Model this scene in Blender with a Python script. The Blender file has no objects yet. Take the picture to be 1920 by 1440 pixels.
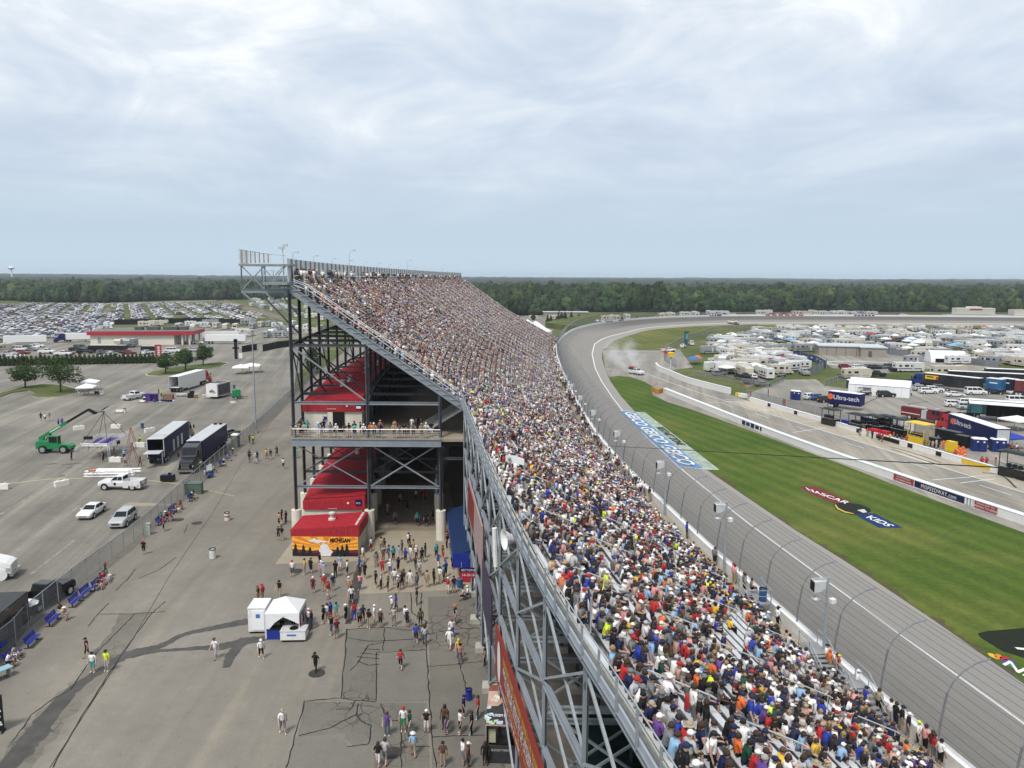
import bpy, math, random
import numpy as np
from mathutils import Vector, Matrix, noise
R = math.radians
rnd = random.Random(7)
npr = np.random.default_rng(11)
S = bpy.context.scene
COL = S.collection
# ------------------------------------------------------------------ survey of the place: camera pose and pixel -> point on a level plane
F_, H_ = 1442.0, 30.0
_cp, _sp = math.cos(R(7.85)), math.sin(R(7.85))
_cr, _sr = math.cos(R(0.35)), math.sin(R(0.35))
def ray(px, py):
 u = (px-960)/F_; v = (720-py)/F_
 u2 = _cr*u-_sr*v; v2 = _cr*v+_sr*u
 return u2, _cp+v2*_sp, -_sp+v2*_cp
def G(px, py, z=0.0):
 d = ray(px, py); t = (z-H_)/d[2]
 return (d[0]*t, d[1]*t)
def AY(px, py, Y):
 d = ray(px, py); t = Y/d[1]
 return (d[0]*t, Y, H_+d[2]*t)
def sproj(x, y, z):
 z -= H_; f = y*_cp-z*_sp; v2 = (y*_sp+z*_cp)/f; u2 = x/f
 return 960+F_*(_cr*u2+_sr*v2), 720-F_*(_cr*v2-_sr*u2)
cam = bpy.data.cameras.new('camera'); cam.sensor_width = 36; cam.lens = F_/1920*36
cam.clip_start = 0.2; cam.clip_end = 20000
co = bpy.data.objects.new('camera', cam); COL.objects.link(co)
_X = Vector((_cr, _sr*_sp, _sr*_cp)); _Y = Vector((-_sr, _cr*_sp, _cr*_cp)); _Z = _X.cross(_Y)
co.matrix_world = Matrix(((_X.x, _Y.x, _Z.x, 0), (_X.y, _Y.y, _Z.y, 0), (_X.z, _Y.z, _Z.z, H_), (0, 0, 0, 1)))
S.camera = co
# ------------------------------------------------------------------ mesh builder
class MB:
 def __init__(s): s.v = []; s.f = []; s.m = []
 def add(s, vs, fs, mi=0):
  o = len(s.v); s.v += [tuple(p) for p in vs]
  s.f += [tuple(i+o for i in f) for f in fs]; s.m += [mi]*len(fs); return s
 def box(s, c, d, rz=0.0, mi=0, top=1.0):
  hx, hy, hz = d[0]/2, d[1]/2, d[2]/2; cs, sn = math.cos(rz), math.sin(rz); vs = []
  for z, k in ((-hz, 1), (hz, top)):
   for x, y in ((-hx, -hy), (hx, -hy), (hx, hy), (-hx, hy)):
    x *= k; y *= k; vs.append((c[0]+x*cs-y*sn, c[1]+x*sn+y*cs, c[2]+z))
  return s.add(vs, [(3, 2, 1, 0), (4, 5, 6, 7), (0, 1, 5, 4), (1, 2, 6, 5), (2, 3, 7, 6), (3, 0, 4, 7)], mi)
 def bar(s, p, q, w, h=None, mi=0):
  h = h or w; p = Vector(p); q = Vector(q); d = (q-p)
  if d.length < 1e-6: return s
  d.normalize(); up = Vector((0, 0, 1)) if abs(d.z) < .95 else Vector((1, 0, 0))
  a = d.cross(up).normalized()*w/2; b = a.cross(d).normalized()*h/2
  vs = [p-a-b, p+a-b, p+a+b, p-a+b, q-a-b, q+a-b, q+a+b, q-a+b]
  return s.add(vs, [(3, 2, 1, 0), (4, 5, 6, 7), (0, 1, 5, 4), (1, 2, 6, 5), (2, 3, 7, 6), (3, 0, 4, 7)], mi)
 def ibeam(s, p, q, w, h, mi=0):
  p = Vector(p); q = Vector(q); d = (q-p).normalized(); up = Vector((0, 0, 1)) if abs(d.z) < .9 else Vector((0, 1, 0))
  a = d.cross(up).normalized(); b = a.cross(d).normalized(); t = max(.03, h*.07)
  s.bar(p+b*(h/2-t/2), q+b*(h/2-t/2), w, t, mi); s.bar(p-b*(h/2-t/2), q-b*(h/2-t/2), w, t, mi)
  return s.bar(p, q, t, h-2*t, mi)
 def tube(s, p, q, r, n=6, r2=None, mi=0, cap=True):
  return s.path([p, q], [r, r if r2 is None else r2], n, mi, cap)
 def path(s, pts, r, n=6, mi=0, cap=True):
  pts = [Vector(p) for p in pts]; k = len(pts); rs = r if isinstance(r, (list, tuple)) else [r]*k
  vs = []
  for i, p in enumerate(pts):
   d = (pts[min(i+1, k-1)]-pts[max(i-1, 0)]).normalized()
   up = Vector((0, 0, 1)) if abs(d.z) < .9 else Vector((1, 0, 0))
   a = d.cross(up).normalized(); b = a.cross(d).normalized()
   for j in range(n):
    t = 2*math.pi*j/n; vs.append(p+(a*math.cos(t)+b*math.sin(t))*rs[i])
  fs = [(i*n+j, i*n+(j+1) % n, (i+1)*n+(j+1) % n, (i+1)*n+j) for i in range(k-1) for j in range(n)]
  if cap: fs += [tuple(range(n-1, -1, -1)), tuple((k-1)*n+j for j in range(n))]
  return s.add(vs, fs, mi)
 def lathe(s, prof, c=(0, 0, 0), n=12, mi=0, sx=1, sy=1):
  vs = []; k = len(prof)
  for r, z in prof:
   for j in range(n):
    t = 2*math.pi*j/n; vs.append((c[0]+r*math.cos(t)*sx, c[1]+r*math.sin(t)*sy, c[2]+z))
  fs = [(i*n+j, i*n+(j+1) % n, (i+1)*n+(j+1) % n, (i+1)*n+j) for i in range(k-1) for j in range(n)]
  fs += [tuple(range(n-1, -1, -1)), tuple((k-1)*n+j for j in range(n))]
  return s.add(vs, fs, mi)
 def disc(s, c, r, axis='y', w=.2, n=14, mi=0, hub=None):
  vs = []
  for sd in (-w/2, w/2):
   for j in range(n):
    t = 2*math.pi*j/n; a, b = r*math.cos(t), r*math.sin(t)
    vs.append((c[0]+a, c[1]+sd, c[2]+b) if axis == 'y' else (c[0]+sd, c[1]+a, c[2]+b))
  fs = [(j, (j+1) % n, n+(j+1) % n, n+j) for j in range(n)]
  s.add(vs, fs, mi); s.add(vs, [tuple(range(n-1, -1, -1)), tuple(range(n, 2*n))], mi if hub is None else hub); return s
 def poly(s, pts, z=None, mi=0):
  vs = [(p[0], p[1], z if z is not None else p[2]) for p in pts]; return s.add(vs, [tuple(range(len(vs)))], mi)
 def prism(s, pts, z0, z1, mi=0):
  a = sum(p[0]*q[1]-q[0]*p[1] for p, q in zip(pts, list(pts[1:])+[pts[0]]))
  if a < 0: pts = list(pts)[::-1]
  n = len(pts); vs = [(p[0], p[1], z0) for p in pts]+[(p[0], p[1], z1) for p in pts]
  return s.add(vs, [tuple(range(n-1, -1, -1)), tuple(range(n, 2*n))]+[(i, (i+1) % n, n+(i+1) % n, n+i) for i in range(n)], mi)
 def extr(s, prof, y0, y1, mi=0):
  a = sum(p[0]*q[1]-q[0]*p[1] for p, q in zip(prof, list(prof[1:])+[prof[0]]))
  if a < 0: prof = list(prof)[::-1]
  n = len(prof); vs = [(p[0], y0, p[1]) for p in prof]+[(p[0], y1, p[1]) for p in prof]
  return s.add(vs, [tuple(range(n)), tuple(range(2*n-1, n-1, -1))]+[((i+1) % n, i, n+i, n+(i+1) % n) for i in range(n)], mi)
 def loft(s, rings, mi=0, closed=True, cap=True):
  n = len(rings[0]); vs = [p for r in rings for p in r]; m = n if closed else n-1
  fs = [(i*n+j, i*n+(j+1) % n, (i+1)*n+(j+1) % n, (i+1)*n+j) for i in range(len(rings)-1) for j in range(m)]
  if cap and closed: fs += [tuple(range(n-1, -1, -1)), tuple((len(rings)-1)*n+j for j in range(n))]
  return s.add(vs, fs, mi)
 def xf(s, loc=(0, 0, 0), rz=0.0, sc=1.0, start=0):
  cs, sn = math.cos(rz), math.sin(rz)
  for i in range(start, len(s.v)):
   x, y, z = s.v[i]; s.v[i] = (loc[0]+(x*cs-y*sn)*sc, loc[1]+(x*sn+y*cs)*sc, loc[2]+z*sc)
  return s
 def mesh(s, name, mats, smooth=False):
  me = bpy.data.meshes.new(name); me.from_pydata(s.v, [], s.f)
  for m in (mats if isinstance(mats, (list, tuple)) else [mats]): me.materials.append(m)
  if max(s.m or [0]) > 0: me.polygons.foreach_set('material_index', s.m)
  if smooth: me.polygons.foreach_set('use_smooth', [True]*len(s.f))
  me.update(); return me
 def build(s, name, mats, parent=None, loc=None, rz=0.0, smooth=False):
  return link(name, s.mesh(name, mats, smooth), parent, loc, rz)
def link(name, me, parent=None, loc=None, rz=0.0):
 o = bpy.data.objects.new(name, me); COL.objects.link(o)
 if parent is not None: o.parent = parent
 if loc is not None: o.location = loc
 if rz: o.rotation_euler = (0, 0, rz)
 return o
def tag(o, label=None, cat=None, group=None, kind=None):
 if label: o['label'] = label
 if cat: o['category'] = cat
 if group: o['group'] = group
 if kind: o['kind'] = kind
 return o
def thing(name, label, cat, loc=(0, 0, 0), rz=0.0, group=None):
 o = bpy.data.objects.new(name, None); o.empty_display_size = .2; COL.objects.link(o)
 o.location = loc; o.rotation_euler = (0, 0, rz); return tag(o, label, cat, group)
def dup(root, loc, rz=0.0, label=None, group=None, color=None, sc=None):
 r = root.copy(); COL.objects.link(r); r.location = loc; r.rotation_euler = (0, 0, rz)
 if sc: r.scale = (sc, sc, sc)
 if label: r['label'] = label
 if group: r['group'] = group
 if color is not None: r.color = color
 for ch in KIDS.get(root.name, root.children):
  c = ch.copy(); COL.objects.link(c); c.parent = r
  if color is not None: c.color = color
  for g in KIDS.get(ch.name, ch.children):
   d = g.copy(); COL.objects.link(d); d.parent = c
   if color is not None: d.color = color
 return r
KIDS = {}
def freeze(root):
 KIDS[root.name] = list(root.children)
 for c in root.children: KIDS[c.name] = list(c.children)
 return root
def struct(name, mb, mats, smooth=False):
 return tag(mb.build(name, mats, smooth=smooth), kind='structure')
def interp(pts, t):
 if t <= pts[0][0]: return pts[0][1]+(pts[1][1]-pts[0][1])*(t-pts[0][0])/(pts[1][0]-pts[0][0])
 for (a, b), (c, d) in zip(pts, pts[1:]):
  if t <= c: return b+(d-b)*(t-a)/(c-a)
 (a, b), (c, d) = pts[-2:]; return d+(d-b)*(t-c)/(c-a)
def catmull(P, n):
 out = []; P = [Vector(p) for p in P]
 for i in range(len(P)-1):
  a, b, c, d = P[max(i-1, 0)], P[i], P[i+1], P[min(i+2, len(P)-1)]
  for j in range(n):
   t = j/n; out.append(.5*((2*b)+(c-a)*t+(2*a-5*b+4*c-d)*t*t+(3*b-a-3*c+d)*t**3))
 return out+[P[-1]]
# ------------------------------------------------------------------ materials
def nmat(name):
 m = bpy.data.materials.new(name); m.use_nodes = True
 return m, m.node_tree, m.node_tree.nodes['Principled BSDF']
def N(nt, t, **kw):
 n = nt.nodes.new(t)
 for k, v in kw.items():
  if k in n.inputs: n.inputs[k].default_value = v
  else: setattr(n, k, v)
 return n
def ramp(nt, fac, stops):
 r = nt.nodes.new('ShaderNodeValToRGB'); e = r.color_ramp.elements
 while len(e) < len(stops): e.new(.5)
 for x, (p, c) in zip(e, stops): x.position = p; x.color = (*c, 1) if len(c) == 3 else c
 nt.links.new(fac, r.inputs[0]); return r
def mix(nt, fac, a, b, typ='MIX'):
 n = nt.nodes.new('ShaderNodeMix'); n.data_type = 'RGBA'; n.blend_type = typ
 for sock, v in ((n.inputs[0], fac), (n.inputs[6], a), (n.inputs[7], b)):
  if isinstance(v, (int, float)): sock.default_value = v
  elif isinstance(v, tuple): sock.default_value = (*v, 1) if len(v) == 3 else v
  else: nt.links.new(v, sock)
 return n.outputs[2]
def math_(nt, op, a, b=None, c=None):
 n = nt.nodes.new('ShaderNodeMath'); n.operation = op
 for i, v in enumerate((a, b, c)):
  if v is None: continue
  if isinstance(v, (int, float)): n.inputs[i].default_value = v
  else: nt.links.new(v, n.inputs[i])
 return n.outputs[0]
_M = {}
def M(name, rgb=(.5, .5, .5), rough=.6, var=.25, scale=3.0, metal=0.0, bump=0.0, coat=0.0):
 if name in _M: return _M[name]
 m, nt, b = nmat(name)
 tc = N(nt, 'ShaderNodeTexCoord'); n = N(nt, 'ShaderNodeTexNoise', Scale=scale, Detail=5.0, Roughness=.6)
 nt.links.new(tc.outputs['Object'], n.inputs['Vector'])
 lo = tuple(c*(1-var) for c in rgb); hi = tuple(min(1, c*(1+var*.6)) for c in rgb)
 r = ramp(nt, n.outputs['Fac'], [(.3, lo), (.7, hi)])
 nt.links.new(r.outputs[0], b.inputs['Base Color'])
 b.inputs['Roughness'].default_value = rough; b.inputs['Metallic'].default_value = metal
 if max(rgb) < .15: b.inputs['Specular IOR Level'].default_value = .25
 if coat: b.inputs['Coat Weight'].default_value = coat
 if bump:
  bp = N(nt, 'ShaderNodeBump', Strength=bump, Distance=.03); nt.links.new(n.outputs['Fac'], bp.inputs['Height']); nt.links.new(bp.outputs[0], b.inputs['Normal'])
 _M[name] = m; return m
def MO(name, rough=.5, coat=0.0, metal=0.0):
 if name in _M: return _M[name]
 m, nt, b = nmat(name); oi = N(nt, 'ShaderNodeObjectInfo')
 tc = N(nt, 'ShaderNodeTexCoord'); n = N(nt, 'ShaderNodeTexNoise', Scale=2.0, Detail=4.0); nt.links.new(tc.outputs['Object'], n.inputs['Vector'])
 r = ramp(nt, n.outputs['Fac'], [(.3, (.93, .93, .93)), (.7, (1, 1, 1))])
 nt.links.new(mix(nt, 1.0, oi.outputs['Color'], r.outputs[0], 'MULTIPLY'), b.inputs['Base Color'])
 b.inputs['Roughness'].default_value = rough; b.inputs['Metallic'].default_value = metal; b.inputs['Coat Weight'].default_value = coat
 _M[name] = m; return m
def MA(name, rough=.7):
 if name in _M: return _M[name]
 m, nt, b = nmat(name); a = N(nt, 'ShaderNodeAttribute', attribute_name='Col'); nt.links.new(a.outputs['Color'], b.inputs['Base Color'])
 b.inputs['Roughness'].default_value = rough; _M[name] = m; return m
def screen(name, rgb, alpha):
 if name in _M: return _M[name]
 m, nt, b = nmat(name); b.inputs['Base Color'].default_value = (*rgb, 1); b.inputs['Roughness'].default_value = .7
 t = N(nt, 'ShaderNodeBsdfTransparent'); mx = N(nt, 'ShaderNodeMixShader'); mx.inputs[0].default_value = alpha
 nt.links.new(t.outputs[0], mx.inputs[1]); nt.links.new(b.outputs[0], mx.inputs[2])
 nt.links.new(mx.outputs[0], nt.nodes['Material Output'].inputs['Surface']); _M[name] = m; return m
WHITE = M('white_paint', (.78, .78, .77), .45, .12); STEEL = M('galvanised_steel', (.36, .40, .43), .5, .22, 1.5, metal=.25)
DSTEEL = M('weathered_steel', (.095, .105, .115), .6, .3, 1.0, metal=.15); CONC = M('concrete', (.42, .40, .35), .85, .22, 1.3, bump=.3)  # DSTEEL is darkened so the shade under the stands sits in its colour
BLACK = M('black_plastic', (.012, .012, .014), .5, .3); RUBBER = M('tyre_rubber', (.018, .018, .018), .8, .3); GLASS = M('dark_glass', (.015, .02, .025), .08, .2)
RED = M('red_sheet', (.40, .018, .030), .6, .22); BLUE = M('blue_paint', (.012, .03, .27), .45, .2); ALU = M('aluminium', (.62, .63, .63), .4, .1, metal=.4)
CHROME = M('chrome', (.6, .6, .6), .2, .1, metal=.9); GREEN = M('green_paint', (.01, .22, .07), .4, .2); YELLOW = M('yellow_paint', (.75, .50, .02), .45, .12)
WPAINT = M('marking_white', (.72, .72, .70), .7, .25, 6.0); YPAINT = M('marking_yellow', (.55, .40, .12), .7, .3, 6.0); CANVAS = M('white_canvas', (.82, .83, .84), .7, .06)
NAVY = M('navy_paint', (.008, .010, .085), .5, .15); BRED = M('bright_red_paint', (.50, .012, .018), .45, .1); ORANGE = M('orange_plastic', (.75, .13, .02), .5, .15)
PAINT = MO('car_paint', .35, .3); CLOTH = MO('cloth', .85); LIGHT_G = M('pale_grey_paint', (.55, .56, .56), .5, .15)
def text(s, size, mat, parent, m4, name='lettering', ext=.004, align='CENTER', spacing=1.0, bold=0.0, sx=1.0):
 cu = bpy.data.curves.new('lettering', 'FONT'); cu.body = s; cu.size = size; cu.extrude = ext; cu.align_x = align; cu.align_y = 'CENTER'; cu.space_character = spacing; cu.offset = bold
 t = bpy.data.objects.new('tmp', cu); COL.objects.link(t)
 bpy.context.view_layer.update()
 me = bpy.data.meshes.new_from_object(t.evaluated_get(bpy.context.evaluated_depsgraph_get()))
 bpy.data.objects.remove(t); me.materials.clear(); me.materials.append(mat)
 me.transform(m4 @ Matrix.Diagonal((sx, 1, 1, 1)))
 return link(name, me, parent)
def frame(o, x, y, n=None):
 x = Vector(x).normalized(); y = Vector(y); y = (y-x*y.dot(x)).normalized(); z = x.cross(y)
 return Matrix(((x.x, y.x, z.x, o[0]), (x.y, y.y, z.y, o[1]), (x.z, y.z, z.z, o[2]), (0, 0, 0, 1)))
# ------------------------------------------------------------------ many copies welded into one mesh, for what nobody could count
def quick(groups, name, mat, kind='stuff'):
 vo = 0; V = []; Lp = []; LT = []; C = []
 for (tv, tf, tcl, pos, rz, sc, colr) in groups:
  n = len(pos)
  if n == 0: continue
  tv = np.asarray(tv, np.float32); nv = len(tv); p = tv[None]*sc[:, None, :]
  cs, sn = np.cos(rz)[:, None], np.sin(rz)[:, None]
  out = np.empty((n, nv, 3), np.float32)
  out[:, :, 0] = p[:, :, 0]*cs-p[:, :, 1]*sn+pos[:, None, 0]; out[:, :, 1] = p[:, :, 0]*sn+p[:, :, 1]*cs+pos[:, None, 1]; out[:, :, 2] = p[:, :, 2]+pos[:, None, 2]
  fl = np.array([i for f in tf for i in f], np.int64); lt = np.array([len(f) for f in tf], np.int64)
  Lp.append((fl[None]+(np.arange(n)*nv)[:, None]+vo).ravel()); LT.append(np.tile(lt, n))
  lc = np.repeat(np.asarray(tcl), lt); C.append(colr[:, lc, :].reshape(-1, 3).astype(np.float32))
  V.append(out.reshape(-1, 3)); vo += n*nv
 V = np.concatenate(V); Lp = np.concatenate(Lp).astype(np.int32); LT = np.concatenate(LT).astype(np.int32); C = np.concatenate(C)
 me = bpy.data.meshes.new(name); me.vertices.add(len(V)); me.vertices.foreach_set('co', V.ravel())
 me.loops.add(len(Lp)); me.loops.foreach_set('vertex_index', Lp); me.polygons.add(len(LT))
 st = np.zeros(len(LT), np.int32); st[1:] = np.cumsum(LT)[:-1]; me.polygons.foreach_set('loop_start', st)
 ca = me.color_attributes.new('Col', 'FLOAT_COLOR', 'CORNER'); a = np.ones((len(C), 4), np.float32); a[:, :3] = C; ca.data.foreach_set('color', a.ravel())
 me.materials.append(mat); me.update(calc_edges=True)
 return tag(link(name, me), kind=kind)
# ------------------------------------------------------------------ ground, pavements, track
def turf(name, a, b, c, stripe=None, sw=1.2):
 m, nt, bs = nmat(name); geo = N(nt, 'ShaderNodeNewGeometry')
 n1 = N(nt, 'ShaderNodeTexNoise', Scale=.035, Detail=6.0, Roughness=.65); n2 = N(nt, 'ShaderNodeTexNoise', Scale=1.6, Detail=6.0, Roughness=.7)
 for n in (n1, n2): nt.links.new(geo.outputs['Position'], n.inputs['Vector'])
 col = ramp(nt, n1.outputs['Fac'], [(.35, a), (.5, b), (.68, c)]).outputs[0]
 det = ramp(nt, n2.outputs['Fac'], [(.3, (.72, .72, .7)), (.7, (1.15, 1.15, 1.1))]).outputs[0]
 col = mix(nt, 1.0, col, det, 'MULTIPLY')
 if stripe:
  d = N(nt, 'ShaderNodeVectorMath', operation='DOT_PRODUCT'); nt.links.new(geo.outputs['Position'], d.inputs[0]); d.inputs[1].default_value = (*stripe, 0)
  wob = math_(nt, 'MULTIPLY', n1.outputs['Fac'], 2.5)
  s = math_(nt, 'SINE', math_(nt, 'ADD', math_(nt, 'MULTIPLY', d.outputs['Value'], sw), wob))
  nw = N(nt, 'ShaderNodeTexNoise', Scale=.25, Detail=3.0); nt.links.new(d.outputs['Value'], nw.inputs['Vector'])
  s2 = math_(nt, 'ADD', math_(nt, 'MULTIPLY', s, .28), nw.outputs['Fac'])
  st = ramp(nt, s2, [(.2, (.86, .88, .86)), (.5, (.98, .98, .96)), (.85, (1.2, 1.14, 1.12))]).outputs[0]
  col = mix(nt, 1.0, col, st, 'MULTIPLY')
 nt.links.new(col, bs.inputs['Base Color']); bs.inputs['Roughness'].default_value = .95; bs.inputs['Specular IOR Level'].default_value = .15
 return m
def tarmac(name, lo, hi, ang=0.0, streak=.4, crack=0.0, dirt=(.62, .55, .45)):
 m, nt, bs = nmat(name); geo = N(nt, 'ShaderNodeNewGeometry')
 mp = N(nt, 'ShaderNodeMapping'); nt.links.new(geo.outputs['Position'], mp.inputs['Vector']); mp.inputs['Rotation'].default_value = (0, 0, ang)
 ms = N(nt, 'ShaderNodeVectorMath', operation='MULTIPLY'); nt.links.new(mp.outputs[0], ms.inputs[0]); ms.inputs[1].default_value = (1.0, .035, 1)
 n1 = N(nt, 'ShaderNodeTexNoise', Scale=.06, Detail=7.0, Roughness=.62); nt.links.new(geo.outputs['Position'], n1.inputs['Vector'])
 n2 = N(nt, 'ShaderNodeTexNoise', Scale=.35, Detail=6.0, Roughness=.6, Distortion=.6); nt.links.new(ms.outputs[0], n2.inputs['Vector'])
 n3 = N(nt, 'ShaderNodeTexNoise', Scale=9.0, Detail=4.0, Roughness=.8); nt.links.new(geo.outputs['Position'], n3.inputs['Vector'])
 c = ramp(nt, n1.outputs['Fac'], [(.3, lo), (.7, hi)]).outputs[0]
 k = 1+streak
 c = mix(nt, .8, c, ramp(nt, n2.outputs['Fac'], [(.34, (1/k, 1/k, 1/k)), (.52, (1, 1, 1)), (.70, (k*1.05, k*1.03, k*.98))]).outputs[0], 'MULTIPLY')
 n4 = N(nt, 'ShaderNodeTexNoise', Scale=.9, Detail=5.0, Roughness=.75); nt.links.new(geo.outputs['Position'], n4.inputs['Vector']); c = mix(nt, .9, c, ramp(nt, n4.outputs['Fac'], [(.27, (.55, .54, .52)), (.36, (.93, .93, .93)), (.55, (1, 1, 1)), (.75, (1.14, 1.13, 1.1))]).outputs[0], 'MULTIPLY')
 c = mix(nt, .8, c, ramp(nt, n3.outputs['Fac'], [(.3, (.8, .8, .8)), (.7, (1.15, 1.15, 1.15))]).outputs[0], 'MULTIPLY')
 if crack:
  nw = N(nt, 'ShaderNodeTexNoise', Scale=.5, Detail=4.0); nt.links.new(geo.outputs['Position'], nw.inputs['Vector'])
  ad = N(nt, 'ShaderNodeVectorMath', operation='ADD'); nt.links.new(geo.outputs['Position'], ad.inputs[0]); nt.links.new(nw.outputs['Color'], ad.inputs[1])
  v = N(nt, 'ShaderNodeTexVoronoi', feature='DISTANCE_TO_EDGE', Scale=crack); nt.links.new(ad.outputs[0], v.inputs['Vector'])
  nm = N(nt, 'ShaderNodeTexNoise', Scale=.11, Detail=3.0); nt.links.new(geo.outputs['Position'], nm.inputs['Vector'])
  msk = ramp(nt, nm.outputs['Fac'], [(.5, (1, 1, 1)), (.62, (.35, .35, .35))]).outputs[0]
  cr = ramp(nt, v.outputs['Distance'], [(.012, (.35, .35, .35)), (.05, (1, 1, 1))]).outputs[0]
  cr = mix(nt, 1.0, cr, msk, 'LIGHTEN'); c = mix(nt, 1.0, c, cr, 'MULTIPLY')
 nt.links.new(c, bs.inputs['Base Color']); bs.inputs['Roughness'].default_value = .9; bs.inputs['Specular IOR Level'].default_value = .3
 bp = N(nt, 'ShaderNodeBump', Strength=.25, Distance=.02); nt.links.new(n3.outputs['Fac'], bp.inputs['Height']); nt.links.new(bp.outputs[0], bs.inputs['Normal'])
 return m
GRASS = turf('field_grass', (.060, .085, .022), (.095, .115, .035), (.17, .165, .07))
MOWN = turf('mown_grass', (.052, .095, .014), (.072, .115, .018), (.135, .148, .036), stripe=(.955, .295), sw=1.9)
MOWN2 = turf('dry_mown_grass', (.085, .105, .025), (.12, .135, .036), (.175, .17, .06), stripe=(.955, .295), sw=.9)
DIRT = turf('worn_dirt', (.16, .125, .085), (.21, .17, .12), (.13, .13, .07))
LOT = tarmac('lot_asphalt', (.160, .150, .128), (.262, .242, .206), ang=-.21, streak=.42)
WALKA = tarmac('concourse_asphalt', (.172, .157, .132), (.258, .235, .198), ang=-.05, streak=.16)
PATCHA = tarmac('old_patch_asphalt', (.135, .128, .112), (.190, .178, .152), ang=0, streak=.1, crack=.9)
PATCHB = tarmac('new_patch_asphalt', (.165, .155, .135), (.20, .19, .165), ang=0, streak=.08)
PITA = tarmac('pit_asphalt', (.210, .196, .172), (.31, .288, .252), ang=.21, streak=.35)
SLAB = tarmac('apron_concrete', (.27, .235, .175), (.40, .35, .27), ang=0, streak=.1)
PITC = tarmac('pit_box_concrete', (.33, .295, .235), (.46, .41, .33), ang=.21, streak=.25)
WETM = M('wet_asphalt', (.075, .070, .062), .5, .35, .8); SEAM = M('tar_seam', (.022, .021, .02), .55, .25)
b = MB(); n = 64; b.add([(0, 0, -.03)]+[(9000*math.cos(2*math.pi*i/n), 9000*math.sin(2*math.pi*i/n), -.03) for i in range(n)], [(0, i+1, (i+1) % n+1) for i in range(n)])
struct('ground', b, GRASS)
def slab(name, pts, z, mat, px=True):
 q = [G(*p) if px else p for p in pts]
 a = sum(p[0]*r[1]-r[0]*p[1] for p, r in zip(q, q[1:]+q[:1]))
 if a < 0: q = q[::-1]
 return struct(name, MB().poly(q, z), mat)
slab('parking_lot', [(-400, 692), (60, 686), (200, 683), (285, 681), (330, 668), (385, 655), (455, 648), (560, 636), (640, 630), (560, 700), (533, 765), (430, 850), (340, 925), (270, 1008), (180, 1074), (100, 1136), (45, 1192), (-40, 1275), (-700, 1700), (-1400, 1000)], .006, LOT)
slab('service_yard', [(-400, 684), (-200, 676), (40, 668), (285, 669), (360, 662), (470, 646), (560, 634), (600, 618), (560, 612), (210, 614), (195, 622), (120, 632), (-60, 650), (-300, 662)], .004, LOT)
conc = [(-42.2, 30), (-41.8, 62), (-43.1, 84), (-46.4, 104), (-49.9, 135), (-54.5, 180), (-61, 240), (-80, 430), (-24, 430), (-20, 240), (0, 120), (8, 60), (8, 5), (-30, 5)]
struct('concourse', MB().poly(conc[::-1], .010), WALKA)
slab('concourse_slab', [(516, 1058), (690, 1052), (655, 1115), (890, 1105), (860, 1000), (840, 905), (700, 905), (560, 1000)], .016, SLAB)
for k_, (p, m_) in enumerate((([(710, 1223), (800, 1220), (804, 1314), (707, 1317)], PATCHB), ([(648, 1180), (800, 1172), (800, 1219), (709, 1222), (706, 1318), (640, 1310)], PATCHA),
   ([(572, 1316), (800, 1319), (806, 1440), (700, 1440), (640, 1376), (558, 1382)], PATCHA), ([(802, 1120), (905, 1115), (955, 1500), (812, 1500)], PATCHA), ([(553, 1384), (647, 1375), (650, 1401), (704, 1399), (700, 1470), (532, 1470)], PATCHB))):
 slab('asphalt_patch', p, .0165+.0025*((3, 1, 0, 2, 4)[k_]), m_)
def ribbon(pts, w, z, mb=None, wob=0.0, seed=0):
 mb = mb or MB(); P = [Vector((p[0], p[1], 0)) for p in pts]; r_ = random.Random(seed); vs = []
 for i, p in enumerate(P):
  d = (P[min(i+1, len(P)-1)]-P[max(i-1, 0)]).normalized(); nrm = Vector((-d.y, d.x, 0)); ww = w[i] if isinstance(w, (list, tuple)) else w
  vs += [(p+nrm*ww*(.5+wob*r_.uniform(-.4, .5))).to_tuple(), (p-nrm*ww*(.5+wob*r_.uniform(-.4, .5))).to_tuple()]
 vs = [(x, y, z) for x, y, _ in vs]
 return mb.add(vs, [(2*i, 2*i+1, 2*i+3, 2*i+2) for i in range(len(P)-1)])
def fine(pts, n, jit=0.0, seed=1):
 r_ = random.Random(seed); out = []
 for i in range(len(pts)-1):
  for j in range(n):
   t = j/n; out.append((pts[i][0]+(pts[i+1][0]-pts[i][0])*t+r_.uniform(-jit, jit), pts[i][1]+(pts[i+1][1]-pts[i][1])*t+r_.uniform(-jit, jit)))
 return out+[pts[-1]]
gp = lambda L: [G(*p) for p in L]
CRK = tarmac('crazed_asphalt', (.135, .125, .105), (.20, .185, .155), streak=.1, crack=1.15)
struct('cracked_strip', ribbon(catmull([(*p, 0) for p in gp([(-20, 1500), (60, 1390), (120, 1320), (180, 1262), (215, 1210), (255, 1150)])], 8), [2.2]*41, .014, wob=.3), CRK)
def wet(name, pts, ws, z, seed):
 k = 9; P = catmull([(*p, 0) for p in gp(pts)], k); W = [ws[min(i//k, len(ws)-1)]+((ws[min(i//k+1, len(ws)-1)]-ws[min(i//k, len(ws)-1)])*(i % k)/k) for i in range(len(P))]
 struct(name, ribbon(P, W, z, wob=.22, seed=seed), WETM)
wet('water_stain', [(-15, 1470), (40, 1410), (75, 1365), (130, 1300), (200, 1250), (240, 1228), (300, 1212), (345, 1190), (400, 1178), (466, 1165)], [.8, 1.5, 1.5, 1.0, .7, 1.4, .8, .6, .9, 1.3], .022, 3)
wet('water_stain', [(245, 1232), (290, 1222), (350, 1217), (420, 1212), (455, 1203), (500, 1196)], [.5, .5, .45, 1.2, 1.3, .8], .026, 5)
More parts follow.
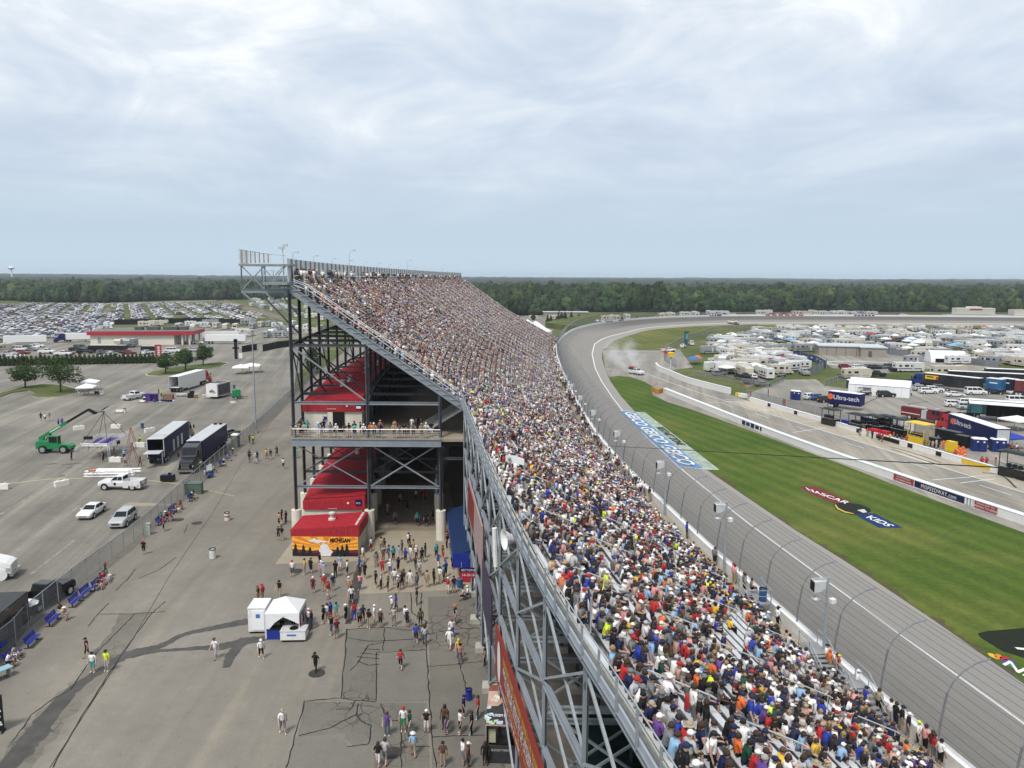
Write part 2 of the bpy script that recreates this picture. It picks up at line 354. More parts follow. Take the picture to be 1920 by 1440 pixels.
wet('water_stain', [(424, 1252), (432, 1232), (450, 1208)], [.5, .8, 1.0], .030, 6)
wet('water_stain', [(652, 1170), (662, 1130), (668, 1090), (675, 1058)], [.5, .9, .8, .5], .026, 8)
for a_, b_ in (((115, 872), (155, 868)), ((88, 871), (108, 869)), ((124, 877), (136, 876)), ((275, 878), (295, 874)), ((110, 894), (122, 891))): wet('oil_stain', [a_, ((a_[0]+b_[0])/2, (a_[1]+b_[1])/2), b_], [.3, .8, .3], .014, a_[0])
seams = [[(98, 1440), (152, 1345), (200, 1270), (240, 1210), (285, 1150), (310, 1128)], [(165, 1175), (185, 1150), (204, 1131)], [(185, 1152), (250, 1151), (310, 1147)], [(217, 1108), (240, 1085), (254, 1067)],
  [(25, 1390), (60, 1340), (100, 1310), (130, 1295), (180, 1225), (225, 1180), (253, 1152)], [(650, 1180), (646, 1240), (639, 1309), (571, 1316), (554, 1380), (536, 1440)], [(650, 1181), (690, 1178), (725, 1177), (760, 1182), (800, 1184)],
  [(639, 1309), (670, 1314), (706, 1316), (706, 1225)], [(706, 1224), (750, 1222), (800, 1219), (803, 1280), (807, 1330), (810, 1380), (818, 1440)], [(722, 1178), (718, 1220)], [(770, 1112), (772, 1150), (798, 1165), (800, 1218)], [(790, 1112), (790, 1140)],
  [(803, 1250), (850, 1247), (905, 1240)], [(862, 1245), (870, 1275), (880, 1310)], [(810, 1383), (860, 1380), (912, 1379)], [(712, 1320), (722, 1340), (728, 1352), (752, 1352)], [(752, 1340), (752, 1380), (753, 1440)], [(560, 1380), (620, 1365), (668, 1340), (672, 1320)],
  [(668, 1340), (680, 1355), (697, 1362), (692, 1395), (650, 1401)], [(665, 1315), (660, 1330), (630, 1330)], [(752, 1402), (806, 1400)], [(800, 1190), (850, 1180), (905, 1178)], [(652, 1196), (690, 1203), (720, 1202), (800, 1198)], [(655, 1258), (668, 1248), (690, 1210), (718, 1205)],
  [(668, 1232), (712, 1236)], [(676, 1225), (712, 1228)], [(682, 1217), (712, 1219)], [(670, 1240), (690, 1248), (712, 1246)], [(260, 1085), (300, 1068), (330, 1045)], [(345, 1000), (352, 985)]]
for i, sm in enumerate(seams): struct('tar_seam', ribbon(fine(gp(sm), 6, .05, i), .075, .030, wob=.6, seed=i), SEAM)
struct('tar_seam', ribbon(gp([(90, 1445), (155, 1345), (245, 1205), (318, 1080), (400, 960), (470, 840), (530, 765)]), .05, .020), SEAM)
for ip in ([(-30, 745), (8, 735), (40, 726), (80, 720), (118, 722), (145, 730), (150, 738), (110, 745), (70, 747), (60, 744), (66, 738), (52, 733), (20, 737), (-10, 748)], [(272, 702), (285, 697), (320, 690), (370, 684), (415, 679), (430, 681), (415, 688), (360, 697), (330, 704), (295, 706), (275, 705)]):
 q = gp(ip); cx = sum(p[0] for p in q)/len(q); cy = sum(p[1] for p in q)/len(q)
 struct('kerb', MB().prism(q, 0.0, .14), CONC); struct('island_grass', MB().prism([(cx+(x-cx)*.96, cy+(y-cy)*.96) for x, y in q], .10, .18), GRASS)
pl = MB()
for (a_, b_) in (((0, 1055), (150, 948)), ((60, 1076), (140, 1012)), ((0, 965), (110, 900)), ((300, 800), (480, 745)), ((370, 735), (500, 690))):
 pl = MB(); ribbon(fine(gp([a_, b_]), 8, .06, 3), .25, .012, pl, .9, 2); struct('worn_bay_line', pl, M('worn_marking', (.255, .243, .215), .9, .45, 1.2))
slab('concrete_patch', [(228, 948), (242, 942), (320, 945), (332, 950), (300, 948), (238, 950)], .012, SLAB)
slab('tape_line', [(0, 908), (90, 898), (155, 896), (155, 897), (90, 899.2), (0, 909.2)], .014, M('old_yellow_line', (.42, .37, .2), .8, .3))
slab('tape_line', [(278, 900), (345, 908), (440, 930), (440, 931), (345, 909.3), (278, 901.2)], .014, M('old_yellow_line'))
for (x, y) in ((594, 1263), (736, 1412), (369, 981), (556, 1071), (335, 975)):
 g = G(x, y); o = MB().lathe([(.62, .02), (.62, .035), (.5, .035), (.48, .05), (.02, .05)], n=20).build('manhole_cover', M('cast_iron', (.05, .045, .04), .6, .3), loc=(g[0], g[1], .012))
 tag(o, {594: 'dark round manhole cover under the man in black', 736: 'dark round manhole cover beside the food tent queue', 369: 'dark manhole cover nearest the white trash barrels', 556: 'manhole cover beside the concrete slab corner', 335: 'small manhole cover near the fence benches'}[x], 'manhole cover')
# ------------------------------------------------------------------ race track
XW = [(-10, 32.0), (10, 28.4), (20, 26.6), (30, 24.9), (36, 23.9), (42, 22.8), (48, 21.8), (58, 20.4), (63, 19.7), (72, 18.5), (83, 17.3), (95, 15.9), (111, 14.6), (125, 14.0), (145, 13.6), (175, 13.6), (210, 14.0), (250, 15.0), (290, 17.0), (325, 21.0)]
XL = [(-10, 43), (10, 39.2), (20, 37.8), (31, 36.6), (48, 34.6), (65, 32.2), (79, 30.4), (91, 28.9), (115, 26.8), (140, 25.5), (165, 25.0), (189, 25.2), (220, 26), (252, 27.6), (300, 31.5), (325, 34.6)]
XI = [(-10, 46), (10, 42.6), (20, 41.4), (54, 38.6), (64, 37.8), (78, 36.2), (89, 34.4), (115, 31.4), (140, 29.2), (160, 28.0), (194, 28.0), (225, 29), (250, 30.6), (290, 34), (325, 38.2)]
xw = lambda y: interp(XW, y)
st = [((xw(y), y, 4.4), (interp(XL, y), y, .6), (interp(XI, y), y, .03)) for y in range(-10, 326, 5)]
O2 = [(23.5, 338, 4.8), (30.4, 367, 5.6), (44.5, 403, 6.2), (61, 433, 6.4), (82, 461, 6.4), (112.5, 486.5, 6.4), (152.5, 504, 6.4), (243, 510, 6.4), (334, 507, 6.4), (430, 495, 6.4), (520, 465, 6.4), (600, 410, 6.4)]
I2 = [(41, 333, .2), (48, 362, 1.0), (62.5, 396, 1.7), (76, 427, 1.8), (94, 449, 1.8), (119, 470, 1.8), (155, 486.5, 1.8), (241, 492, 1.8), (330, 488, 1.8), (424, 476, 1.8), (510, 447, 1.8), (586, 396, 1.8)]
oc, ic = catmull(O2, 5), catmull(I2, 5)
for o_, i_ in zip(oc, ic):
 l_ = o_.lerp(i_, .72+.12*min(1, len(st)/10-6.8)); st.append((tuple(o_), (l_.x, l_.y, l_.z+.2), tuple(i_)))
vs = []; uv = []; ln = 0
for k, (o_, l_, i_) in enumerate(st):
 if k: ln += (Vector(o_)-Vector(st[k-1][0])).length
 for j in range(7): t = j/6; vs.append(tuple(o_[c]+(l_[c]-o_[c])*t for c in range(3))); uv.append((t, ln))
 vs.append(i_); uv.append((1.3, ln))
fs = [(k*8+j+1, k*8+j, k*8+8+j, k*8+9+j) for k in range(len(st)-1) for j in range(7)]
me = bpy.data.meshes.new('race_track'); me.from_pydata(vs, [], fs); ul = me.uv_layers.new(name='uv')
for lp in me.loops: ul.data[lp.index].uv = uv[lp.vertex_index]
m, nt, bs = nmat('race_asphalt'); u = N(nt, 'ShaderNodeUVMap'); sx = N(nt, 'ShaderNodeSeparateXYZ'); nt.links.new(u.outputs[0], sx.inputs[0])
geo = N(nt, 'ShaderNodeNewGeometry'); n1 = N(nt, 'ShaderNodeTexNoise', Scale=6.0, Detail=5.0, Roughness=.8); nt.links.new(geo.outputs['Position'], n1.inputs['Vector'])
mm = N(nt, 'ShaderNodeVectorMath', operation='MULTIPLY'); nt.links.new(u.outputs[0], mm.inputs[0]); mm.inputs[1].default_value = (26, .012, 1)
n2 = N(nt, 'ShaderNodeTexNoise', Scale=1.0, Detail=6.0, Roughness=.7); nt.links.new(mm.outputs[0], n2.inputs['Vector'])
c = ramp(nt, n2.outputs['Fac'], [(.3, (.212, .197, .174)), (.5, (.238, .221, .196)), (.72, (.258, .240, .214))]).outputs[0]
c = mix(nt, .8, c, ramp(nt, n1.outputs['Fac'], [(.3, (.85, .85, .85)), (.7, (1.12, 1.12, 1.12))]).outputs[0], 'MULTIPLY')
fr = math_(nt, 'ABSOLUTE', math_(nt, 'SUBTRACT', math_(nt, 'FRACT', math_(nt, 'ADD', math_(nt, 'MULTIPLY', sx.outputs[0], 5), math_(nt, 'MULTIPLY', n2.outputs['Fac'], .06))), .5))
c = mix(nt, 1.0, c, ramp(nt, fr, [(.482, (1, 1, 1)), (.494, (.8, .8, .8))]).outputs[0], 'MULTIPLY')
far = math_(nt, 'MULTIPLY', ramp(nt, math_(nt, 'DIVIDE', sx.outputs[1], 900), [(.42, (0, 0, 0)), (.50, (1, 1, 1))]).outputs[0], ramp(nt, sx.outputs[0], [(.05, (.2, .2, .2)), (.12, (1, 1, 1)), (.52, (.9, .9, .9)), (.66, (.0, .0, .0))]).outputs[0])
c = mix(nt, math_(nt, 'MULTIPLY', far, .75), c, (.065, .062, .062))
c = mix(nt, ramp(nt, sx.outputs[0], [(.98, (0, 0, 0)), (1.0, (.75, .75, .75))]).outputs[0], c, (.295, .277, .248))
nt.links.new(c, bs.inputs['Base Color']); bs.inputs['Roughness'].default_value = .85
me.materials.append(m); me.polygons.foreach_set('use_smooth', [True]*len(fs)); tag(link('race_track', me), kind='structure')
Ov = [Vector(s_[0]) for s_ in st]; Lv = [Vector(s_[1]) for s_ in st]; Iv = [Vector(s_[2]) for s_ in st]
def side(P, d):   # points shifted sideways by d (towards the infield when positive)
 out = []
 for i, p in enumerate(P):
  t = P[min(i+1, len(P)-1)]-P[max(i-1, 0)]; out.append(Vector((p.x+t.y/t.to_2d().length*d, p.y-t.x/t.to_2d().length*d, p.z)))
 return out
def strip3(A, B, dz=.012):
 mb = MB(); mb.add([tuple(p+Vector((0, 0, dz))) for q in zip(A, B) for p in q], [(2*i+1, 2*i, 2*i+2, 2*i+3) for i in range(len(A)-1)]); return mb
def up(P, dz): return [p+Vector((0, 0, dz)) for p in P]
struct('track_edge_line', strip3([a.lerp(b_, .97) for a, b_ in zip(Ov, Lv)], Lv, .016), WPAINT)
def wall3(P, th, h0, h1):
 Q = side(P, -th); rings = [[tuple(a+Vector((0, 0, h0))), tuple(a+Vector((0, 0, h1))), tuple(b_+Vector((0, 0, h1))), tuple(b_+Vector((0, 0, h0)))] for a, b_ in zip(P, Q)]
 return MB().loft(rings)
tag(wall3(Ov, .55, -.6, .95).build('retaining_wall', WHITE), 'long white concrete retaining wall along the outside of the race track', 'wall')
T0 = 68  # first station past the straight
struct('embankment', strip3(up(side(Ov[T0-3:], -.5), .1), [Vector((p.x, p.y, -.05)) for p in side(Ov[T0-3:], -18)], 0), GRASS)
struct('infield_bank', strip3([Vector((p.x, p.y, -.02)) for p in side(Iv[T0:], 11)], Iv[T0:], 0), MOWN2)
pitw = [(40.2, 203), (41.6, 194.5), (48.3, 155.5), (53.3, 131), (57.5, 114.5), (60.9, 101.5), (64.2, 90), (75, 50), (86, 10)]
piti = [(59.1, 189.1), (64, 168.4), (68.3, 150.6), (77.4, 113.1), (95, 38), (102, 10)]
struct('pit_road', MB().poly([(42.6, 10), (38.6, 54), (34.4, 89), (29.2, 140), (28, 160), (28, 194), (30.6, 250), (38.2, 325), (66, 325), (72, 330), (62, 262), (48.5, 249), (50.6, 224.5), (56.8, 201.5), (59.1, 189.1), (64, 168.4), (68.3, 150.6), (77.4, 113.1), (95, 38), (102, 10)], .004), PITA)
struct('infield_grass', MB().poly([(43, 10), (41.6, 20), (38.7, 54), (37.9, 64), (36.3, 78), (34.5, 89), (31.5, 115), (29.3, 140), (28.1, 160), (28.0, 180), (28.2, 205), (28.6, 228), (30, 235), (33.2, 237.5), (36.5, 235.5), (39, 224), (39.7, 211.2), (37.6, 205.6), (36.8, 197.9), (38.2, 186.7), (41.6, 176.3), (44.9, 163.2), (48.3, 148.7), (51.7, 133.9), (54.2, 123.5), (56.6, 111.1), (58.9, 100.8), (61.6, 89.7), (72.4, 50), (83, 10)], .022), MOWN)
struct('far_infield_grass', MB().poly([(40, 329), (66, 326), (73, 331), (86, 373), (110, 430), (140, 464), (180, 478), (300, 480), (300, 470), (330, 480), (155, 480), (119, 464), (94, 443), (76, 421), (62.5, 390), (48, 356)], .01), MOWN2)
struct('verge', ribbon(fine([(42.6, 12), (41.2, 20), (38.4, 54), (37.6, 64), (36.0, 78), (34.2, 89), (31.2, 115), (29.0, 140), (27.9, 160)], 14, .05, 5), 1.3, .027, wob=.9, seed=9), turf('worn_verge', (.06, .065, .025), (.085, .075, .035), (.12, .10, .06)))
def off(L, d): return [(p.x, p.y) for p in side([Vector((*q, 0)) for q in L], d)]
struct('pit_boxes', MB().poly(off(piti, .02)+off(piti, 5.2)[::-1], .014), PITC)
def line(L, w, z, mat, name): return struct(name, ribbon(L, w, z), mat)
line([G(1128, 690), G(1210, 700), G(1300, 733), G(1400, 765)]+off(piti[1:], 5.3), .22, .020, WPAINT, 'pit_lane_line')
line(off(pitw, -7.6), .16, .020, YPAINT, 'pit_lane_line')
line(gp([(1200, 719), (1262, 717), (1310, 712)]), .25, .020, YPAINT, 'commitment_line')
line(gp([(1322, 756), (1360, 754), (1405, 750)]), .25, .020, WPAINT, 'speed_line')
line(gp([(1487, 811), (1548, 802)]), .22, .024, WPAINT, 'speed_line'); line(gp([(1748, 900), (1828, 894)]), .22, .024, WPAINT, 'speed_line'); line(gp([(1800, 906), (1865, 898)]), .2, .024, WPAINT, 'speed_line')
for k in range(9):
 y0 = 186-k*15; a = Vector((interp([(q[1], q[0]) for q in piti[::-1]], y0)-8.5, y0)); line([(a.x, a.y), (a.x+1.3, a.y-5.4)], .16, .020, WPAINT, 'bay_line')
 p0 = interp([(q[1], q[0]) for q in piti[::-1]], y0+6); line([(p0-5.2, y0+6-.9), (p0-.5, y0+6)], .16, .020, WPAINT, 'bay_line')
slab('infield_pavement', [(1392, 742), (1470, 712), (1530, 711), (1545, 722), (1600, 731), (1700, 733), (1780, 727), (2300, 745), (2500, 1000), (1990, 930), (1840, 874), (1600, 809.3), (1406, 751.5)], .004, PITA)
slab('infield_pavement', [(1525, 664), (1560, 690), (1640, 702), (1740, 692), (2300, 712), (2300, 694), (1900, 692), (1760, 678), (1660, 660)], .004, PITA)
slab('dirt_road', [(1400, 728), (1440, 713), (1490, 690), (1512, 683), (1500, 676), (1470, 690), (1420, 705), (1388, 715)], .004, DIRT)
slab('dirt_road', [(1420, 660), (1450, 630), (1440, 622), (1415, 650)], .004, DIRT)
for k in range(5):
 a, b_ = ((1700, 765), (1830, 800)), ((1600, 770), (1680, 755))
rg = MB(); c0 = G(1613, 682)
rg.add([(c0[0]+r_*math.cos(t)*13, c0[1]+r_*math.sin(t)*9, .014) for r_ in (1, .9) for t in [2*math.pi*i/28 for i in range(28)]], [(i, (i+1) % 28, 28+(i+1) % 28, 28+i) for i in range(28)]); struct('helipad_ring', rg, WPAINT)
tyre = M('rubber_marks', (.07, .066, .06), .85, .4)
for pts in ([(1670, 838), (1720, 852), (1765, 868)], [(1672, 842), (1730, 862), (1762, 872)], [(1842, 886), (1880, 893), (1905, 915)], [(1700, 765), (1708, 757), (1740, 753)], [(1620, 758), (1650, 745), (1690, 742)]):
 struct('tyre_mark', ribbon(catmull([(*p, 0) for p in gp(pts)], 6), .3, .026, wob=.3), tyre)
def onquad(q, s, t):
 a = Vector(q[0]).lerp(Vector(q[1]), s); b_ = Vector(q[3]).lerp(Vector(q[2]), s); return a.lerp(b_, t)
# ------------------------------------------------------------------ grandstands
XG_ = [(-10, 9.6), (0, 8.0), (10, 6.1), (19.9, 4.2), (25, 3.2), (29.4, 2.2), (36.7, .9), (47.6, -.8), (64, -2.95), (86, -5.7)]
Y0, Y1, YF = -4.0, 86.0, 322.0
xf = lambda y: xw(y)-2.35
xg = lambda y: interp(XG_, y) if y <= 86 else xw(y)-22.7
xb = lambda y: xg(y)-18.9
NL, NU = 22, 23
def rowx(y, r):
 if r <= NL: return xf(y)+(xg(y)+.35-xf(y))*r/NL
 return xg(y)+.35-(18.9)*(r-NL)/NU
def rowz(r): return 5.0+r*.495 if r <= NL else 15.89+(r-NL)*.575
SEATM = M('bench_aluminium', (.60, .61, .62), .45, .12, 2.0, metal=.2); DECK = M('deck_steel', (.27, .275, .28), .7, .25, 1.2); RISER = M('maroon_riser', (.085, .018, .02), .6, .3)
WIND = M('wind_panel', (.66, .67, .66), .55, .18, .8); CREAM = M('cream_block', (.70, .66, .57), .8, .1, 1.5); DARKIN = M('dark_opening', (.01, .01, .01), .9, .1)  # DARKIN paints the shade of openings as near-black solid panels
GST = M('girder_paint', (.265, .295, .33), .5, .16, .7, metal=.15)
ys_l = [Y0+i*3 for i in range(31)]; ys_l = [y for y in ys_l if y < Y1]+[Y1]
ys_u = [Y1+i*4 for i in range(59)]+[YF]
def deck(ys, r0, r1, parent):
 mb = MB(); n = 2*(r1-r0)
 vs = []
 for y in ys:
  for r in range(r0, r1):
   vs.append((rowx(y, r), y, rowz(r))); vs.append((rowx(y, r+1), y, rowz(r)))
 fs = []; ms = []
 for i in range(len(ys)-1):
  for j in range(n-1): fs.append((i*n+j, (i+1)*n+j, (i+1)*n+j+1, i*n+j+1)); ms.append(j % 2)
 mb.v = vs; mb.f = fs; mb.m = ms; return mb.build('seating_deck', [DECK, RISER], parent)
AISLE = 10.4
aisles = [y for y in [6.5+AISLE*i for i in range(31)] if y < YF]
def bench_row(ys, r, parent):
 mb = MB(); A = [];
 for y in ys:
  x = rowx(y, r)+(rowx(y, r+1)-rowx(y, r))*.52; z = rowz(r)+.42
  A.append([(x-.15, y, z), (x+.15, y, z), (x+.15, y, z+.05), (x-.15, y, z+.05)])
 mb.loft([q[::-1] for q in A])
 for y in ys[::1]:
  x = rowx(y, r)+(rowx(y, r+1)-rowx(y, r))*.52; mb.box((x, y+.3, rowz(r)+.21), (.2, .06, .42))
 return mb.build('bench', SEATM, parent)
near = thing('grandstand', 'lower open steel grandstand nearest the camera, packed with spectators, galvanised frame bare underneath', 'grandstand', (0, 0, 0))
far_ = thing('grandstand', 'tall two-tier grandstand beyond it with steep packed seating and red-roofed concession levels underneath', 'grandstand', (0, 0, 0))
deck(ys_l, 0, NL, near); deck(ys_u, 0, NL+NU, far_)
for r in range(NL): bench_row(ys_l, r, near)
for r in range(NL+NU): bench_row(ys_u[::2]+([ys_u[-1]] if len(ys_u) % 2 == 0 else []), r, far_)
def along(f, ys): return [f(y) for y in ys]
yg = [Y0+i*4.5 for i in range(21)]; yg = [y for y in yg if y < Y1-2]+[Y1]
mb = MB(); mb.loft([[(xg(y)-.05, y, 15.93), (xg(y)+.12, y, 15.93), (xg(y)+.12, y, 16.16), (xg(y)-.05, y, 16.16)] for y in yg]).loft([[(xg(y)-.16, y, 16.11), (xg(y)-.05, y, 16.11), (xg(y)-.05, y, 16.16), (xg(y)-.16, y, 16.16)] for y in yg]).loft([[(xg(y)-.14, y, 15.88), (xg(y)+.2, y, 15.88), (xg(y)+.2, y, 15.93), (xg(y)-.14, y, 15.93)] for y in yg])
mb.build('girder', GST, near)
MB().loft([[(xg(y)-.10, y, 16.16), (xg(y)-.02, y, 16.16), (xg(y)+.0, y, 16.38), (xg(y)-.08, y, 16.38)] for y in yg]).build('fascia_plate', M('fascia_paint', (.33, .365, .40), .5, .12, .8, metal=.1), near)
MB().loft([[(xg(y)+.25, y, 16.2), (xg(y)+.33, y, 16.2), (xg(y)+.33, y, 16.28), (xg(y)+.25, y, 16.28)] for y in yg]).build('toe_board', M('pale_yellow_paint', (.55, .50, .33), .6, .2), near)
k = 0
yy = 12.0
while yy < 84:
 MB().bar((xg(yy)-.16, yy, 16.1), (xg(yy)-.16, yy, 17.4), .05, .09).build('rail_post', GST, near); yy += 1.85
for h in (17.38, 16.95): MB().path([(xg(y)-.12, y, h) for y in yg], .028, 5).build('guard_rail', STEEL, near)
mb = MB()
cy = [13.6, 20.2, 26.7, 32.9, 39.8, 46.7, 52.9, 59, 64.2, 70, 75.6, 81]
rake = lambda y, x: 5.0+(xf(y)-x)/(xf(y)-xg(y))*10.9-.45
for i, y in enumerate(cy):
 X0 = xg(y)
 for j, dx in enumerate((0, 6.4, 12.8)):
  x = X0+dx; top = 15.88 if j == 0 else rake(y, x)-.3
  MB().ibeam((x, y, .35), (x, y, top), .30, .30).build('column', GST if j == 0 else DSTEEL, near)  # outer columns paler, inner ones in steel coloured for the shade
  MB().box((x, y, .22), (1.1, 1.1, .44)).build('footing', CONC, near)
 MB().ibeam((X0, y, 15.3), (xf(y)+.3, y, rake(y, xf(y))-.1), .25, .5).build('raker', DSTEEL, near)
 for z in (5.6, 10.4):
  e = X0+12.8 if z < 9 else X0+6.4
  MB().ibeam((X0+.16, y, z), (e, y, z), .2, .3).build('cross_beam', STEEL, near)
 MB().bar((X0+.1, y, 10.3), (X0+6.3, y, 5.8), .12).build('brace', STEEL, near); MB().bar((X0+.1, y, 5.5), (X0+6.3, y, .7), .12).build('brace', STEEL, near)
 MB().bar((X0+.1, y, .7), (X0+6.3, y, 5.4), .12).build('brace', STEEL, near); MB().bar((X0+.1, y, 5.9), (X0+6.2, y, 10.2), .11).build('brace', STEEL, near)
 if i < len(cy)-1:
  y2 = cy[i+1]; X2 = xg(y2)
  for z, w in ((11.8, .34), (8.6, .26), (4.4, .26)): MB().ibeam((X0, y+.16, z), (X2, y2-.16, z), .22, w).build('beam', GST, near)
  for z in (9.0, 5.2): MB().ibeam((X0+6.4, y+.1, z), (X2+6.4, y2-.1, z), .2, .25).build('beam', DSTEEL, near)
  for (za, zb) in ((.6, 4.3), (4.6, 8.5), (8.8, 11.7), (12.0, 15.5)):
   if (za > 8 or i % 2 == 0): MB().bar((X0+.04, y+.15, za), (X2+.04, y2-.15, zb), .11).build('diagonal_brace', STEEL, near)
   if i % 2 == 1 or za > 11: MB().bar((X0-.04, y+.15, zb), (X2-.04, y2-.15, za), .11).build('diagonal_brace', STEEL, near)
wy = [Y0+i*6 for i in range(56)]; wy = [y for y in wy if y < YF]+[YF]
rings = [[(xf(y)+.1, y, 4.0), (xw(y)-.62, y, 4.0), (xw(y)-.62, y, 4.5), (xf(y)+.1, y, 4.5)] for y in wy]
struct('front_walkway', MB().loft(rings), SLAB)
struct('stand_front_wall', MB().loft([[(xf(y)+.14, y, 0), (xf(y)+.3, y, 0), (xf(y)+.3, y, 3.98), (xf(y)+.14, y, 3.98)] for y in wy]), CONC)
line([(xf(y)+1.3, y) for y in wy], .09, 4.512, YPAINT, 'walkway_line')
rail = thing('walkway_railing', 'grey steel railing between the front seats and the trackside walkway', 'railing')
ry = [8+i*2.0 for i in range(60)]
for h in (5.55, 5.15): MB().path([(xf(y)+.3, y, h) for y in ry], .028, 5).build('rail', STEEL, rail)
for y in ry[::1]: MB().tube((xf(y)+.3, y, 4.5), (xf(y)+.3, y, 5.56), .03, 5).build('rail_post', STEEL, rail)
for a in aisles:
 nearA = a < 84; top = NL if nearA else NL+NU; r = 1
 while r < top-2:
  mb = MB(); q = []
  for rr in (r, r+2.6):
   x = rowx(a, rr); z = rowz(min(int(rr), 44)); mb.tube((x, a, z), (x, a, z+.95), .026, 5); q.append((x, a, z+.95))
  q = [(q[0][0]+.25, a, q[0][2]-.15)]+q+[(q[1][0]-.2, a, q[1][2]-.1)]
  mb.path(q, .034 if nearA else .045, 5); mb.path([(p[0], a, p[2]-.42) for p in q[1:3]], .02, 4)
  if nearA and len([1 for o in near.children if o.name.startswith('aisle_rail')]) < 99: mb.build('aisle_rail', ALU, near)
  elif not nearA and a < 180 and len([1 for o in far_.children if o.name.startswith('aisle_rail')]) < 99: mb.build('aisle_rail', ALU, far_)
  r += 4
mb = MB()
for a in aisles:
 if a >= 180:
  mb.path([(rowx(a, r)+.1, a, rowz(min(r, 44))+.95) for r in range(1, 45, 4)], .06, 4)
tag(mb.build('aisle_rail_line', ALU, far_), kind='stuff')
# ---- tall stand: stringer on its open end, stepped edge rail
ye = 85.6
MB().ibeam((xb(86)-.1, ye, 28.7), (xg(86)+.2, ye, 15.55), .35, .75).build('stringer', GST, far_)
for k, dz in ((0, .95), (1, 1.15), (2, .55)): MB().path([(rowx(86, r), ye+.1, rowz(min(r, 44))+dz) for r in range(NL+1, 46, 4)]+[(rowx(86, 45), ye+.1, rowz(44)+dz)], .032, 5).build('edge_rail', WHITE, far_)
for r in range(NL+1, 45, 2): MB().bar((rowx(86, r), ye+.1, rowz(r)), (rowx(86, r), ye+.1, rowz(r)+1.0), .06).build('rail_post', STEEL, far_)
for r in range(NL, 45): MB().box((rowx(86, r+.5), ye+.05, rowz(r)-.06), (.85, .35, .1)).build('tread_end', STEEL, far_)
by = [85.6+7.0*k for k in range(18)]
sh = lambda y: xb(y)-xb(86)
LX = (-24.75, -16.35, -8.15)
for k, y in enumerate(by):
 for j, x0 in enumerate(LX):
  x = x0+sh(y); top = (28.6, 22.6, 16.9)[j]
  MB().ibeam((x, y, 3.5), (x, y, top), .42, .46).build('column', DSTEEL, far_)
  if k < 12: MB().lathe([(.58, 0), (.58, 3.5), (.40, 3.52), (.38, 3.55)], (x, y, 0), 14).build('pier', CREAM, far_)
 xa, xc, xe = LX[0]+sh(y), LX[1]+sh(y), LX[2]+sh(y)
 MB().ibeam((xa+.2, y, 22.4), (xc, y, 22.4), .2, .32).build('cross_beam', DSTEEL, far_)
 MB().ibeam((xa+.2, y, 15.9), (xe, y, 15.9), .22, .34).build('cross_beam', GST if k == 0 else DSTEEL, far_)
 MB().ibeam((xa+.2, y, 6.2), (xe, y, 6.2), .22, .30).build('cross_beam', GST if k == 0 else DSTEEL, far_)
 MB().ibeam((xe+.2, y, 9.6), (xe+8, y, 9.6), .2, .3).build('cross_beam', DSTEEL, far_)
 if k: MB().ibeam((xa, y, 28.5), (xg(y), y, 15.5), .25, .6).build('raker', DSTEEL, far_)
 if k < 17:
  y2 = by[k+1]; s2 = sh(y2)
  for j, x0 in enumerate(LX):
   for z in ((22.4, 15.9) if j < 1 else (15.9,)): MB().ibeam((x0+sh(y), y+.2, z), (x0+s2, y2-.2, z), .2, .3).build('long_beam', DSTEEL, far_)
  if k % 3 == 0:
   MB().bar((xa, y+.2, 15.9), (LX[0]+s2, y2-.2, 22.3), .14).build('diagonal_brace', DSTEEL, far_); MB().bar((xa, y+.2, 22.3), (LX[0]+s2, y2-.2, 15.9), .14).build('diagonal_brace', DSTEEL, far_)
 if k in (0, 1, 3, 5):
  m_ = GST if k == 0 else DSTEEL  # front frame pale, frames behind it take the shade-coloured steel
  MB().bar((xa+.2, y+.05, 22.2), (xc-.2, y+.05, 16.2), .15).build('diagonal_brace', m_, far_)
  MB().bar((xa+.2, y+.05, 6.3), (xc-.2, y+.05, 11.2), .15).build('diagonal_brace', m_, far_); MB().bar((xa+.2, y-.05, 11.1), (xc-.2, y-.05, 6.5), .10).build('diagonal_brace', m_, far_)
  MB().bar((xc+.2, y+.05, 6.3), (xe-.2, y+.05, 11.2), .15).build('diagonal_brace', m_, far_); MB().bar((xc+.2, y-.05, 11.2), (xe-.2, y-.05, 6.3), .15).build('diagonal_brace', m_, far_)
 MB().ibeam((xa-.1, y+.02, 22.0), (xa+5.5*.0+2.2, y+6.6, 16.2), .12, .16).build('knee_brace', DSTEEL, far_) if k < 3 else None
yd = [84.6]+[y for y in range(92, 322, 8)]
MB().loft([[(-25.0+sh(y), y, 11.75), (xg(y)+5, y, 11.75), (xg(y)+5, y, 12.05), (-25.0+sh(y), y, 12.05)] for y in yd]).build('upper_floor', SLAB, far_)
MB().ibeam((-24.6, 84.5, 11.6), (-7.9, 84.5, 11.6), .25, .85).build('edge_beam', GST, far_)
for k in range(11): MB().bar((-24.4+k*1.64, 84.5, 11.9), (-24.4+k*1.64, 84.5, 13.1), .06).build('balcony_post', STEEL, far_)
MB().tube((-24.6, 84.5, 13.12), (-8, 84.5, 13.12), .045, 6).build('balcony_rail', ALU, far_)
for h in (12.4, 12.6, 12.8): MB().tube((-24.6, 84.5, h), (-8, 84.5, h), .012, 4).build('balcony_wire', STEEL, far_)
MB().path([(-24.9+sh(y), y, 13.1) for y in yd], .04, 5).build('balcony_rail', ALU, far_)
tag(MB().loft([[(-24.95+sh(y), y, 12.1), (-24.93+sh(y), y, 13.05)] for y in yd], closed=False).build('balcony_mesh', screen('rail_netting', (.3, .3, .3), .45), far_))
n = 0; mbp = MB(); y = 86.0
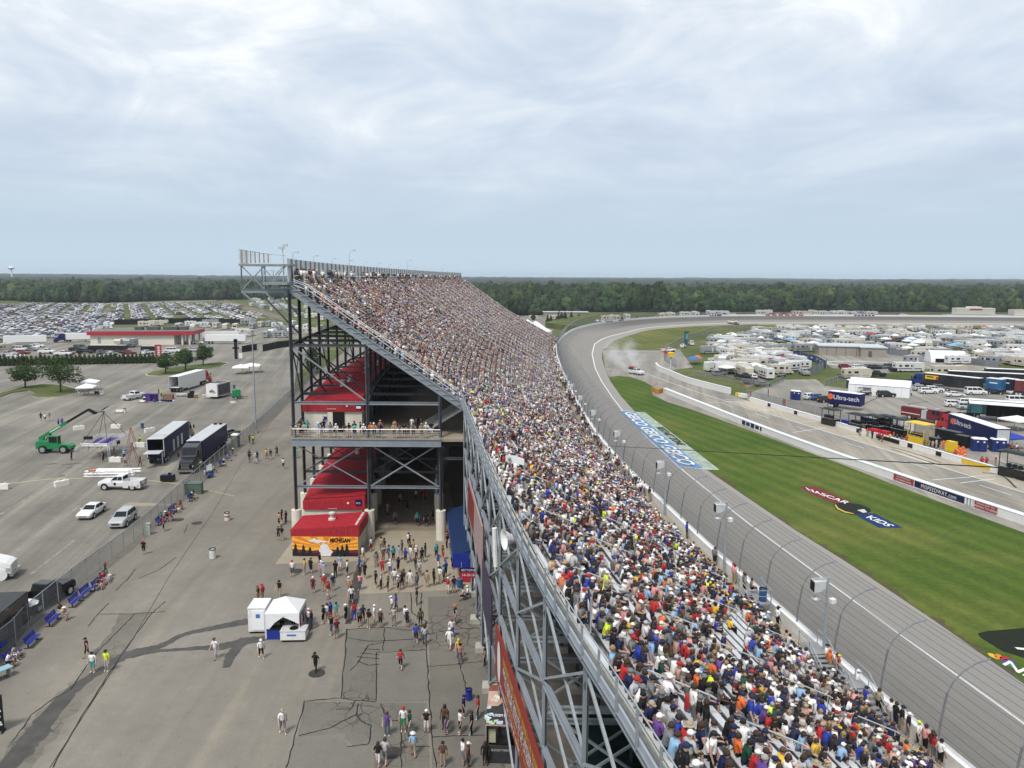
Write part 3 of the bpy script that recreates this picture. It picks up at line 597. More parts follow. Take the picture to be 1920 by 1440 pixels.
while y < YF-1:
 x = xb(y)-.25; x2 = xb(y+1.0)-.25
 (mbp if n % 3 != 2 else MB()).add([(x, y, 29.2), (x2, y+1.02, 29.2), (x2, y+1.02, 32.0), (x, y, 32.0), (x-.08, y, 29.2), (x2-.08, y+1.02, 29.2), (x2-.08, y+1.02, 32.0), (x-.08, y, 32.0)], [(0, 1, 2, 3), (5, 4, 7, 6), (3, 2, 6, 7), (4, 0, 3, 7), (1, 5, 6, 2)]) if n % 3 != 2 else MB().bar((x, y, 30.6), (x2, y+1.02, 30.6), .08, 2.8).build('clear_panel', M('clear_panel', (.18, .20, .21), .5, .3), far_)
 y += 1.1; n += 1
mbp.build('wind_screen', WIND, far_)
mb = MB().loft([[(xb(y)-1.3, y, 28.9), (xb(y)+.1, y, 28.9), (xb(y)+.1, y, 29.15), (xb(y)-1.3, y, 29.15)] for y in ys_u]); mb.build('back_walkway', DECK, far_)
MB().path([(xb(y)+.5, y, 30.1) for y in ys_u], .05, 5).build('back_rail', WHITE, far_)
for i in range(16):
 y = 90+i*14.5; x = xb(y)-.3; mb = MB().tube((x, y, 29), (x, y, 32.6), .05, 6); mb.path([(x, y, 32.6), (x+.1, y, 32.8), (x+.4, y, 32.85)], .035, 5); mb.box((x+.5, y, 32.8), (.35, .3, .14))
 if i % 5 == 3: mb.path([(x, y-.3, 32), (x+.2, y-.3, 34.2), (x+.9, y-.3, 34.6)], .05, 5); mb.box((x+1.0, y-.3, 34.5), (.4, .5, .25))
 mb.build('lamp', LIGHT_G, far_)
tw = MB().box((-27.3, 87.0, 31.25), (5.6, 3.2, .22)); tw.build('landing', DECK, far_)
for i in range(15): MB().box((-29.95+i*.24, 85.45, 31.4+(1.55-.5*i/15)/2), (.13, .05, 1.45-.5*i/15)).build('landing_panel', GST if i % 2 else WIND, far_)
mb = MB()
for i in range(8): mb.box((-30.08, 85.7+i*.42, 32.15), (.05, .30, 1.5))
mb.build('landing_panel', WIND, far_)
MB().path([(-30.05, 85.4, 32.98), (-26.4, 85.4, 32.4), (-24.9, 85.4, 32.3)], .035, 5).build('landing_rail', STEEL, far_)
MB().box((-25.95, 85.9, 29.25), (2.7, 2.6, .3)).build('landing', GST, far_)
for x in (-27.2, -26.1, -25.0): MB().bar((x, 84.7, 29.4), (x, 84.7, 30.7), .06).build('rail_post', STEEL, far_)
for h in (30.65, 30.1): MB().tube((-27.25, 84.7, h), (-24.7, 84.7, h), .035, 5).build('landing_rail', STEEL, far_)
for y in (85.6, 92.6):
 MB().ibeam((-30.0, y, 28.4), (-24.7, y, 28.4), .2, .42).build('outrigger', GST, far_)
 for x in (-29.9, -27.3): MB().ibeam((x, y, 28.6), (x, y, 31.2), .2, .2).build('tower_post', GST, far_)
 MB().bar((-29.8, y, 28.6), (-27.4, y, 31.1), .1).build('diagonal_brace', GST, far_); MB().bar((-27.4, y, 28.6), (-29.8, y, 31.1), .1).build('diagonal_brace', GST, far_); MB().bar((-27.2, y, 28.6), (-25, y, 31.1), .1).build('diagonal_brace', GST, far_)
for y, xs in ((85.6, (-29.9, -27.4)), (92.6, (-30.4, -28.0))):
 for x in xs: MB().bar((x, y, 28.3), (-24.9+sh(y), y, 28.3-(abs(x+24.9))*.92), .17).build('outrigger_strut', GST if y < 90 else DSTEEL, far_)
mb = MB().tube((-25.1, 85.3, 31.3), (-25.2, 85.3, 33.0), .06, 6); mb.box((-25.3, 85.3, 33.1), (.6, .3, .25)); mb.box((-24.9, 85.3, 33.4), (.5, .3, .25)); mb.build('lamp', LIGHT_G, far_)
mb = MB()
for i in range(14): mb.box((-6.9+i*.0, 90, 12.2), (.1, .1, .1)) if 0 else mb.box((-10.2+i*.36, 89.5, 12.2+i*.22), (.36, 1.9, .05))
for yy_ in (88.5, 90.5): mb.bar((-10.4, yy_, 12.0), (-5.3, yy_, 15.1), .08, .3)
for j in range(6): mb.bar((-10.4, 88.45, 12.3+j*.18), (-5.3, 88.45, 15.4+j*.18), .03)
mb.build('stair', ALU, far_)
# ------------------------------------------------------------------ concession buildings under the tall stand
def roofed(name, label, y0, y1, x0, x1, zf, zl, zr, fas, front_door=None, step=7.0, ribs=.42):
 t = thing(name, label, 'building')
 ys = [y0];
 while ys[-1]+step < y1: ys.append(ys[-1]+step)
 ys.append(y1)
 MB().loft([[(x0+.15+sh(max(y, 86)), y, zf), (x1-.15+sh(max(y, 86)), y, zf), (x1-.15+sh(max(y, 86)), y, zr-.4), (x0+.15+sh(max(y, 86)), y, zl-.4)] for y in [y0+.12]+ys[1:]]).build('wall', CREAM, t)
 mb = MB()
 mb.loft([[(x0+sh(max(y, 86)), y, zl-.25), (x1+sh(max(y, 86)), y, zr-.25), (x1+sh(max(y, 86)), y, zr), (x0+sh(max(y, 86)), y, zl)] for y in ys])
 y = y0+.1
 while y < min(y1, y0+120): mb.bar((x0+sh(max(y, 86)), y, zl+.02), (x1+sh(max(y, 86)), y, zr+.02), .05, .06); y += ribs
 mb.build('roof', RED, t)
 f = MB(); nx = int((x1-x0)/.3)
 for i in range(nx):
  xa = x0+(x1-x0)*i/nx; zt = zl+(zr-zl)*i/nx-.02; f.box((xa+.15+sh(max(y0, 86)), y0-.03, (zt+fas)/2), (.285, .07+.03*(i % 2), zt-fas))
 f.build('fascia', RED, t)
 g = MB()
 for s_, xs, zt in ((-1, x0, zl), (1, x1, zr)):
  for i in range(len(ys)-1): g.bar((xs+sh(max(ys[i], 86))+s_*.02, ys[i], (zt+fas)/2), (xs+sh(max(ys[i+1], 86))+s_*.02, ys[i+1], (zt+fas)/2), .07, zt-fas-.06)
 g.build('fascia', RED, t); return t
ub = roofed('concession_building', 'long upper-level concession building with red standing-seam roof and cream block front', 88, 250, -24.0, -17.0, 12.05, 15.6, 16.2, 14.5)
MB().box((-20.45, 88.04, 13.3), (1.95, .2, 2.4)).build('doorway', DARKIN, ub); MB().box((-21.1, 87.98, 13.3), (.6, .12, 2.3)).build('door', CREAM, ub)
MB().box((-21.7, 88.0, 13.75), (.35, .1, .35)).build('notice', BLUE, ub)
sg = MB().box((-17.75, 87.85, 15.2), (.7, .06, .65)); sg = sg.build('section_sign', NAVY, ub); MB().box((-17.75, 87.80, 15.05), (.55, .03, .28)).build('sign_plate', WHITE, sg)
MB().box((-19.1, 87.85, 15.2), (.22, .06, .2)).build('lamp', WHITE, ub); text('CONCESSIONS', .16, WHITE, ub, frame((-20.9, 87.8, 14.85), (1, 0, 0), (0, 0, 1)))
lb = roofed('concession_building', 'long ground-level concession building with red standing-seam roof, behind the mural hut', 86, 250, -24.0, -16.9, 0.0, 4.35, 4.95, 3.35)
MB().box((-20.2, 86.05, 1.6), (1.6, .2, 2.4)).build('doorway', DARKIN, lb); text('CONCESSIONS', .16, WHITE, lb, frame((-20.6, 85.8, 3.55), (1, 0, 0), (0, 0, 1)))
sg = MB().box((-17.6, 85.84, 4.3), (.7, .06, .65)).build('section_sign', NAVY, lb); text('B15', .3, WHITE, sg, frame((-17.6, 85.80, 4.2), (1, 0, 0), (0, 0, 1))); MB().box((-18.8, 85.84, 4.2), (.25, .06, .2)).build('lamp', WHITE, lb)
hut = roofed('concession_hut', 'small red-roofed hut with the orange sunburst MICHIGAN mural', 80, 84.9, -23.75, -16.4, 0.0, 3.0, 3.5, 2.2, ribs=.5)
def vent(x, y, z, parent): MB().lathe([(.42, 0), (.42, .3), (.24, .34), (.24, .75), (.38, .8), (.38, .95), (.1, 1.05), (.02, 1.06)], (x, y, z), 10).build('roof_vent', M('vent_metal', (.62, .6, .55), .5, .2), parent)
vent(-19.9, 82.6, 3.15, hut)
for p in ((-20.5, 99), (-20.2, 103.5), (-19.0, 113), (-19.2, 117), (-18.6, 122)): vent(p[0]+sh(p[1]), p[1], 15.8, ub)
for p in ((-20.0, 109), (-21.0, 121)): vent(p[0]+sh(p[1]), p[1], 4.6, lb)
for i in range(9): MB().box((-16.75, 80.3+i*.5, 3.5), (.25, .22, .12)).build('snow_guard', WHITE, hut)
mu = MB().box((-20.08, 79.93, 1.15), (7.1, .06, 2.15)).build('mural', M('mural_gold', (.95, .50, .05), .6, .15), hut)
def mpt(s, t): return (-23.63+7.1*s, t*2.15+.08)
def mpoly(name, pts, rgb, lay, wrap=mu):
 q = [mpt(*p) for p in pts]; a = sum(p[0]*r_[1]-r_[0]*p[1] for p, r_ in zip(q, q[1:]+q[:1])); q = q if a > 0 else q[::-1]
 MB().add([(x, 79.90-.006*lay, z) for x, z in q], [tuple(range(len(q)))]).build(name, M('mural_'+name+str(lay), rgb, .6, .12), wrap)
for i in range(9):
 a0 = math.pi*(i+.15)/9; a1 = a0+.17; c0 = (.5, .42); pts = [c0]
 for a in (a0, a1):
  k = min(.5/max(abs(math.cos(a)), 1e-3)*.99, .58/max(math.sin(a), 1e-3)*.99); pts.append((.5+math.cos(a)*k, .42+math.sin(a)*k))
 mpoly('ray', pts, (.80, .20, .03), 1)
mpoly('ground_band', [(0, 0), (1, 0), (1, .34), (.8, .30), (.55, .36), (.3, .27), (0, .36)], (.16, .02, .03), 2)
mpoly('ground_band', [(0, 0), (1, 0), (1, .16), (.6, .22), (.3, .14), (0, .2)], (.05, .012, .04), 3)
mpoly('peninsula', [(.42, 0), (.58, 0), (.59, .10), (.62, .22), (.585, .34), (.56, .33), (.565, .42), (.54, .56), (.49, .66), (.46, .62), (.43, .55), (.425, .42), (.405, .30), (.415, .12)], (.78, .78, .78), 4)
mpoly('peninsula', [(.23, .80), (.30, .84), (.33, .93), (.36, .92), (.35, .86), (.42, .83), (.50, .80), (.56, .74), (.50, .70), (.44, .72), (.40, .66), (.36, .70), (.28, .74)], (.78, .78, .78), 4)
for s_, h in ((.05, .68), (.17, .6), (.27, .5), (.69, .52), (.76, .6), (.83, .68)):
 mpoly('fir', [(s_-.055, .02), (s_+.055, .02), (s_+.02, .22*h/.6), (s_+.04, .2*h/.6), (s_+.012, .42*h/.6), (s_+.025, .4*h/.6), (s_, h), (s_-.025, .4*h/.6), (s_-.012, .42*h/.6), (s_-.04, .2*h/.6), (s_-.02, .22*h/.6)], (.012, .02, .018), 5)
text('MICHIGAN', .62, BLACK, mu, frame((-18.45, 79.86, 1.83), (1, 0, 0), (0, 0, 1)), bold=.02, sx=.72)
aw = thing('food_stall', 'food stall under a long dark blue awning against the steel frame', 'stall')
MB().add([(-5.7, 72.6, 2.9), (-3.9, 72.8, 3.4), (-5.4, 88, 3.4), (-7.6, 88, 2.9), (-5.7, 72.6, 2.82), (-3.9, 72.8, 3.32), (-5.4, 88, 3.32), (-7.6, 88, 2.82)], [(0, 1, 2, 3), (7, 6, 5, 4), (0, 3, 7, 4), (1, 0, 4, 5), (2, 1, 5, 6), (3, 2, 6, 7)]).build('roof', M('blue_roof', (.016, .035, .10), .5, .2), aw)
MB().prism([(-5.7, 72.45), (-3.8, 72.65), (-3.8, 72.72), (-5.7, 72.52)], 1.75, 3.2).build('valance', BLUE, aw); MB().bar((-5.72, 72.6, 2.5), (-7.62, 88, 2.5), .05, .75).build('valance', M('blue_trim', (.02, .05, .22), .5, .2), aw)
MB().prism([(-5.0, 73), (-3.9, 73), (-5.6, 88), (-7.0, 88)], 0.02, 1.05).build('counter', RED, aw)
for y in (72.8, 80, 87.8): MB().bar((interp([(72.6, -5.6), (88, -7.5)], y), y, .02), (interp([(72.6, -5.6), (88, -7.5)], y), y, 2.85), .08).build('post', STEEL, aw)
ss = thing('section_sign', 'blue and red hanging sign reading sections 14-15-16', 'sign', (-3.80, 65.6, 3.95))
MB().box((0, 0, 0), (1.5, .08, .95)).build('board', NAVY, ss); MB().box((0, -.045, -.2), (1.4, .02, .5)).build('panel', RED, ss); text('SECTIONS', .27, WHITE, ss, frame((0, -.06, .25), (1, 0, 0), (0, 0, 1))); text('14-15-16', .32, WHITE, ss, frame((0, -.07, -.2), (1, 0, 0), (0, 0, 1)))
for x in (-.6, .6): MB().bar((x, 0, .47), (x, 0, 1.0), .04).build('hanger', STEEL, ss)
def billboard(label, ya, yb, z0, z1, offx, mat):
 t = thing('billboard', label, 'billboard'); A = Vector((xg(ya)+offx, ya, 0)); B = Vector((xg(yb)+offx, yb, 0))
 MB().bar(A+Vector((0, 0, (z0+z1)/2)), B+Vector((0, 0, (z0+z1)/2)), .12, z1-z0).build('panel', mat, t)
 d = (A-B).normalized(); nrm = Vector((-1, 0, 0)); nrm = (nrm-d*nrm.dot(d)).normalized(); L = (A-B).length
 def P(s, h, o=.075): return B+d*L*s+Vector((0, 0, z0+(z1-z0)*h))+nrm*o
 return t, P, d
bt, P, d = billboard('long red billboard with yellow and white lettering on the steel frame', 29.8, 46.2, 4.9, 8.3, -.32, M('billboard_red', (.26, .022, .015), .45, .12))
for h_, z_, mt, s0, s1 in ((.78, .15, M('sign_yellow', (.75, .36, .03), .5, .1), .2, .82), (.60, .13, WHITE, .2, .80), (.45, .13, WHITE, .24, .84), (.28, .10, M('sign_yellow'), .26, .80), (.14, .10, WHITE, .12, .55)):
 s_ = s0; r_ = random.Random(int(h_*100)); mb = MB()     # rows of lettering, too oblique to be read
 while s_ < s1:
  w = r_.uniform(.008, .016)
  for (da, ha, wa, hb) in ((0, 0, .3, 1), (.7, 0, 1, 1), (.3, .42, .7, .6)) if r_.random() < .6 else ((0, 0, .3, 1), (.3, .8, .9, 1), (.3, 0, .9, .2)):
   mb.add([tuple(P(s_+w*da, h_+(ha-.5)*z_)), tuple(P(s_+w*wa, h_+(ha-.5)*z_)), tuple(P(s_+w*wa, h_+(hb-.5)*z_)), tuple(P(s_+w*da, h_+(hb-.5)*z_))], [(0, 1, 2, 3)])
  s_ += w*1.35+(.012 if r_.random() < .2 else 0)
 mb.build('lettering', mt, bt)
mbq = MB();
for c0, r_, mt, o in ((.10, .40, WHITE, .08), (.93, .36, WHITE, .08), (.93, .26, M('sign_brown', (.30, .10, .04), .5, .2), .09)):
 q = [P(c0, .5, o)+d*math.cos(2*math.pi*i/20)*r_*2.9*(.55 if c0 < .5 else 1)+Vector((0, 0, math.sin(2*math.pi*i/20)*r_*3.3)) for i in range(20)]; MB().add([tuple(p) for p in q], [tuple(range(20))]).build('emblem', mt, bt)
bt2, P, d = billboard('pale pink and white billboard higher up the lower stand frame', 55.5, 69.5, 8.0, 11.6, -.32, M('billboard_pink', (.42, .30, .29), .5, .2))
MB().add([tuple(P(s, h, .08)) for s, h in ((0, .1), (.45, .1), (.5, .9), (0, .9))], [(0, 1, 2, 3)]).build('red_field', M('billboard_red'), bt2)
bt3, P, d = billboard('dark purple billboard between the pink one and the red one', 48.6, 55.0, 5.6, 9.2, -.32, M('billboard_purple', (.05, .04, .075), .5, .35))
sp = thing('horn_loudspeaker', 'white horn loudspeaker hung outside the lower stand girder', 'loudspeaker', AY(957, 1010, 41.5), R(200))
prof = [(.12, -.5), (.2, -.3), (.3, 0), (.55, .35), (.62, .38), (.5, .33), (.25, 0), (.02, -.3)]
h = MB().lathe(prof, n=14); h.v = [(z, y, x) for x, y, z in h.v]; h.build('horn', WHITE, sp); MB().tube((-.3, 0, 0), (-.6, -.8, .3), .05).build('bracket', STEEL, sp)
tag(MB().tube(AY(930, 1062, 44.5), AY(927, 990, 44.5), .15, 8).build('antenna_tube', WHITE), 'white vertical tube antenna clamped to a lower stand column', 'antenna')
rb_ = thing('restroom_building', 'low building with dark green roof and restrooms sign under the lower stand', 'building')
MB().prism([(7.5, 18), (14, 18), (9.5, 44), (4.2, 44)], 0, 2.9).build('wall', CREAM, rb_); MB().prism([(6.9, 17.5), (14.4, 17.5), (9.9, 44.5), (3.6, 44.5)], 2.9, 3.2).build('roof', M('dark_green_roof', (.012, .035, .03), .5, .3), rb_)
rs = MB().box((3.6, 29.5, 3.6), (2.3, .08, .75)).build('sign', NAVY, rb_); text('RESTROOMS', .36, LIGHT_G, rs, frame((3.6, 29.44, 3.6), (1, 0, 0), (0, 0, 1)))
# ------------------------------------------------------------------ people
PAL = dict(W=('white', (.80, .80, .79)), L=('pale grey', (.42, .43, .44)), G=('grey', (.17, .175, .18)), K=('black', (.014, .014, .016)), N=('navy', (.014, .02, .065)), B=('royal blue', (.015, .045, .36)),
  U=('light blue', (.25, .42, .62)), R=('red', (.42, .02, .022)), M=('maroon', (.13, .014, .022)), O=('orange', (.70, .15, .03)), Y=('yellow', (.72, .47, .04)), E=('neon yellow', (.62, .80, .04)),
  g=('green', (.03, .26, .10)), d=('dark green', (.012, .06, .04)), o=('olive', (.10, .10, .045)), T=('teal', (.04, .36, .35)), P=('pink', (.70, .30, .32)), V=('purple', (.12, .05, .24)),
  t=('tan', (.42, .30, .19)), k=('khaki', (.36, .30, .21)), b=('brown', (.10, .055, .035)), D=('denim', (.075, .115, .19)), A=('turquoise', (.12, .48, .42)))
SKIN = [(.52, .33, .255), (.46, .275, .205), (.58, .39, .31), (.37, .215, .155), (.12, .065, .045)]
HAIRC = dict(h=('brown hair', (.05, .028, .016)), f=('fair hair', (.30, .20, .10)), x=('black hair', (.012, .01, .009)), e=('grey hair', (.35, .34, .33)))
def cloth(key):
 if key[0] == 's': return M('skin_tone_'+key[1:], SKIN[int(key[1:])], .6, .12)
 nm, c = PAL[key]; return M('cloth_'+nm.replace(' ', '_'), c, .85, .22, 6.0)
def skel(pose):
 J = {}
 def v(n, *p): J[n] = Vector(p)
 lean = dict(sit_lean=.16, sit_up=.03, sit_phone=.08, stand=.0, walk=.03, folded=0, rail=.16, stride=.05, ladder=0)[pose]
 sit = pose.startswith('sit'); pz = .10 if sit else .95
 v('P', 0, 0, pz); v('B', lean*.4, 0, pz+.17); v('C', lean*.8, 0, pz+.36); v('N', lean*1.2, 0, pz+.53); v('H', lean*1.25+.02, 0, pz+.66); v('T', lean*1.25+.015, 0, pz+.755)
 v('NB', lean*1.08, 0, pz+.46)
 for s_, sg in (('l', 1), ('r', -1)):
  v('s'+s_, lean*1.0, sg*.185, pz+.44); v('q'+s_, lean*.95, sg*.10, pz+.44)
  v('h'+s_, .0, sg*.09, pz-.03)
  if sit:
   kx = .43; v('k'+s_, kx, sg*.13, pz+.03); v('a'+s_, kx-.04+(.08 if pose == 'sit_up' else 0), sg*.12, pz-.44); v('t'+s_, kx+.13, sg*.14, pz-.49)
  else:
   d = {'walk': .16, 'stride': .24}.get(pose, .02)*sg;
   v('k'+s_, d*.55+.03, sg*.10, .50); v('a'+s_, d-(.10 if d < -.1 else 0), sg*.11, .10+(.05 if d < -.1 else 0)); v('t'+s_, d+.15-(.08 if d < -.1 else 0), sg*.13, .045)
  if pose == 'sit_lean': e, w = (.22, sg*.23, pz+.20), (.40, sg*.07, pz+.13)
  elif pose == 'sit_up': e, w = (.06, sg*.26, pz+.19), (.28, sg*.15, pz+.10)
  elif pose == 'sit_phone': e, w = (.16, sg*.24, pz+.22), (.36, sg*.05, pz+.34)
  elif pose == 'folded': e, w = (.08, sg*.25, pz+.22), (.24, -sg*.05, pz+.25+.03*sg)
  elif pose == 'rail': e, w = (.30, sg*.26, pz+.20), (.46, sg*.08, pz+.22)
  elif pose == 'walk': e, w = (-.10*sg, sg*.25, pz+.17), (.10-.16*sg, sg*.26, pz-.06)
  elif pose == 'stride': e, w = (-.14*sg, sg*.24, pz+.18), (.16-.14*sg, sg*.22, pz+.06)
  elif pose == 'ladder': e, w = (.15, sg*.30, pz+.5), (.3, sg*.2, pz+.72)
  else: e, w = (-.02, sg*.25, pz+.16), (.07, sg*.25, pz-.09)
  v('e'+s_, *e); v('w'+s_, *w)
  d = (J['w'+s_]-J['e'+s_]).normalized(); v('m'+s_, *(J['w'+s_]+d*.075))
 return J
RAD = dict(P=.145, B=.132, C=.145, NB=.085, N=.058, H=.098, T=.062, s=.075, q=.115, h=.10, k=.062, a=.043, t=.04, e=.047, w=.034, m=.036)
EDG = [('P', 'B', 0), ('B', 'C', 0), ('C', 'NB', 0), ('NB', 'N', 1), ('N', 'H', 1), ('H', 'T', 1)]
for s_ in 'lr': EDG += [('C', 'q'+s_, 0), ('q'+s_, 's'+s_, 0), ('s'+s_, 'e'+s_, 6), ('e'+s_, 'w'+s_, 1), ('w'+s_, 'm'+s_, 1), ('P', 'h'+s_, 2), ('h'+s_, 'k'+s_, 2), ('k'+s_, 'a'+s_, 5), ('a'+s_, 't'+s_, 4)]
def grow(pose, fine_):
 J = skel(pose); names = list(J); P = [J[n] for n in names]; idx = {n: i for i, n in enumerate(names)}; rad = [RAD.get(n) or RAD[n[0]] for n in names]
 E = [(idx[a], idx[b], c) for a, b, c in EDG]
 def addv(p, r): P.append(Vector(p)); rad.append(r); return len(P)-1
 if fine_:
  n = addv(J['H']+Vector((.10, 0, -.02)), .018); E.append((idx['H'], n, 1))
  for sg in (1, -1): n = addv(J['H']+Vector((0, .097*sg, -.01)), .02); E.append((idx['H'], n, 1))
  for s_, sg in (('l', 1), ('r', -1)):
   m = J['m'+s_]; d = (m-J['w'+s_]).normalized(); sd = d.cross(Vector((0, 0, 1))); sd = sd.normalized() if sd.length > .1 else Vector((0, 1, 0)); dn = sd.cross(d).normalized()
   if dn.z > 0: dn = -dn
   for q, ln in ((-.033, .062), (-.011, .075), (.011, .070), (.033, .055)):
    a = addv(m+d*.03+sd*q, .0105); b_ = addv(m+d*(.03+ln*.55)+sd*q*1.15+dn*.010, .0095); c_ = addv(m+d*(.03+ln*.8)+sd*q*1.15+dn*.035, .008); E += [(idx['m'+s_], a, 1), (a, b_, 1), (b_, c_, 1)]
   q = -sg*.05 if True else 0
   a = addv(m-d*.03+sd*q, .012); b_ = addv(m+d*.01+sd*q*1.35+dn*.015, .010); E += [(idx['w'+s_], a, 1), (a, b_, 1)]
 me = bpy.data.meshes.new('tmp'); me.from_pydata(P, [(a, b_) for a, b_, _ in E], []); o = bpy.data.objects.new('tmp', me); COL.objects.link(o)
 sk = o.modifiers.new('s', 'SKIN'); sk.use_smooth_shade = True
 for i, sv in enumerate(me.skin_vertices[0].data): sv.radius = (rad[i], rad[i]); sv.use_root = (i == 0)
 if not fine_:
  for i, n in enumerate(names):
   if n in 'HT':
    for sv in (me.skin_vertices[0].data[i],): sv.radius = (rad[i]*.78,)*2
 if fine_: ss_ = o.modifiers.new('ss', 'SUBSURF'); ss_.levels = 1
 dg = bpy.context.evaluated_depsgraph_get(); ev = o.evaluated_get(dg); m2 = ev.to_mesh()
 V = np.array([v.co[:] for v in m2.vertices]); Fc = [tuple(p.vertices) for p in m2.polygons]; ev.to_mesh_clear(); bpy.data.objects.remove(o); bpy.data.meshes.remove(me)
 A = np.array([P[a][:] for a, b_, _ in E]); B = np.array([P[b_][:] for a, b_, _ in E]); K = np.array([c for _, _, c in E]); RA = np.array([max(rad[a], rad[b_]) for a, b_, _ in E])
 cen = np.array([V[list(f)].mean(0) for f in Fc]); d = B-A; t = ((cen[:, None]-A[None])*d[None]).sum(2)/np.maximum((d*d).sum(1), 1e-9)[None]
 tc = np.clip(t, 0, 1); dist = np.linalg.norm(cen[:, None]-(A[None]+d[None]*tc[..., None]), axis=2)-RA[None]*.75; best = dist.argmin(1); cl = K[best].copy(); tt = tc[np.arange(len(cen)), best]
 cl[(cl == 6) & (tt > .75)] = 1
 cl[(cl == 2) & (cen[:, 2] > J['P'].z+.10)] = 0
 cl[(cl == 0) & (cen[:, 2] < J['P'].z+.02)] = 2
 return V, Fc, cl, J
def hat(kind, J):
 c = J['H']+Vector((0, 0, .0)); mb = MB()
 def dome(r, z0, h, n=10, sx=1.08, back=0.0):
  prof = [(r*math.cos(a), z0+h*math.sin(a)) for a in (0, .45, .9, 1.3)]+[(.01, z0+h)]; mb.lathe(prof, (c.x-back, c.y, c.z), n, sx=sx)
 if kind == 'cap':
  dome(.116, .02, .135); mb.add([(c.x+.08, c.y-.075, c.z+.03), (c.x+.19, c.y-.05, c.z+.015), (c.x+.19, c.y+.05, c.z+.015), (c.x+.08, c.y+.075, c.z+.03), (c.x+.08, c.y-.075, c.z+.045), (c.x+.19, c.y-.05, c.z+.03), (c.x+.19, c.y+.05, c.z+.03), (c.x+.08, c.y+.075, c.z+.045)], [(3, 2, 1, 0), (4, 5, 6, 7), (0, 1, 5, 4), (1, 2, 6, 5), (2, 3, 7, 6)])
 elif kind == 'sun_hat':
  dome(.112, .03, .12); mb.lathe([(.10, .03), (.185, .02), (.185, .035), (.10, .05)], (c.x, c.y, c.z), 14)
 elif kind == 'hair': dome(.116, -.015, .165, back=.02, sx=1.02)
 else:
  dome(.118, -.025, .175, back=.02); mb.box((c.x-.085, c.y, c.z-.11), (.07, .17, .22), top=1.1)
 return mb
POSES = ['sit_lean', 'sit_up', 'sit_phone', 'stand', 'walk', 'folded', 'rail', 'stride', 'ladder']
HI = {}; LO = {}
for p in POSES:
 V, Fc, cl, J = grow(p, True); mb = MB(); mb.v = [tuple(v) for v in V]; mb.f = Fc; mb.m = [int(c) for c in cl]
 for sg in (1, -1): mb.box((J['H'].x+.088, sg*.036, J['H'].z+.012), (.02, .022, .014), mi=3)
 mb.box((J['H'].x+.085, 0, J['H'].z-.052), (.02, .05, .01), mi=3)
 d0 = M('skin_tone_0', SKIN[0], .6, .12)
 HI[p] = (mb.mesh('person_'+p, [d0]*7, smooth=True), J, {h: hat(h, J).mesh(h, CLOTH, smooth=True) for h in ('cap', 'sun_hat', 'hair', 'long_hair')})
 V, Fc, cl, J = grow(p, False)
 for h in ('cap', 'sun_hat', 'hair', 'long_hair'):
  hm = hat(h, J); n = len(V); LO[p, h] = (np.concatenate([V, np.array(hm.v)]), list(Fc)+[tuple(i+n for i in f) for f in hm.f], list(cl)+[3]*len(hm.f))
NPERS = [0]; USED = {}
def lab(s, extra):
 i = 0; t = s
 while t in USED and i < len(extra): t = s+' '+extra[i]; i += 1
 if t in USED:
  for a in extra:
   for b_ in extra:
    if a != b_ and s+' '+a+' '+b_ not in USED: t = s+' '+a+' '+b_; USED[t] = 1; return t
 USED[t] = 1; return t
HN = {'c': 'cap', 'S': 'sun_hat'}
def person(pose, loc, rz, code, where, group, extra=(), verb=None, sc=None):
 sh_, pn, hd = code[0], code[1], code[2:]
 sk = rnd.choices(range(5), (36, 28, 16, 11, 9))[0]; skn = 's%d' % sk
 longleg = 'z' in hd; hd = hd.replace('z', '') or 'h'
 me, J, hats = HI[pose]
 o = bpy.data.objects.new('person', me); COL.objects.link(o); o.location = loc; o.rotation_euler = (0, 0, rz); s = sc or rnd.uniform(.95, 1.05); o.scale = (s*rnd.uniform(.98, 1.12), s*rnd.uniform(.98, 1.15), s)
 ms = [cloth(skn if sh_ == 's' else sh_), cloth(skn), cloth(pn), BLACK, M('shoe_white', (.6, .6, .6), .7, .2) if rnd.random() < .5 else M('shoe_dark', (.03, .03, .03), .7, .2), cloth(pn if longleg else skn), cloth(skn if sh_ == 's' or rnd.random() < .2 else sh_)]
 for i, m_ in enumerate(ms): o.material_slots[i].link = 'OBJECT'; o.material_slots[i].material = m_
 if hd[0] in HN:
  kind = HN[hd[0]]; ck = hd[1] if len(hd) > 1 else rnd.choice('WKNRLGB'); col = PAL[ck][1]; hn = (PAL[ck][0]+' cap') if kind == 'cap' else (PAL[ck][0]+' sun hat')
 else:
  lng = 'l' in hd; hc = hd[0] if hd[0] in HAIRC else 'h'; kind = 'long_hair' if lng else 'hair'; col = HAIRC[hc][1]; hn = ('long ' if lng else 'short ')+HAIRC[hc][0]
 c = link(kind, hats[kind], o); c.color = (*col, 1)
 vb = verb or {'sit_lean': 'seated', 'sit_up': 'sitting upright', 'sit_phone': 'on phone', 'stand': 'standing', 'walk': 'walking', 'folded': 'arms folded', 'rail': 'leaning', 'stride': 'striding', 'ladder': 'reaching up'}[pose]
 base = 'person %s, %s, %s %s' % ('shirtless' if sh_ == 's' else 'in '+PAL[sh_][0], hn, vb, where)
 tag(o, lab(base, [e.replace('TROUSERS', '%s %s' % (PAL[pn][0], 'trousers' if longleg else 'shorts')) for e in ('TROUSERS',)+tuple(extra)]), 'person', group); NPERS[0] += 1
 return o
EXTRA = []
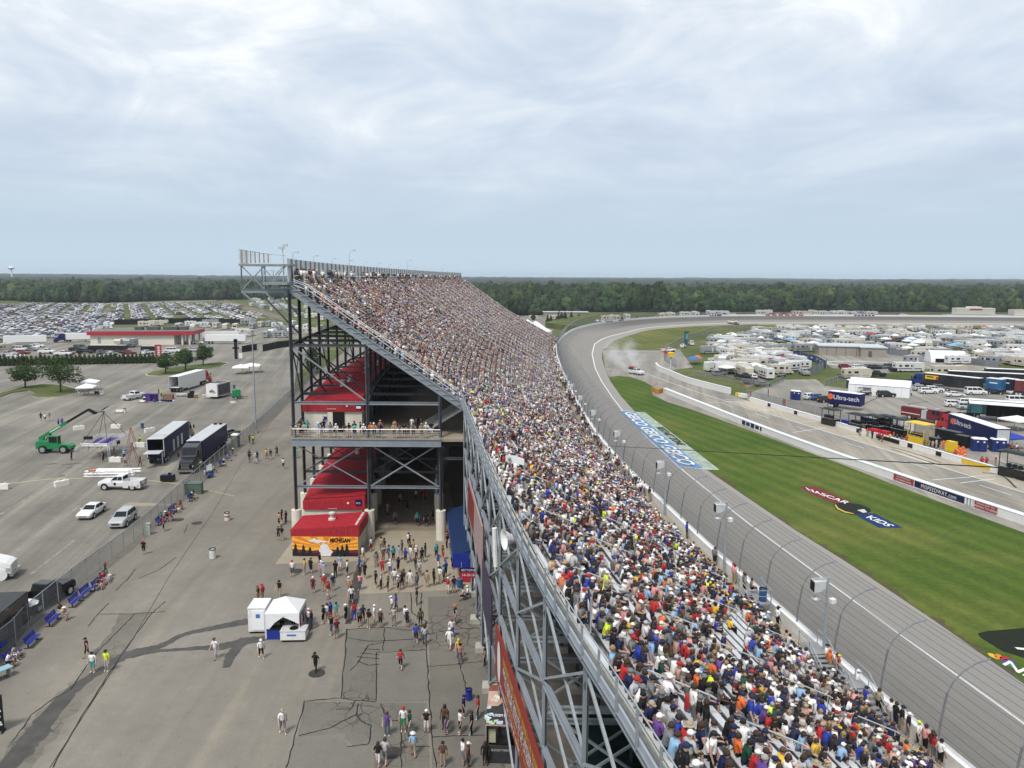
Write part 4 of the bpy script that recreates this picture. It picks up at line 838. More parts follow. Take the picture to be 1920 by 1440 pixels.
def crew(txt, where, group, z=.012, ang=None, fn=None, verb=None, mass=False):
 out = []; L_ = [l.split() for l in txt.split(';') if l.split()]; X_ = sorted(float(l[0]) for l in L_); Y_ = sorted(float(l[1]) for l in L_)
 for ln in txt.split(';'):
  p = ln.split()
  if not p: continue
  x, y = float(p[0]), float(p[1]); code = p[2]; pose = p[3] if len(p) > 3 else 'stand'; a = float(p[4]) if len(p) > 4 else (rnd.uniform(0, 360) if ang is None else ang+rnd.uniform(-40, 40))
  pose = {'s': 'stand', 'w': 'walk', 'f': 'folded', 'r': 'rail', 'd': 'stride', 'u': 'sit_up', 'l': 'sit_lean', 'p': 'sit_phone', 'x': 'ladder', 'stand': 'stand'}[pose]
  q_ = X_.index(x)/max(1, len(X_)-1); q2_ = Y_.index(y)/max(1, len(Y_)-1)
  if fn: x, y = fn(x, y)
  g = G(x, y, z); zz = z
  if z > 4 and z < 5: g = (min(max(g[0], xf(g[1])+.7), xw(g[1])-.95), g[1])
  if mass: EXTRA.append((pose, (g[0], g[1], z+(.44 if pose.startswith('sit') else 0)), R(a), code)); continue
  out.append((x, person(pose, (g[0], g[1], zz+(.44 if pose.startswith('sit') else 0)), R(a), code, where, group, (('leftmost' if q_ < .25 else 'left of centre' if q_ < .5 else 'right of centre' if q_ < .75 else 'rightmost'), ('up front' if q2_ > .6 else 'farther back' if q2_ < .4 else 'mid row'), 'a step apart', 'half hidden'), verb)))
 return out
ZB = lambda x, y: (440+x/3.6, 1040+y/3.6)
ZA = lambda x, y: (460+x/4, 740+y/4)
ZL = lambda x, y: (x/3.6, 1040+y/3.6)
ZF = lambda x, y: (270+x/8, 840+y/8)
Q = 'people on the concourse'
crew('390 150 WDcR; 475 135 YLcK; 515 128 KKcK s 60; 575 95 KKh; 585 150 Pkcz; 600 158 ULcU; 530 262 MMcW s 90; 605 250 RtcW; 632 302 RWcR; 665 245 NGcW; 682 152 KKhz; 712 108 UWh; 762 142 WKh s 180; 770 262 stcW; 845 242 PDh; 880 165 KKh; 845 118 BNhz', 'before the mural hut', Q, fn=ZB)
crew('190 322 RtcR; 160 324 bkcR; 305 290 Ktx w 250', 'behind the freezer cabin', Q, fn=ZB)
crew('500 492 WDcW; 520 505 KDcR; 600 468 KKcK; 625 452 WkcK; 646 442 BNcB; 687 442 TkcK; 655 545 KDcR f; 690 568 MGcR f', 'beside the white vendor tent', Q, fn=ZB)
crew('752 460 KNcW; 808 447 RBhz; 843 485 GKe; 868 460 NKh; 908 496 KkcK; 943 467 WWcW; 986 490 bKcW; 1062 396 WGcW w; 1092 391 BNh w; 1075 481 LGe; 1150 470 WGh; 1165 490 NKcW; 1255 490 oKx; 790 326 WNcN w 270', 'in cracked asphalt queue', Q, fn=ZB)
crew('1230 342 KGcKz s 180', 'alone at concrete slab edge', Q, fn=ZB); crew('1225 600 BKx w 90; 1282 610 LDlh w 90', 'crossing cracked asphalt with bag', Q, fn=ZB)
crew('1120 776 RKh w 90', 'on smooth square asphalt patch', Q, fn=ZB); crew('1490 470 KGcOz s 200', 'near the steel column footing', Q, fn=ZB)
crew('1466 560 WBcR w 270; 1450 640 WWcW d 80; 1512 700 YGcY w 270; 1520 738 sDx s 270', 'beside lower stand frame', Q, fn=ZB); crew('1690 750 KKcKz s 180; 1672 560 KDhz s', 'in steel column shade', Q, fn=ZB)
crew('180 702 WKcW w 300', 'beside puddle near freezer cabin', Q, fn=ZB); crew('548 792 KKcKz w 250', 'on the dark manhole cover', Q, fn=ZB); crew('325 1210 WGct w 300', 'alone on open asphalt', Q, fn=ZB)
crew('1030 1222 VDhz s 270', 'above tar seamed patch', Q, fn=ZB); crew('1140 1196 WgcR s 270; 1182 1216 dGhz s 200', 'in pair on seamed patch', Q, fn=ZB); crew('1295 1206 KWcW s 90', 'beside the dropped white litter', Q, fn=ZB)
crew('1417 1180 bNlh s 250; 1436 1210 bVlx s 200; 1522 1212 WKx s 200; 1600 1216 KKhz s 180; 1545 1100 NKcK s 0; 1642 1112 RDhz s 180', 'in drink stall line', Q, fn=ZB)
crew('968 1436 KWlh w 80; 1015 1420 LGh w 80; 1205 1366 UkSW w 100', 'at the bottom of asphalt', Q, fn=ZB); crew('1405 1436 btcK s 90; 1540 1420 WGx s 20; 1576 1442 sKcW s 0; 1690 1432 KKlx s 90', 'near the drink counter', Q, fn=ZB)
crew('1440 266 RWcW s 60; 1480 260 NGcN s 120', 'at the blue trash barrel', Q, fn=ZB); crew('1575 300 WNcW u 180; 1555 312 LKcK l 180', 'on bench by column footing', Q, fn=ZB)
crew('955 224 KKcK; 990 234 LKe; 1035 250 GoSk; 1080 207 WGh; 1103 249 LKcW; 1143 206 btx; 1185 222 WWh s 90; 1230 233 GDhz; 1298 222 tkcK; 1345 210 KKh; 1386 196 WkcK; 1426 152 BNcB; 1374 106 BWcB; 1470 102 KKh; 1248 146 LGe; 1222 130 KDh; 1105 122 NKh; 1050 136 WBcW; 998 135 RRcR; 955 84 Gkh; 1130 236 KKlh; 1410 176 AKcK', 'in concrete slab queue', Q, fn=ZB)
crew('945 1178 WRh; 1020 1182 tGh; 1046 1192 KKcK; 1226 1142 WKx; 1232 1172 KKcK; 1262 1192 tkh; 1282 1242 WKcW; 1202 1268 BNcN; 1152 1242 ULh; 1110 1252 TKlh; 1076 1250 BBcK; 1036 1266 oGSk; 985 1282 GkSt; 1326 1262 KKx; 1432 1232 TNcT; 1482 1242 bRh; 1512 1152 KNhz; 1546 1202 KKcKz; 1556 1304 GKhz; 1240 1252 WLlf; 885 1252 WkcK w; 1350 1225 KDhz; 1175 1205 Dkh', 'at back of slab queue', Q, fn=ZA)
crew('255 986 tKx; 276 962 KKlh; 306 968 KNhz; 250 1092 KKcK; 275 1098 Kkh', 'by the tall stand pier', Q, fn=ZA); crew('286 556 WKx w 270', 'alone on the far concourse', Q, fn=ZA)
crew('236 460 bKh w; 190 485 NGh w; 160 482 Ytlf w; 90 500 NDhz w; 76 518 LWcW w; 30 490 KKh w; 365 470 RKh; 390 474 Tklh', 'far up concourse by fence', Q, fn=ZA, mass=True)
crew('1125 972 GNh; 1290 982 TNcT w 270; 1356 986 NKcK w 270; 1066 906 Ptcb; 1280 802 WKh; 986 912 BKh; 1215 870 KKh; 1160 830 LKh; 1350 810 RKh; 1410 940 bKh; 1325 780 LNh', 'in shade under tall stand', Q, fn=ZA, mass=True)
def bx(x): return (540+x/6)
for i, (x, code, dy) in enumerate([(62, 'NkcN', 0), (75, 'WNcB', .2), (130, 'tKh', .6), (150, 'KKlh', .1), (190, 'LGh', 0), (170, 'gKh', 1.2), (215, 'TKcT', 1.4), (135, 'MKSt', 1.6), (345, 'UWcW', 0), (372, 'bKlh', .3), (480, 'GGh', 0), (545, 'WGcW', 0), (640, 'btx', 0), (688, 'KLcK', .3), (752, 'AKh', 0), (745, 'KNcK', .6), (815, 'KbcK', .5), (855, 'WNcW', 0), (935, 'Okf', .1), (970, 'tKcW', 0), (1043, 'NNcR', 0), (1195, 'tocO', 0), (1258, 'DGh', 0), (1310, 'KKlx', 0), (1350, 'bKlh', .1), (1410, 'DKh', .2), (1505, 'koSk', 0), (1555, 'WkcW', .3), (1610, 'NWh', .8)]):
 X = AY(bx(x), 815, 84.95+dy)[0]
 person('rail' if dy < .35 else 'stand', (X, 85.05+dy, 12.05), R(-90 if dy < .35 else rnd.choice((90, 200, -60))), code, 'at upper concourse rail', 'people along the upper concourse rail', ('leftmost' if x < 300 else 'left bay' if x < 880 else 'right bay', 'one step back'))
for X, y, code in ((bx(402), 87.3, 'NBhz'), (bx(1395), 89, 'WWhz'), (bx(1467), 90, 'KKhz'), (bx(1037), 87, 'PtcW'), (bx(1200), 87.5, 'tkh')):
 person('stand', (AY(X, 800, y)[0], y, 12.05), R(90), code, 'on upper concourse, back turned', 'people along the upper concourse rail')
FB = 'people along the parking lot fence'
crew('255 1120 gDcB u 0; 300 1095 tGSW l 0; 345 1110 NDh u -10; 375 1085 RKh l 0; 430 985 BLh l 0; 480 975 PWh u 0; 530 925 Rth l -10; 700 800 NKcW l 0; 740 760 Kkh u 0; 745 650 WRcW u 0; 920 440 WWh u 0; 1040 375 AKh l -10; 1180 285 NWcW l -10; 1255 195 LBh u 0; 1330 120 NDcW u 0', 'on blue fence bench', FB, fn=ZF)
crew('300 1250 RKh s 200', 'by seated fence family', FB, fn=ZF); crew('270 1040 KKcO s 90', 'alone by fence', FB); crew('195 1082 dKcR s 240; 1008 0 dKh' if 0 else '199 1083 dKcR s 240', 'over the bench group', FB)
crew('190 240 Nkh u 0; 188 228 RDcW u 0' if 0 else '183 1106 bth u 0; 188 1098 VRh u 0; 195 1094 RUh u 0; 199 1088 TWh u 0', 'on crowded bench end', FB)
crew('118 1163 kkSW l -10; 112 1155 bWh u -10', 'eating on short blue bench', FB); crew('14 1252 WKh l 0; 24 1238 kWx l 0', 'on lower left corner bench', FB)
crew('590 695 KKcK w 200', 'with backpack by wet strip', FB, fn=ZL); crew('628 795 WTx s 270', 'turquoise shorts by cracked strip', FB, fn=ZL); crew('722 790 ELcK s 260', 'on the dark wet strip', FB, fn=ZL); crew('1455 705 WLcb w 250', 'with white bag by puddle', FB, fn=ZL)
crew('868 0 KKh' if 0 else '468 832 KKhz s; 475 833 EKhz s; 468 868 KDhz w', 'beyond the far fence end', FB)
LOTP = 'crew and walkers in the parking lot'
crew('77 789 KKh d 90; 85 790 WKh d 100; 93 789 Gkh d 90', 'running in parking lot', LOTP); crew('110 800 BKcB w 90; 117 799 BNh w 90', 'passing the green lifting machine', LOTP)
crew('134 863 KKhz s 0; 194 866 KKhz s 180', 'at truss stage leg', LOTP); crew('215 856 KKcK s; 233 862 UNcU s 90; 236 874 LKcK w 200; 263 874 bKhz w 0', 'around the truss stage', LOTP); crew('265 830 EKhz l 180', 'crouching by white block', LOTP)
crew('298 742 KKhz; 303 745 EKcEz', 'behind open white trailer', LOTP)
skinw = (36, 28, 16, 11, 9); shirts = 'WWWWWWWWWWWWLLLLLLGGGGGGGKKKKKKKKKKKKKKKNNNNNNNNBBBUUURRRRMMOYEdoPPVtbsDD'; pants = 'GGkkKKKNNDDDDtoLW'; hds = ['cW']*7+['cK']*6+['cN']*4+['cR', 'cR', 'cB', 'cL', 'cL', 'cG', 'cG', 'Sk', 'ck', 'cb', 'lf', 'lf', 'lf', 'lh', 'lh', 'lh', 'lx']+['h']*9+['x']*6+['f', 'f', 'e', 'e']
seats = []
for r in range(0, NL+NU):
 y = Y0 if r < NL else Y1+.6
 while y < YF-.5:
  st_ = .46 if y < 120 else .50; y += st_*rnd.uniform(.9, 1.16)
  if min(abs(y-a) for a in aisles[max(0, int((y-6.5)//AISLE)):int((y-6.5)//AISLE)+3] or [999]) < .82: continue
  occ = .94
  if y > 60 and noise.noise((y*.22, r*.5, 3.1)) > (.36 if y < 200 else .33): continue
  if y <= 60 and noise.noise((y*.36, r*.7, 3.1)) > .205: continue
  if rnd.random() > occ: continue
  x = rowx(y, r)+(rowx(y, r+1)-rowx(y, r))*.5; seats.append((x, y, rowz(r)+.47, r))
inview = []
for i, (x, y, z, r) in enumerate(seats):
 if y < 14: continue
 px, py = sproj(x, y, z+.4)
 if -10 < px < 1930 and py < 1462: inview.append((x*x+y*y+(z-30)**2, i))
inview.sort(); keep = set(i for _, i in inview)
print('seats in view', len(inview))
NSEAT = 96
front = [i for _, i in inview[:NSEAT]]
info = {}
for i in keep: info[i] = (rnd.choice(shirts), rnd.choice(pants), rnd.choice(hds))
ordn = ['top', 'second', 'third', 'fourth', 'fifth', 'sixth', 'seventh', 'eighth', 'ninth', 'tenth', 'eleventh', 'twelfth', 'thirteenth', 'fourteenth', 'fifteenth']
for i in front:
 x, y, z, r = seats[i]; s_, p_, h_ = info[i]; rr = NL-1-r; wh = '%s row below girder' % ordn[rr] if rr < len(ordn) else 'low in nearest seats'
 nb = [j for j in (i-1, i+1) if j in info and seats[j][3] == r and abs(seats[j][1]-y) < 1.0]; ex = tuple(('beside one in %s' % PAL[info[j][0]][0] if info[j][0] != 's' else 'beside one shirtless') for j in nb)
 pose = rnd.choices(('sit_lean', 'sit_up', 'sit_phone', 'stand'), (42, 34, 18, 4))[0]
 person(pose, (x, y, z if pose != 'stand' else z-.47), R(rnd.gauss(0, 24)-8), s_+p_+h_, wh, 'spectators in the nearest rows', ex, {'sit_lean': 'seated', 'sit_up': 'upright', 'sit_phone': 'with a phone', 'stand': 'standing'}[pose])
WK = 'spectators on the trackside walkway'
Z6 = lambda x, y: (1387+x*.2778, 1040+y*.2778)
crew('735 838 KKcKz; 778 832 tNcN; 818 842 RDcY; 848 955 WGcW; 800 1072 BDcNz; 948 1082 kKh; 1045 1152 WLh; 1092 1182 KNh; 1142 1216 KkcK; 1190 1254 KGcW; 1240 1310 WKcE; 1302 1352 PKh; 1340 1392 Mkh; 1378 1402 RDh; 1500 1442 WKx; 600 805 OkcO; 606 770 WGcN; 250 505 WKcK; 60 262 GKh; 100 255 GNh', 'on walkway by track wall', WK, z=4.5, ang=0, fn=Z6)
crew('1377 1092 PtcR; 1384 1095 Pkh; 1312 1010 BKcK; 1355 1060 GKh; 1167 872 KKh; 1178 880 RKh; 1187 893 YKh; 1215 930 WKh; 1227 940 Kth', 'far up trackside walkway', WK, z=4.5, ang=0, mass=True)
fs_ = set(front)
def colours(n, table, pick):
 return np.array([table[c] for c in pick])
groups = {}
def lowperson(h):
 mb = MB(); cl = []
 def bx_(c, d, k, top=1.0): mb.box(c, d, top=top); cl.extend([k]*6)
 bx_((.05, 0, .28), (.24, .40, .48), 0, .85); bx_((.30, 0, .09), (.44, .34, .17), 2); bx_((.46, .10, -.2), (.11, .11, .5), 5); bx_((.46, -.10, -.2), (.11, .11, .5), 5)
 bx_((.16, .22, .32), (.14, .09, .28), 6); bx_((.16, -.22, .32), (.14, .09, .28), 6); bx_((.33, .14, .18), (.28, .08, .08), 1); bx_((.33, -.14, .18), (.28, .08, .08), 1)
 n0 = len(mb.f); mb.lathe([(.06, .52), (.095, .60), (.10, .68), (.07, .77), (.01, .79)], (.10, 0, 0), 6); k = len(mb.f)-n0; cl.extend([1]*12+[3]*(k-12))
 if h == 'cap': mb.box((.24, 0, .70), (.13, .13, .02)); cl.extend([3]*6)
 if h == 'sun_hat': mb.lathe([(.19, .69), (.19, .705), (.08, .75)], (.10, 0, 0), 8); cl.extend([3]*(len(mb.f)-len(cl)))
 if h == 'long_hair': mb.box((.0, 0, .58), (.07, .16, .26)); cl.extend([3]*6)
 return np.array(mb.v), mb.f, cl
LOWT = {h: lowperson(h) for h in ('cap', 'sun_hat', 'hair', 'long_hair')}
def crowd_groups(items):
 by = {}
 for (tmpl, pos, rz, sc, col) in items: by.setdefault(id(tmpl), (tmpl, []))[1].append((pos, rz, sc, col))
 out = []
 for tmpl, L in by.values(): out.append((tmpl[0], tmpl[1], tmpl[2], np.array([q[0] for q in L]), np.array([q[1] for q in L]), np.array([q[2] for q in L]), np.array([q[3] for q in L])))
 return out
items = []
for i in keep:
 if i in fs_: continue
 x, y, z, r = seats[i]; s_, p_, h_ = info[i]; sk = np.array(SKIN[rnd.choices(range(5), skinw)[0]])*rnd.uniform(.85, 1.15)
 if h_[0] == 'c': hk, hc = 'cap', PAL[h_[1]][1]
 elif h_[0] == 'S': hk, hc = 'sun_hat', PAL[h_[1]][1]
 else: hk = 'long_hair' if 'l' in h_ else 'hair'; hc = HAIRC[h_[-1]][1]
 if y > 66 and rnd.random() < .16: s_ = rnd.choice('WWULB')
 j = rnd.uniform(.75, 1.25); sc_ = sk if s_ == 's' else np.array(PAL[s_][1])*j; pc = np.array(PAL[p_][1])*rnd.uniform(.8, 1.2); lg = pc if rnd.random() < .4 else sk
 if rnd.random() < .05: sc_ = sk
 col = [sc_, sk, pc, hc, (.5, .5, .5) if rnd.random() < .5 else (.03, .03, .03), lg, sk if rnd.random() < .42 else sc_]
 stn = rnd.random() < .03
 if y < 66:
  pose = 'stand' if stn else rnd.choices(('sit_lean', 'sit_up', 'sit_phone'), (45, 37, 18))[0]; t = LO[pose, hk]; zz = z-.47 if stn else z
 else: t = LOWT[hk]; zz = z+(.35 if stn else 0)
 s = rnd.uniform(.84, 1.0); items.append((t, (x+rnd.uniform(-.06, .06), y, zz), rnd.gauss(-.1, .42), (s, s*rnd.uniform(.95, 1.15), s), col))
CROWD = MA('crowd_cloth', .8)
tag(quick(crowd_groups(items), 'crowd', CROWD), 'thousands of seated spectators filling the grandstands', 'crowd', kind='stuff')
# ------------------------------------------------------------------ vehicles
KIND = dict(
sedan=dict(L=4.75, W=1.84, st=[(2.36, .36, .62, .86), (2.25, .30, .74, .95), (1.9, .27, .82, 1), (.95, .27, .95, 1), (-1.65, .27, 1.0, 1), (-2.2, .32, .98, .96), (-2.38, .4, .85, .88)], cab=(1.0, -1.85, .93, .20, -1.05, 1.44), wb=1.38, r=.33),
suv=dict(L=4.65, W=1.88, st=[(2.30, .36, .80, .88), (2.2, .28, .95, .96), (1.8, .26, 1.02, 1), (.95, .26, 1.10, 1), (-2.05, .26, 1.12, 1), (-2.28, .38, 1.05, .94)], cab=(1.05, -2.24, 1.06, .25, -1.95, 1.68), wb=1.36, r=.36),
pickup=dict(L=6.1, W=2.02, st=[(3.02, .55, 1.05, .9), (2.92, .48, 1.2, .97), (2.6, .46, 1.28, 1), (1.35, .46, 1.34, 1), (-.55, .46, 1.36, 1)], cab=(1.35, -.55, 1.32, .70, -.45, 2.02), wb=1.95, r=.45, bed=True),
van=dict(L=5.3, W=1.98, st=[(2.6, .34, .85, .88), (2.5, .28, 1.05, .96), (2.1, .26, 1.15, 1), (1.5, .26, 1.25, 1), (-2.5, .26, 1.28, 1), (-2.64, .36, 1.2, .96)], cab=(1.75, -2.62, 1.2, .95, -2.5, 2.05), wb=1.6, r=.36))
def body_mb(k):
 s = KIND[k]; w = s['W']/2; mb = MB(); rings = []
 for x, z0, z1, q in s['st']:
  a = w*q; h = z1-z0; rings.append([(x, -a*.9, z0), (x, -a, z0+h*.22), (x, -a, z0+h*.72), (x, -a*.90, z1), (x, a*.90, z1), (x, a, z0+h*.72), (x, a, z0+h*.22), (x, a*.9, z0)])
 mb.loft([r[::-1] for r in rings] if True else rings)
 b0, b1, zb, r0, r1, zr = s['cab']; wb = w*.9; wr = w*.72
 mb.loft([[(b0, -wb, zb), (b1, -wb, zb), (b1, wb, zb), (b0, wb, zb)], [(r0, -wr, zr-.05), (r1, -wr, zr-.05), (r1, wr, zr-.05), (r0, wr, zr-.05)], [(r0-.12, -wr*.9, zr), (r1+.1, -wr*.9, zr), (r1+.1, wr*.9, zr), (r0-.12, wr*.9, zr)]])
 if s.get('bed'):
  x0, x1 = -.55, -3.0
  for sg in (1, -1): mb.box(((x0+x1)/2, sg*(w-.07), .86), (x0-x1, .14, 1.0))
  mb.box(((x0+x1)/2, 0, .62), (x0-x1, 2*w-.28, .3)); mb.box((x1+.05, 0, .95), (.1, 2*w-.28, .72))
  for sg in (1, -1): mb.box((x1+.9, sg*(w+.03), .8), (1.2, .18, .35))
 return mb
def glass_mb(k):
 s = KIND[k]; w = s['W']/2; b0, b1, zb, r0, r1, zr = s['cab']; wb = w*.9; wr = w*.72; out = []
 B = lambda x, y: Vector((x, y, zb)); T = lambda x, y: Vector((x, y, zr-.05))
 def quad(a, b_, c, d, t0, t1, u0, u1):
  P = lambda u, t: (a.lerp(b_, u)).lerp(d.lerp(c, u), t)
  q = [P(u0, t0), P(u1, t0), P(u1, t1), P(u0, t1)]; n = (q[1]-q[0]).cross(q[3]-q[0]).normalized()*.012
  return MB().add([tuple(p+n) for p in q]+[tuple(p-n) for p in q], [(0, 1, 2, 3), (7, 6, 5, 4)])
 out.append(('windscreen', quad(B(b0, -wb), B(b0, wb), T(r0, wr), T(r0, -wr), .12, .95, .06, .94)))
 out.append(('rear_window', quad(B(b1, wb), B(b1, -wb), T(r1, -wr), T(r1, wr), .25, .92, .1, .9)))
 n = 3 if k in ('suv', 'van') else 2
 for sg in (1, -1):
  A, C, D, E = (B(b1, -wb), B(b0, -wb), T(r0, -wr), T(r1, -wr)) if sg < 0 else (B(b0, wb), B(b1, wb), T(r1, wr), T(r0, wr))
  us = [(.08, .50), (.54, .93)] if n == 2 else [(.05, .32), (.35, .63), (.66, .95)]
  for u in us: out.append(('side_window', quad(A, C, D, E, .14, .9, *u)))
 return out
def lights(k):
 s = KIND[k]; w = s['W']/2; x, z0, z1, q = s['st'][0]; xr = -s['L']/2+.02 if not s.get('bed') else -3.06; out = []
 for sg in (1, -1):
  out.append(('headlight', MB().box((x-.10, sg*w*.70, z0+(z1-z0)*.75), (.26, .36, .15)), ALU)); zt = s['st'][-1][2]-.16 if not s.get('bed') else 1.15
  out.append(('tail_light', MB().box((xr+.06, sg*w*.80, zt), (.12, .26, .20) if not s.get('bed') else (.1, .2, .4)), M('tail_light', (.30, .01, .01), .3, .1)))
 out.append(('grille', MB().box((x-.02, 0, z0+(z1-z0)*.55), (.10, w*1.0, (z1-z0)*.38)), BLACK)); out.append(('number_plate', MB().box((xr-.02 if s.get('bed') else xr-.03, 0, .75), (.05, .34, .16)), WHITE))
 return out
def wheel(parent, x, y, r, w_=.24, rim=ALU):
 t = MB().disc((0, 0, 0), r, w=w_, n=16).build('wheel', RUBBER, parent, loc=(x, y, r)); MB().disc((0, 0, 0), r*.62, w=w_+.02, n=12).build('rim', rim, t); return t
PROTO = {}
def car(k, label, cat, loc, rz, col, group=None, name=None):
 t = thing(name or k, label, cat, loc, rz, group); t.color = (*col, 1)
 b = body_mb(k).build('body', PAINT, t); b.color = (*col, 1)
 for n, g in glass_mb(k): g.build(n, GLASS, t)
 for n, g, m in lights(k): g.build(n, m, t)
 s = KIND[k]
 for sx_ in (1, -1):
  for sg in (1, -1): wx = sx_*s['wb']+(.1 if k == 'pickup' else 0); wheel(t, wx, sg*(s['W']/2-.07), s['r']); MB().disc((wx, sg*(s['W']/2-.02), s['r']+.03), s['r']*1.2, w=.06).build('wheel_arch', BLACK, t)
 if k != 'van':
  for sg in (1, -1): m_ = MB().box((s['cab'][0]-.35, sg*(s['W']/2+.08), s['cab'][2]+.1), (.12, .2, .14)).build('mirror', PAINT, t); m_.color = (*col, 1)
 return t
def car_low(k, seg=8):
 mb = body_mb(k); n = len(mb.f); mb.m = [0]*n
 for nm, g in glass_mb(k): mb.add(g.v[:4], [(0, 1, 2, 3)], 1)
 s = KIND[k]
 for sx_ in (1, -1):
  for sg in (1, -1): mb.disc((sx_*s['wb'], sg*(s['W']/2-.06), s['r']), s['r']*1.1, w=.2, n=seg, mi=2)
 w = s['W']/2
 for sg in (1, -1): mb.box((-s['L']/2+.02, sg*w*.8, s['st'][-1][2]-.15), (.1, .25, .18), mi=3)
 return mb
CARLOW = {k: car_low(k) for k in KIND}
CARMESH = {k: CARLOW[k].mesh('parked_'+k, [PAINT, GLASS, RUBBER, M('tail_light', (.30, .01, .01), .3, .1)]) for k in KIND}
CCOL = [('white', (.72, .72, .72)), ('silver', (.42, .43, .45)), ('grey', (.14, .145, .155)), ('black', (.014, .014, .016)), ('dark blue', (.02, .035, .11)), ('red', (.17, .012, .016)), ('blue', (.03, .10, .30)), ('beige', (.36, .31, .24)), ('dark green', (.02, .06, .04)), ('maroon', (.10, .012, .02))]
CWT = (30, 17, 16, 19, 5, 7, 3, 2, 1, 2)
CNT = {}
def lowcar(k, x, y, rz, ci, label, group, z=.012, mesh=None, name=None):
 o = link(name or {'sedan': 'sedan', 'suv': 'suv', 'pickup': 'pickup', 'van': 'van'}[k], mesh or CARMESH[k], None, (x, y, z), rz); o.color = (*CCOL[ci][1], 1)
 return tag(o, label, {'suv': 'suv', 'sedan': 'car', 'pickup': 'pickup', 'van': 'van'}[k], group)
def tractor(label, loc, rz, mat, sleeper=True, conv=True, group=None, name='truck', rim=CHROME):
 t = thing(name, label, 'truck', loc, rz, group)
 mb = MB(); z0 = 1.15
 mb.loft([[(x, -1.22*q, zl), (x, 1.22*q, zl), (x, 1.22*q, zt*.55+zl*.45), (x, 1.12*q, zt), (x, -1.12*q, zt), (x, -1.22*q, zt*.55+zl*.45)] for x, zl, zt, q in ([(.9, z0, 3.85, 1), (1.3, z0, 3.95, 1), (3.0, z0, 3.65, 1), (3.35, z0, 3.0, 1), (3.75, z0, 2.35, .97), (3.8, .75, 2.2, .95), (5.2, .75, 1.75, .88), (5.6, .6, 1.5, .82)] if conv else [(.9, z0, 3.9, 1), (3.4, .8, 3.7, 1), (3.8, .6, 2.6, 1)])])
 mb.build('cab', mat, t)
 MB().add([(3.05, -1.02, 3.5), (3.66, -1.06, 2.45), (3.66, 1.06, 2.45), (3.05, 1.02, 3.5), (3.09, -1.02, 3.52), (3.70, -1.06, 2.47), (3.70, 1.06, 2.47), (3.09, 1.02, 3.52)], [(4, 5, 6, 7), (3, 2, 1, 0)]).build('windscreen', GLASS, t)
 for sg in (1, -1):
  MB().add([(2.45, sg*1.235, 2.3), (3.35, sg*1.235, 2.3), (3.15, sg*1.215, 2.95), (2.45, sg*1.215, 2.95)], [(0, 1, 2, 3), (3, 2, 1, 0)]).build('side_window', GLASS, t)
  MB().box((1.5, sg*1.23, 2.6), (.5, .02, .45)).build('side_window', GLASS, t)
  MB().lathe([(.62, -.2), (.62, .2)], n=16).xf().build('fender', mat, t, loc=(4.7, sg*.98, .62)).rotation_euler = (R(90), 0, 0)
  MB().box((5.35, sg*.95, 1.15), (.3, .36, .28)).build('headlight', ALU, t); MB().tube((.75, sg*1.0, 1.2), (.75, sg*1.0, 4.1), .09, 8).build('exhaust_stack', CHROME, t)
  MB().lathe([(.33, -.6), (.33, .6)], n=12).build('fuel_tank', CHROME, t, loc=(2.0, sg*1.0, .8)).rotation_euler = (0, R(90), 0)
  MB().box((3.75, sg*1.5, 2.6), (.12, .25, .6)).build('mirror', BLACK, t)
  for x in (4.7, .65, -.65): wheel(t, x, sg*(.98 if x > 2 else .95), .52, .32 if x > 2 else .62, rim)
 MB().box((5.62, 0, 1.2), (.08, 1.2, .75)).build('grille', CHROME, t); MB().box((5.65, 0, .55), (.3, 2.3, .32)).build('bumper', CHROME, t); MB().box((1.6, 0, .85), (6.2, .9, .28)).build('chassis', BLACK, t)
 return t
def trailer(label, loc, rz, mside, mroof=None, L=15.5, H=4.05, W=2.55, rear_open=False, skirt=None, legs=False, group=None, wheels_at=(-.36, -.44), z0=1.2, name='semi_trailer', cat='trailer'):
 t = thing(name, label, cat, loc, rz, group); h = W/2; a = L/2
 if rear_open:
  mb = MB()
  for sg in (1, -1): mb.box((0, sg*(h-.04), (z0+H)/2), (L, .08, H-z0))
  mb.box((a-.04, 0, (z0+H)/2), (.08, W-.16, H-z0)); mb.box((0, 0, z0+.05), (L-.1, W-.16, .1)); mb.build('box', mside, t)
  MB().box((-.1, 0, H+.03), (L, W, .06)).build('roof', mroof or mside, t); MB().box((a-1.5, 0, 2.6), (.05, W-.2, 2.6)).build('bulkhead', DARKIN, t)
  for sg in (1, -1): MB().box((-a+.02, sg*(h-.02), (z0+H)/2), (.12, .12, H-z0+.1)).build('door_post', ALU, t)
 else:
  MB().box((0, 0, (z0+H)/2), (L, W, H-z0)).build('box', mside, t); MB().box((0, 0, H+.03), (L-.02, W-.04, .06)).build('roof', mroof or mside, t)
  MB().box((-a-.02, 0, (z0+H)/2), (.05, W-.2, H-z0-.2)).build('rear_door', mside, t)
 MB().box((-a-.05, 0, z0-.15), (.15, W, .22)).build('bumper', BLACK, t); MB().box((0, 0, z0-.15), (L-.4, 1.1, .22)).build('chassis', BLACK, t)
 for f in wheels_at:
  for sg in (1, -1): wheel(t, L*f, sg*(h-.36), .5, .6)
 if skirt:
  for sg in (1, -1): MB().box((L*.03, sg*(h-.02), .8), (L*.45, .05, .8)).build('side_skirt', skirt, t)
 if legs:
  for sg in (1, -1): MB().box((a-3, sg*.8, .6), (.15, .15, 1.2)).build('landing_leg', BLACK, t)
 return t
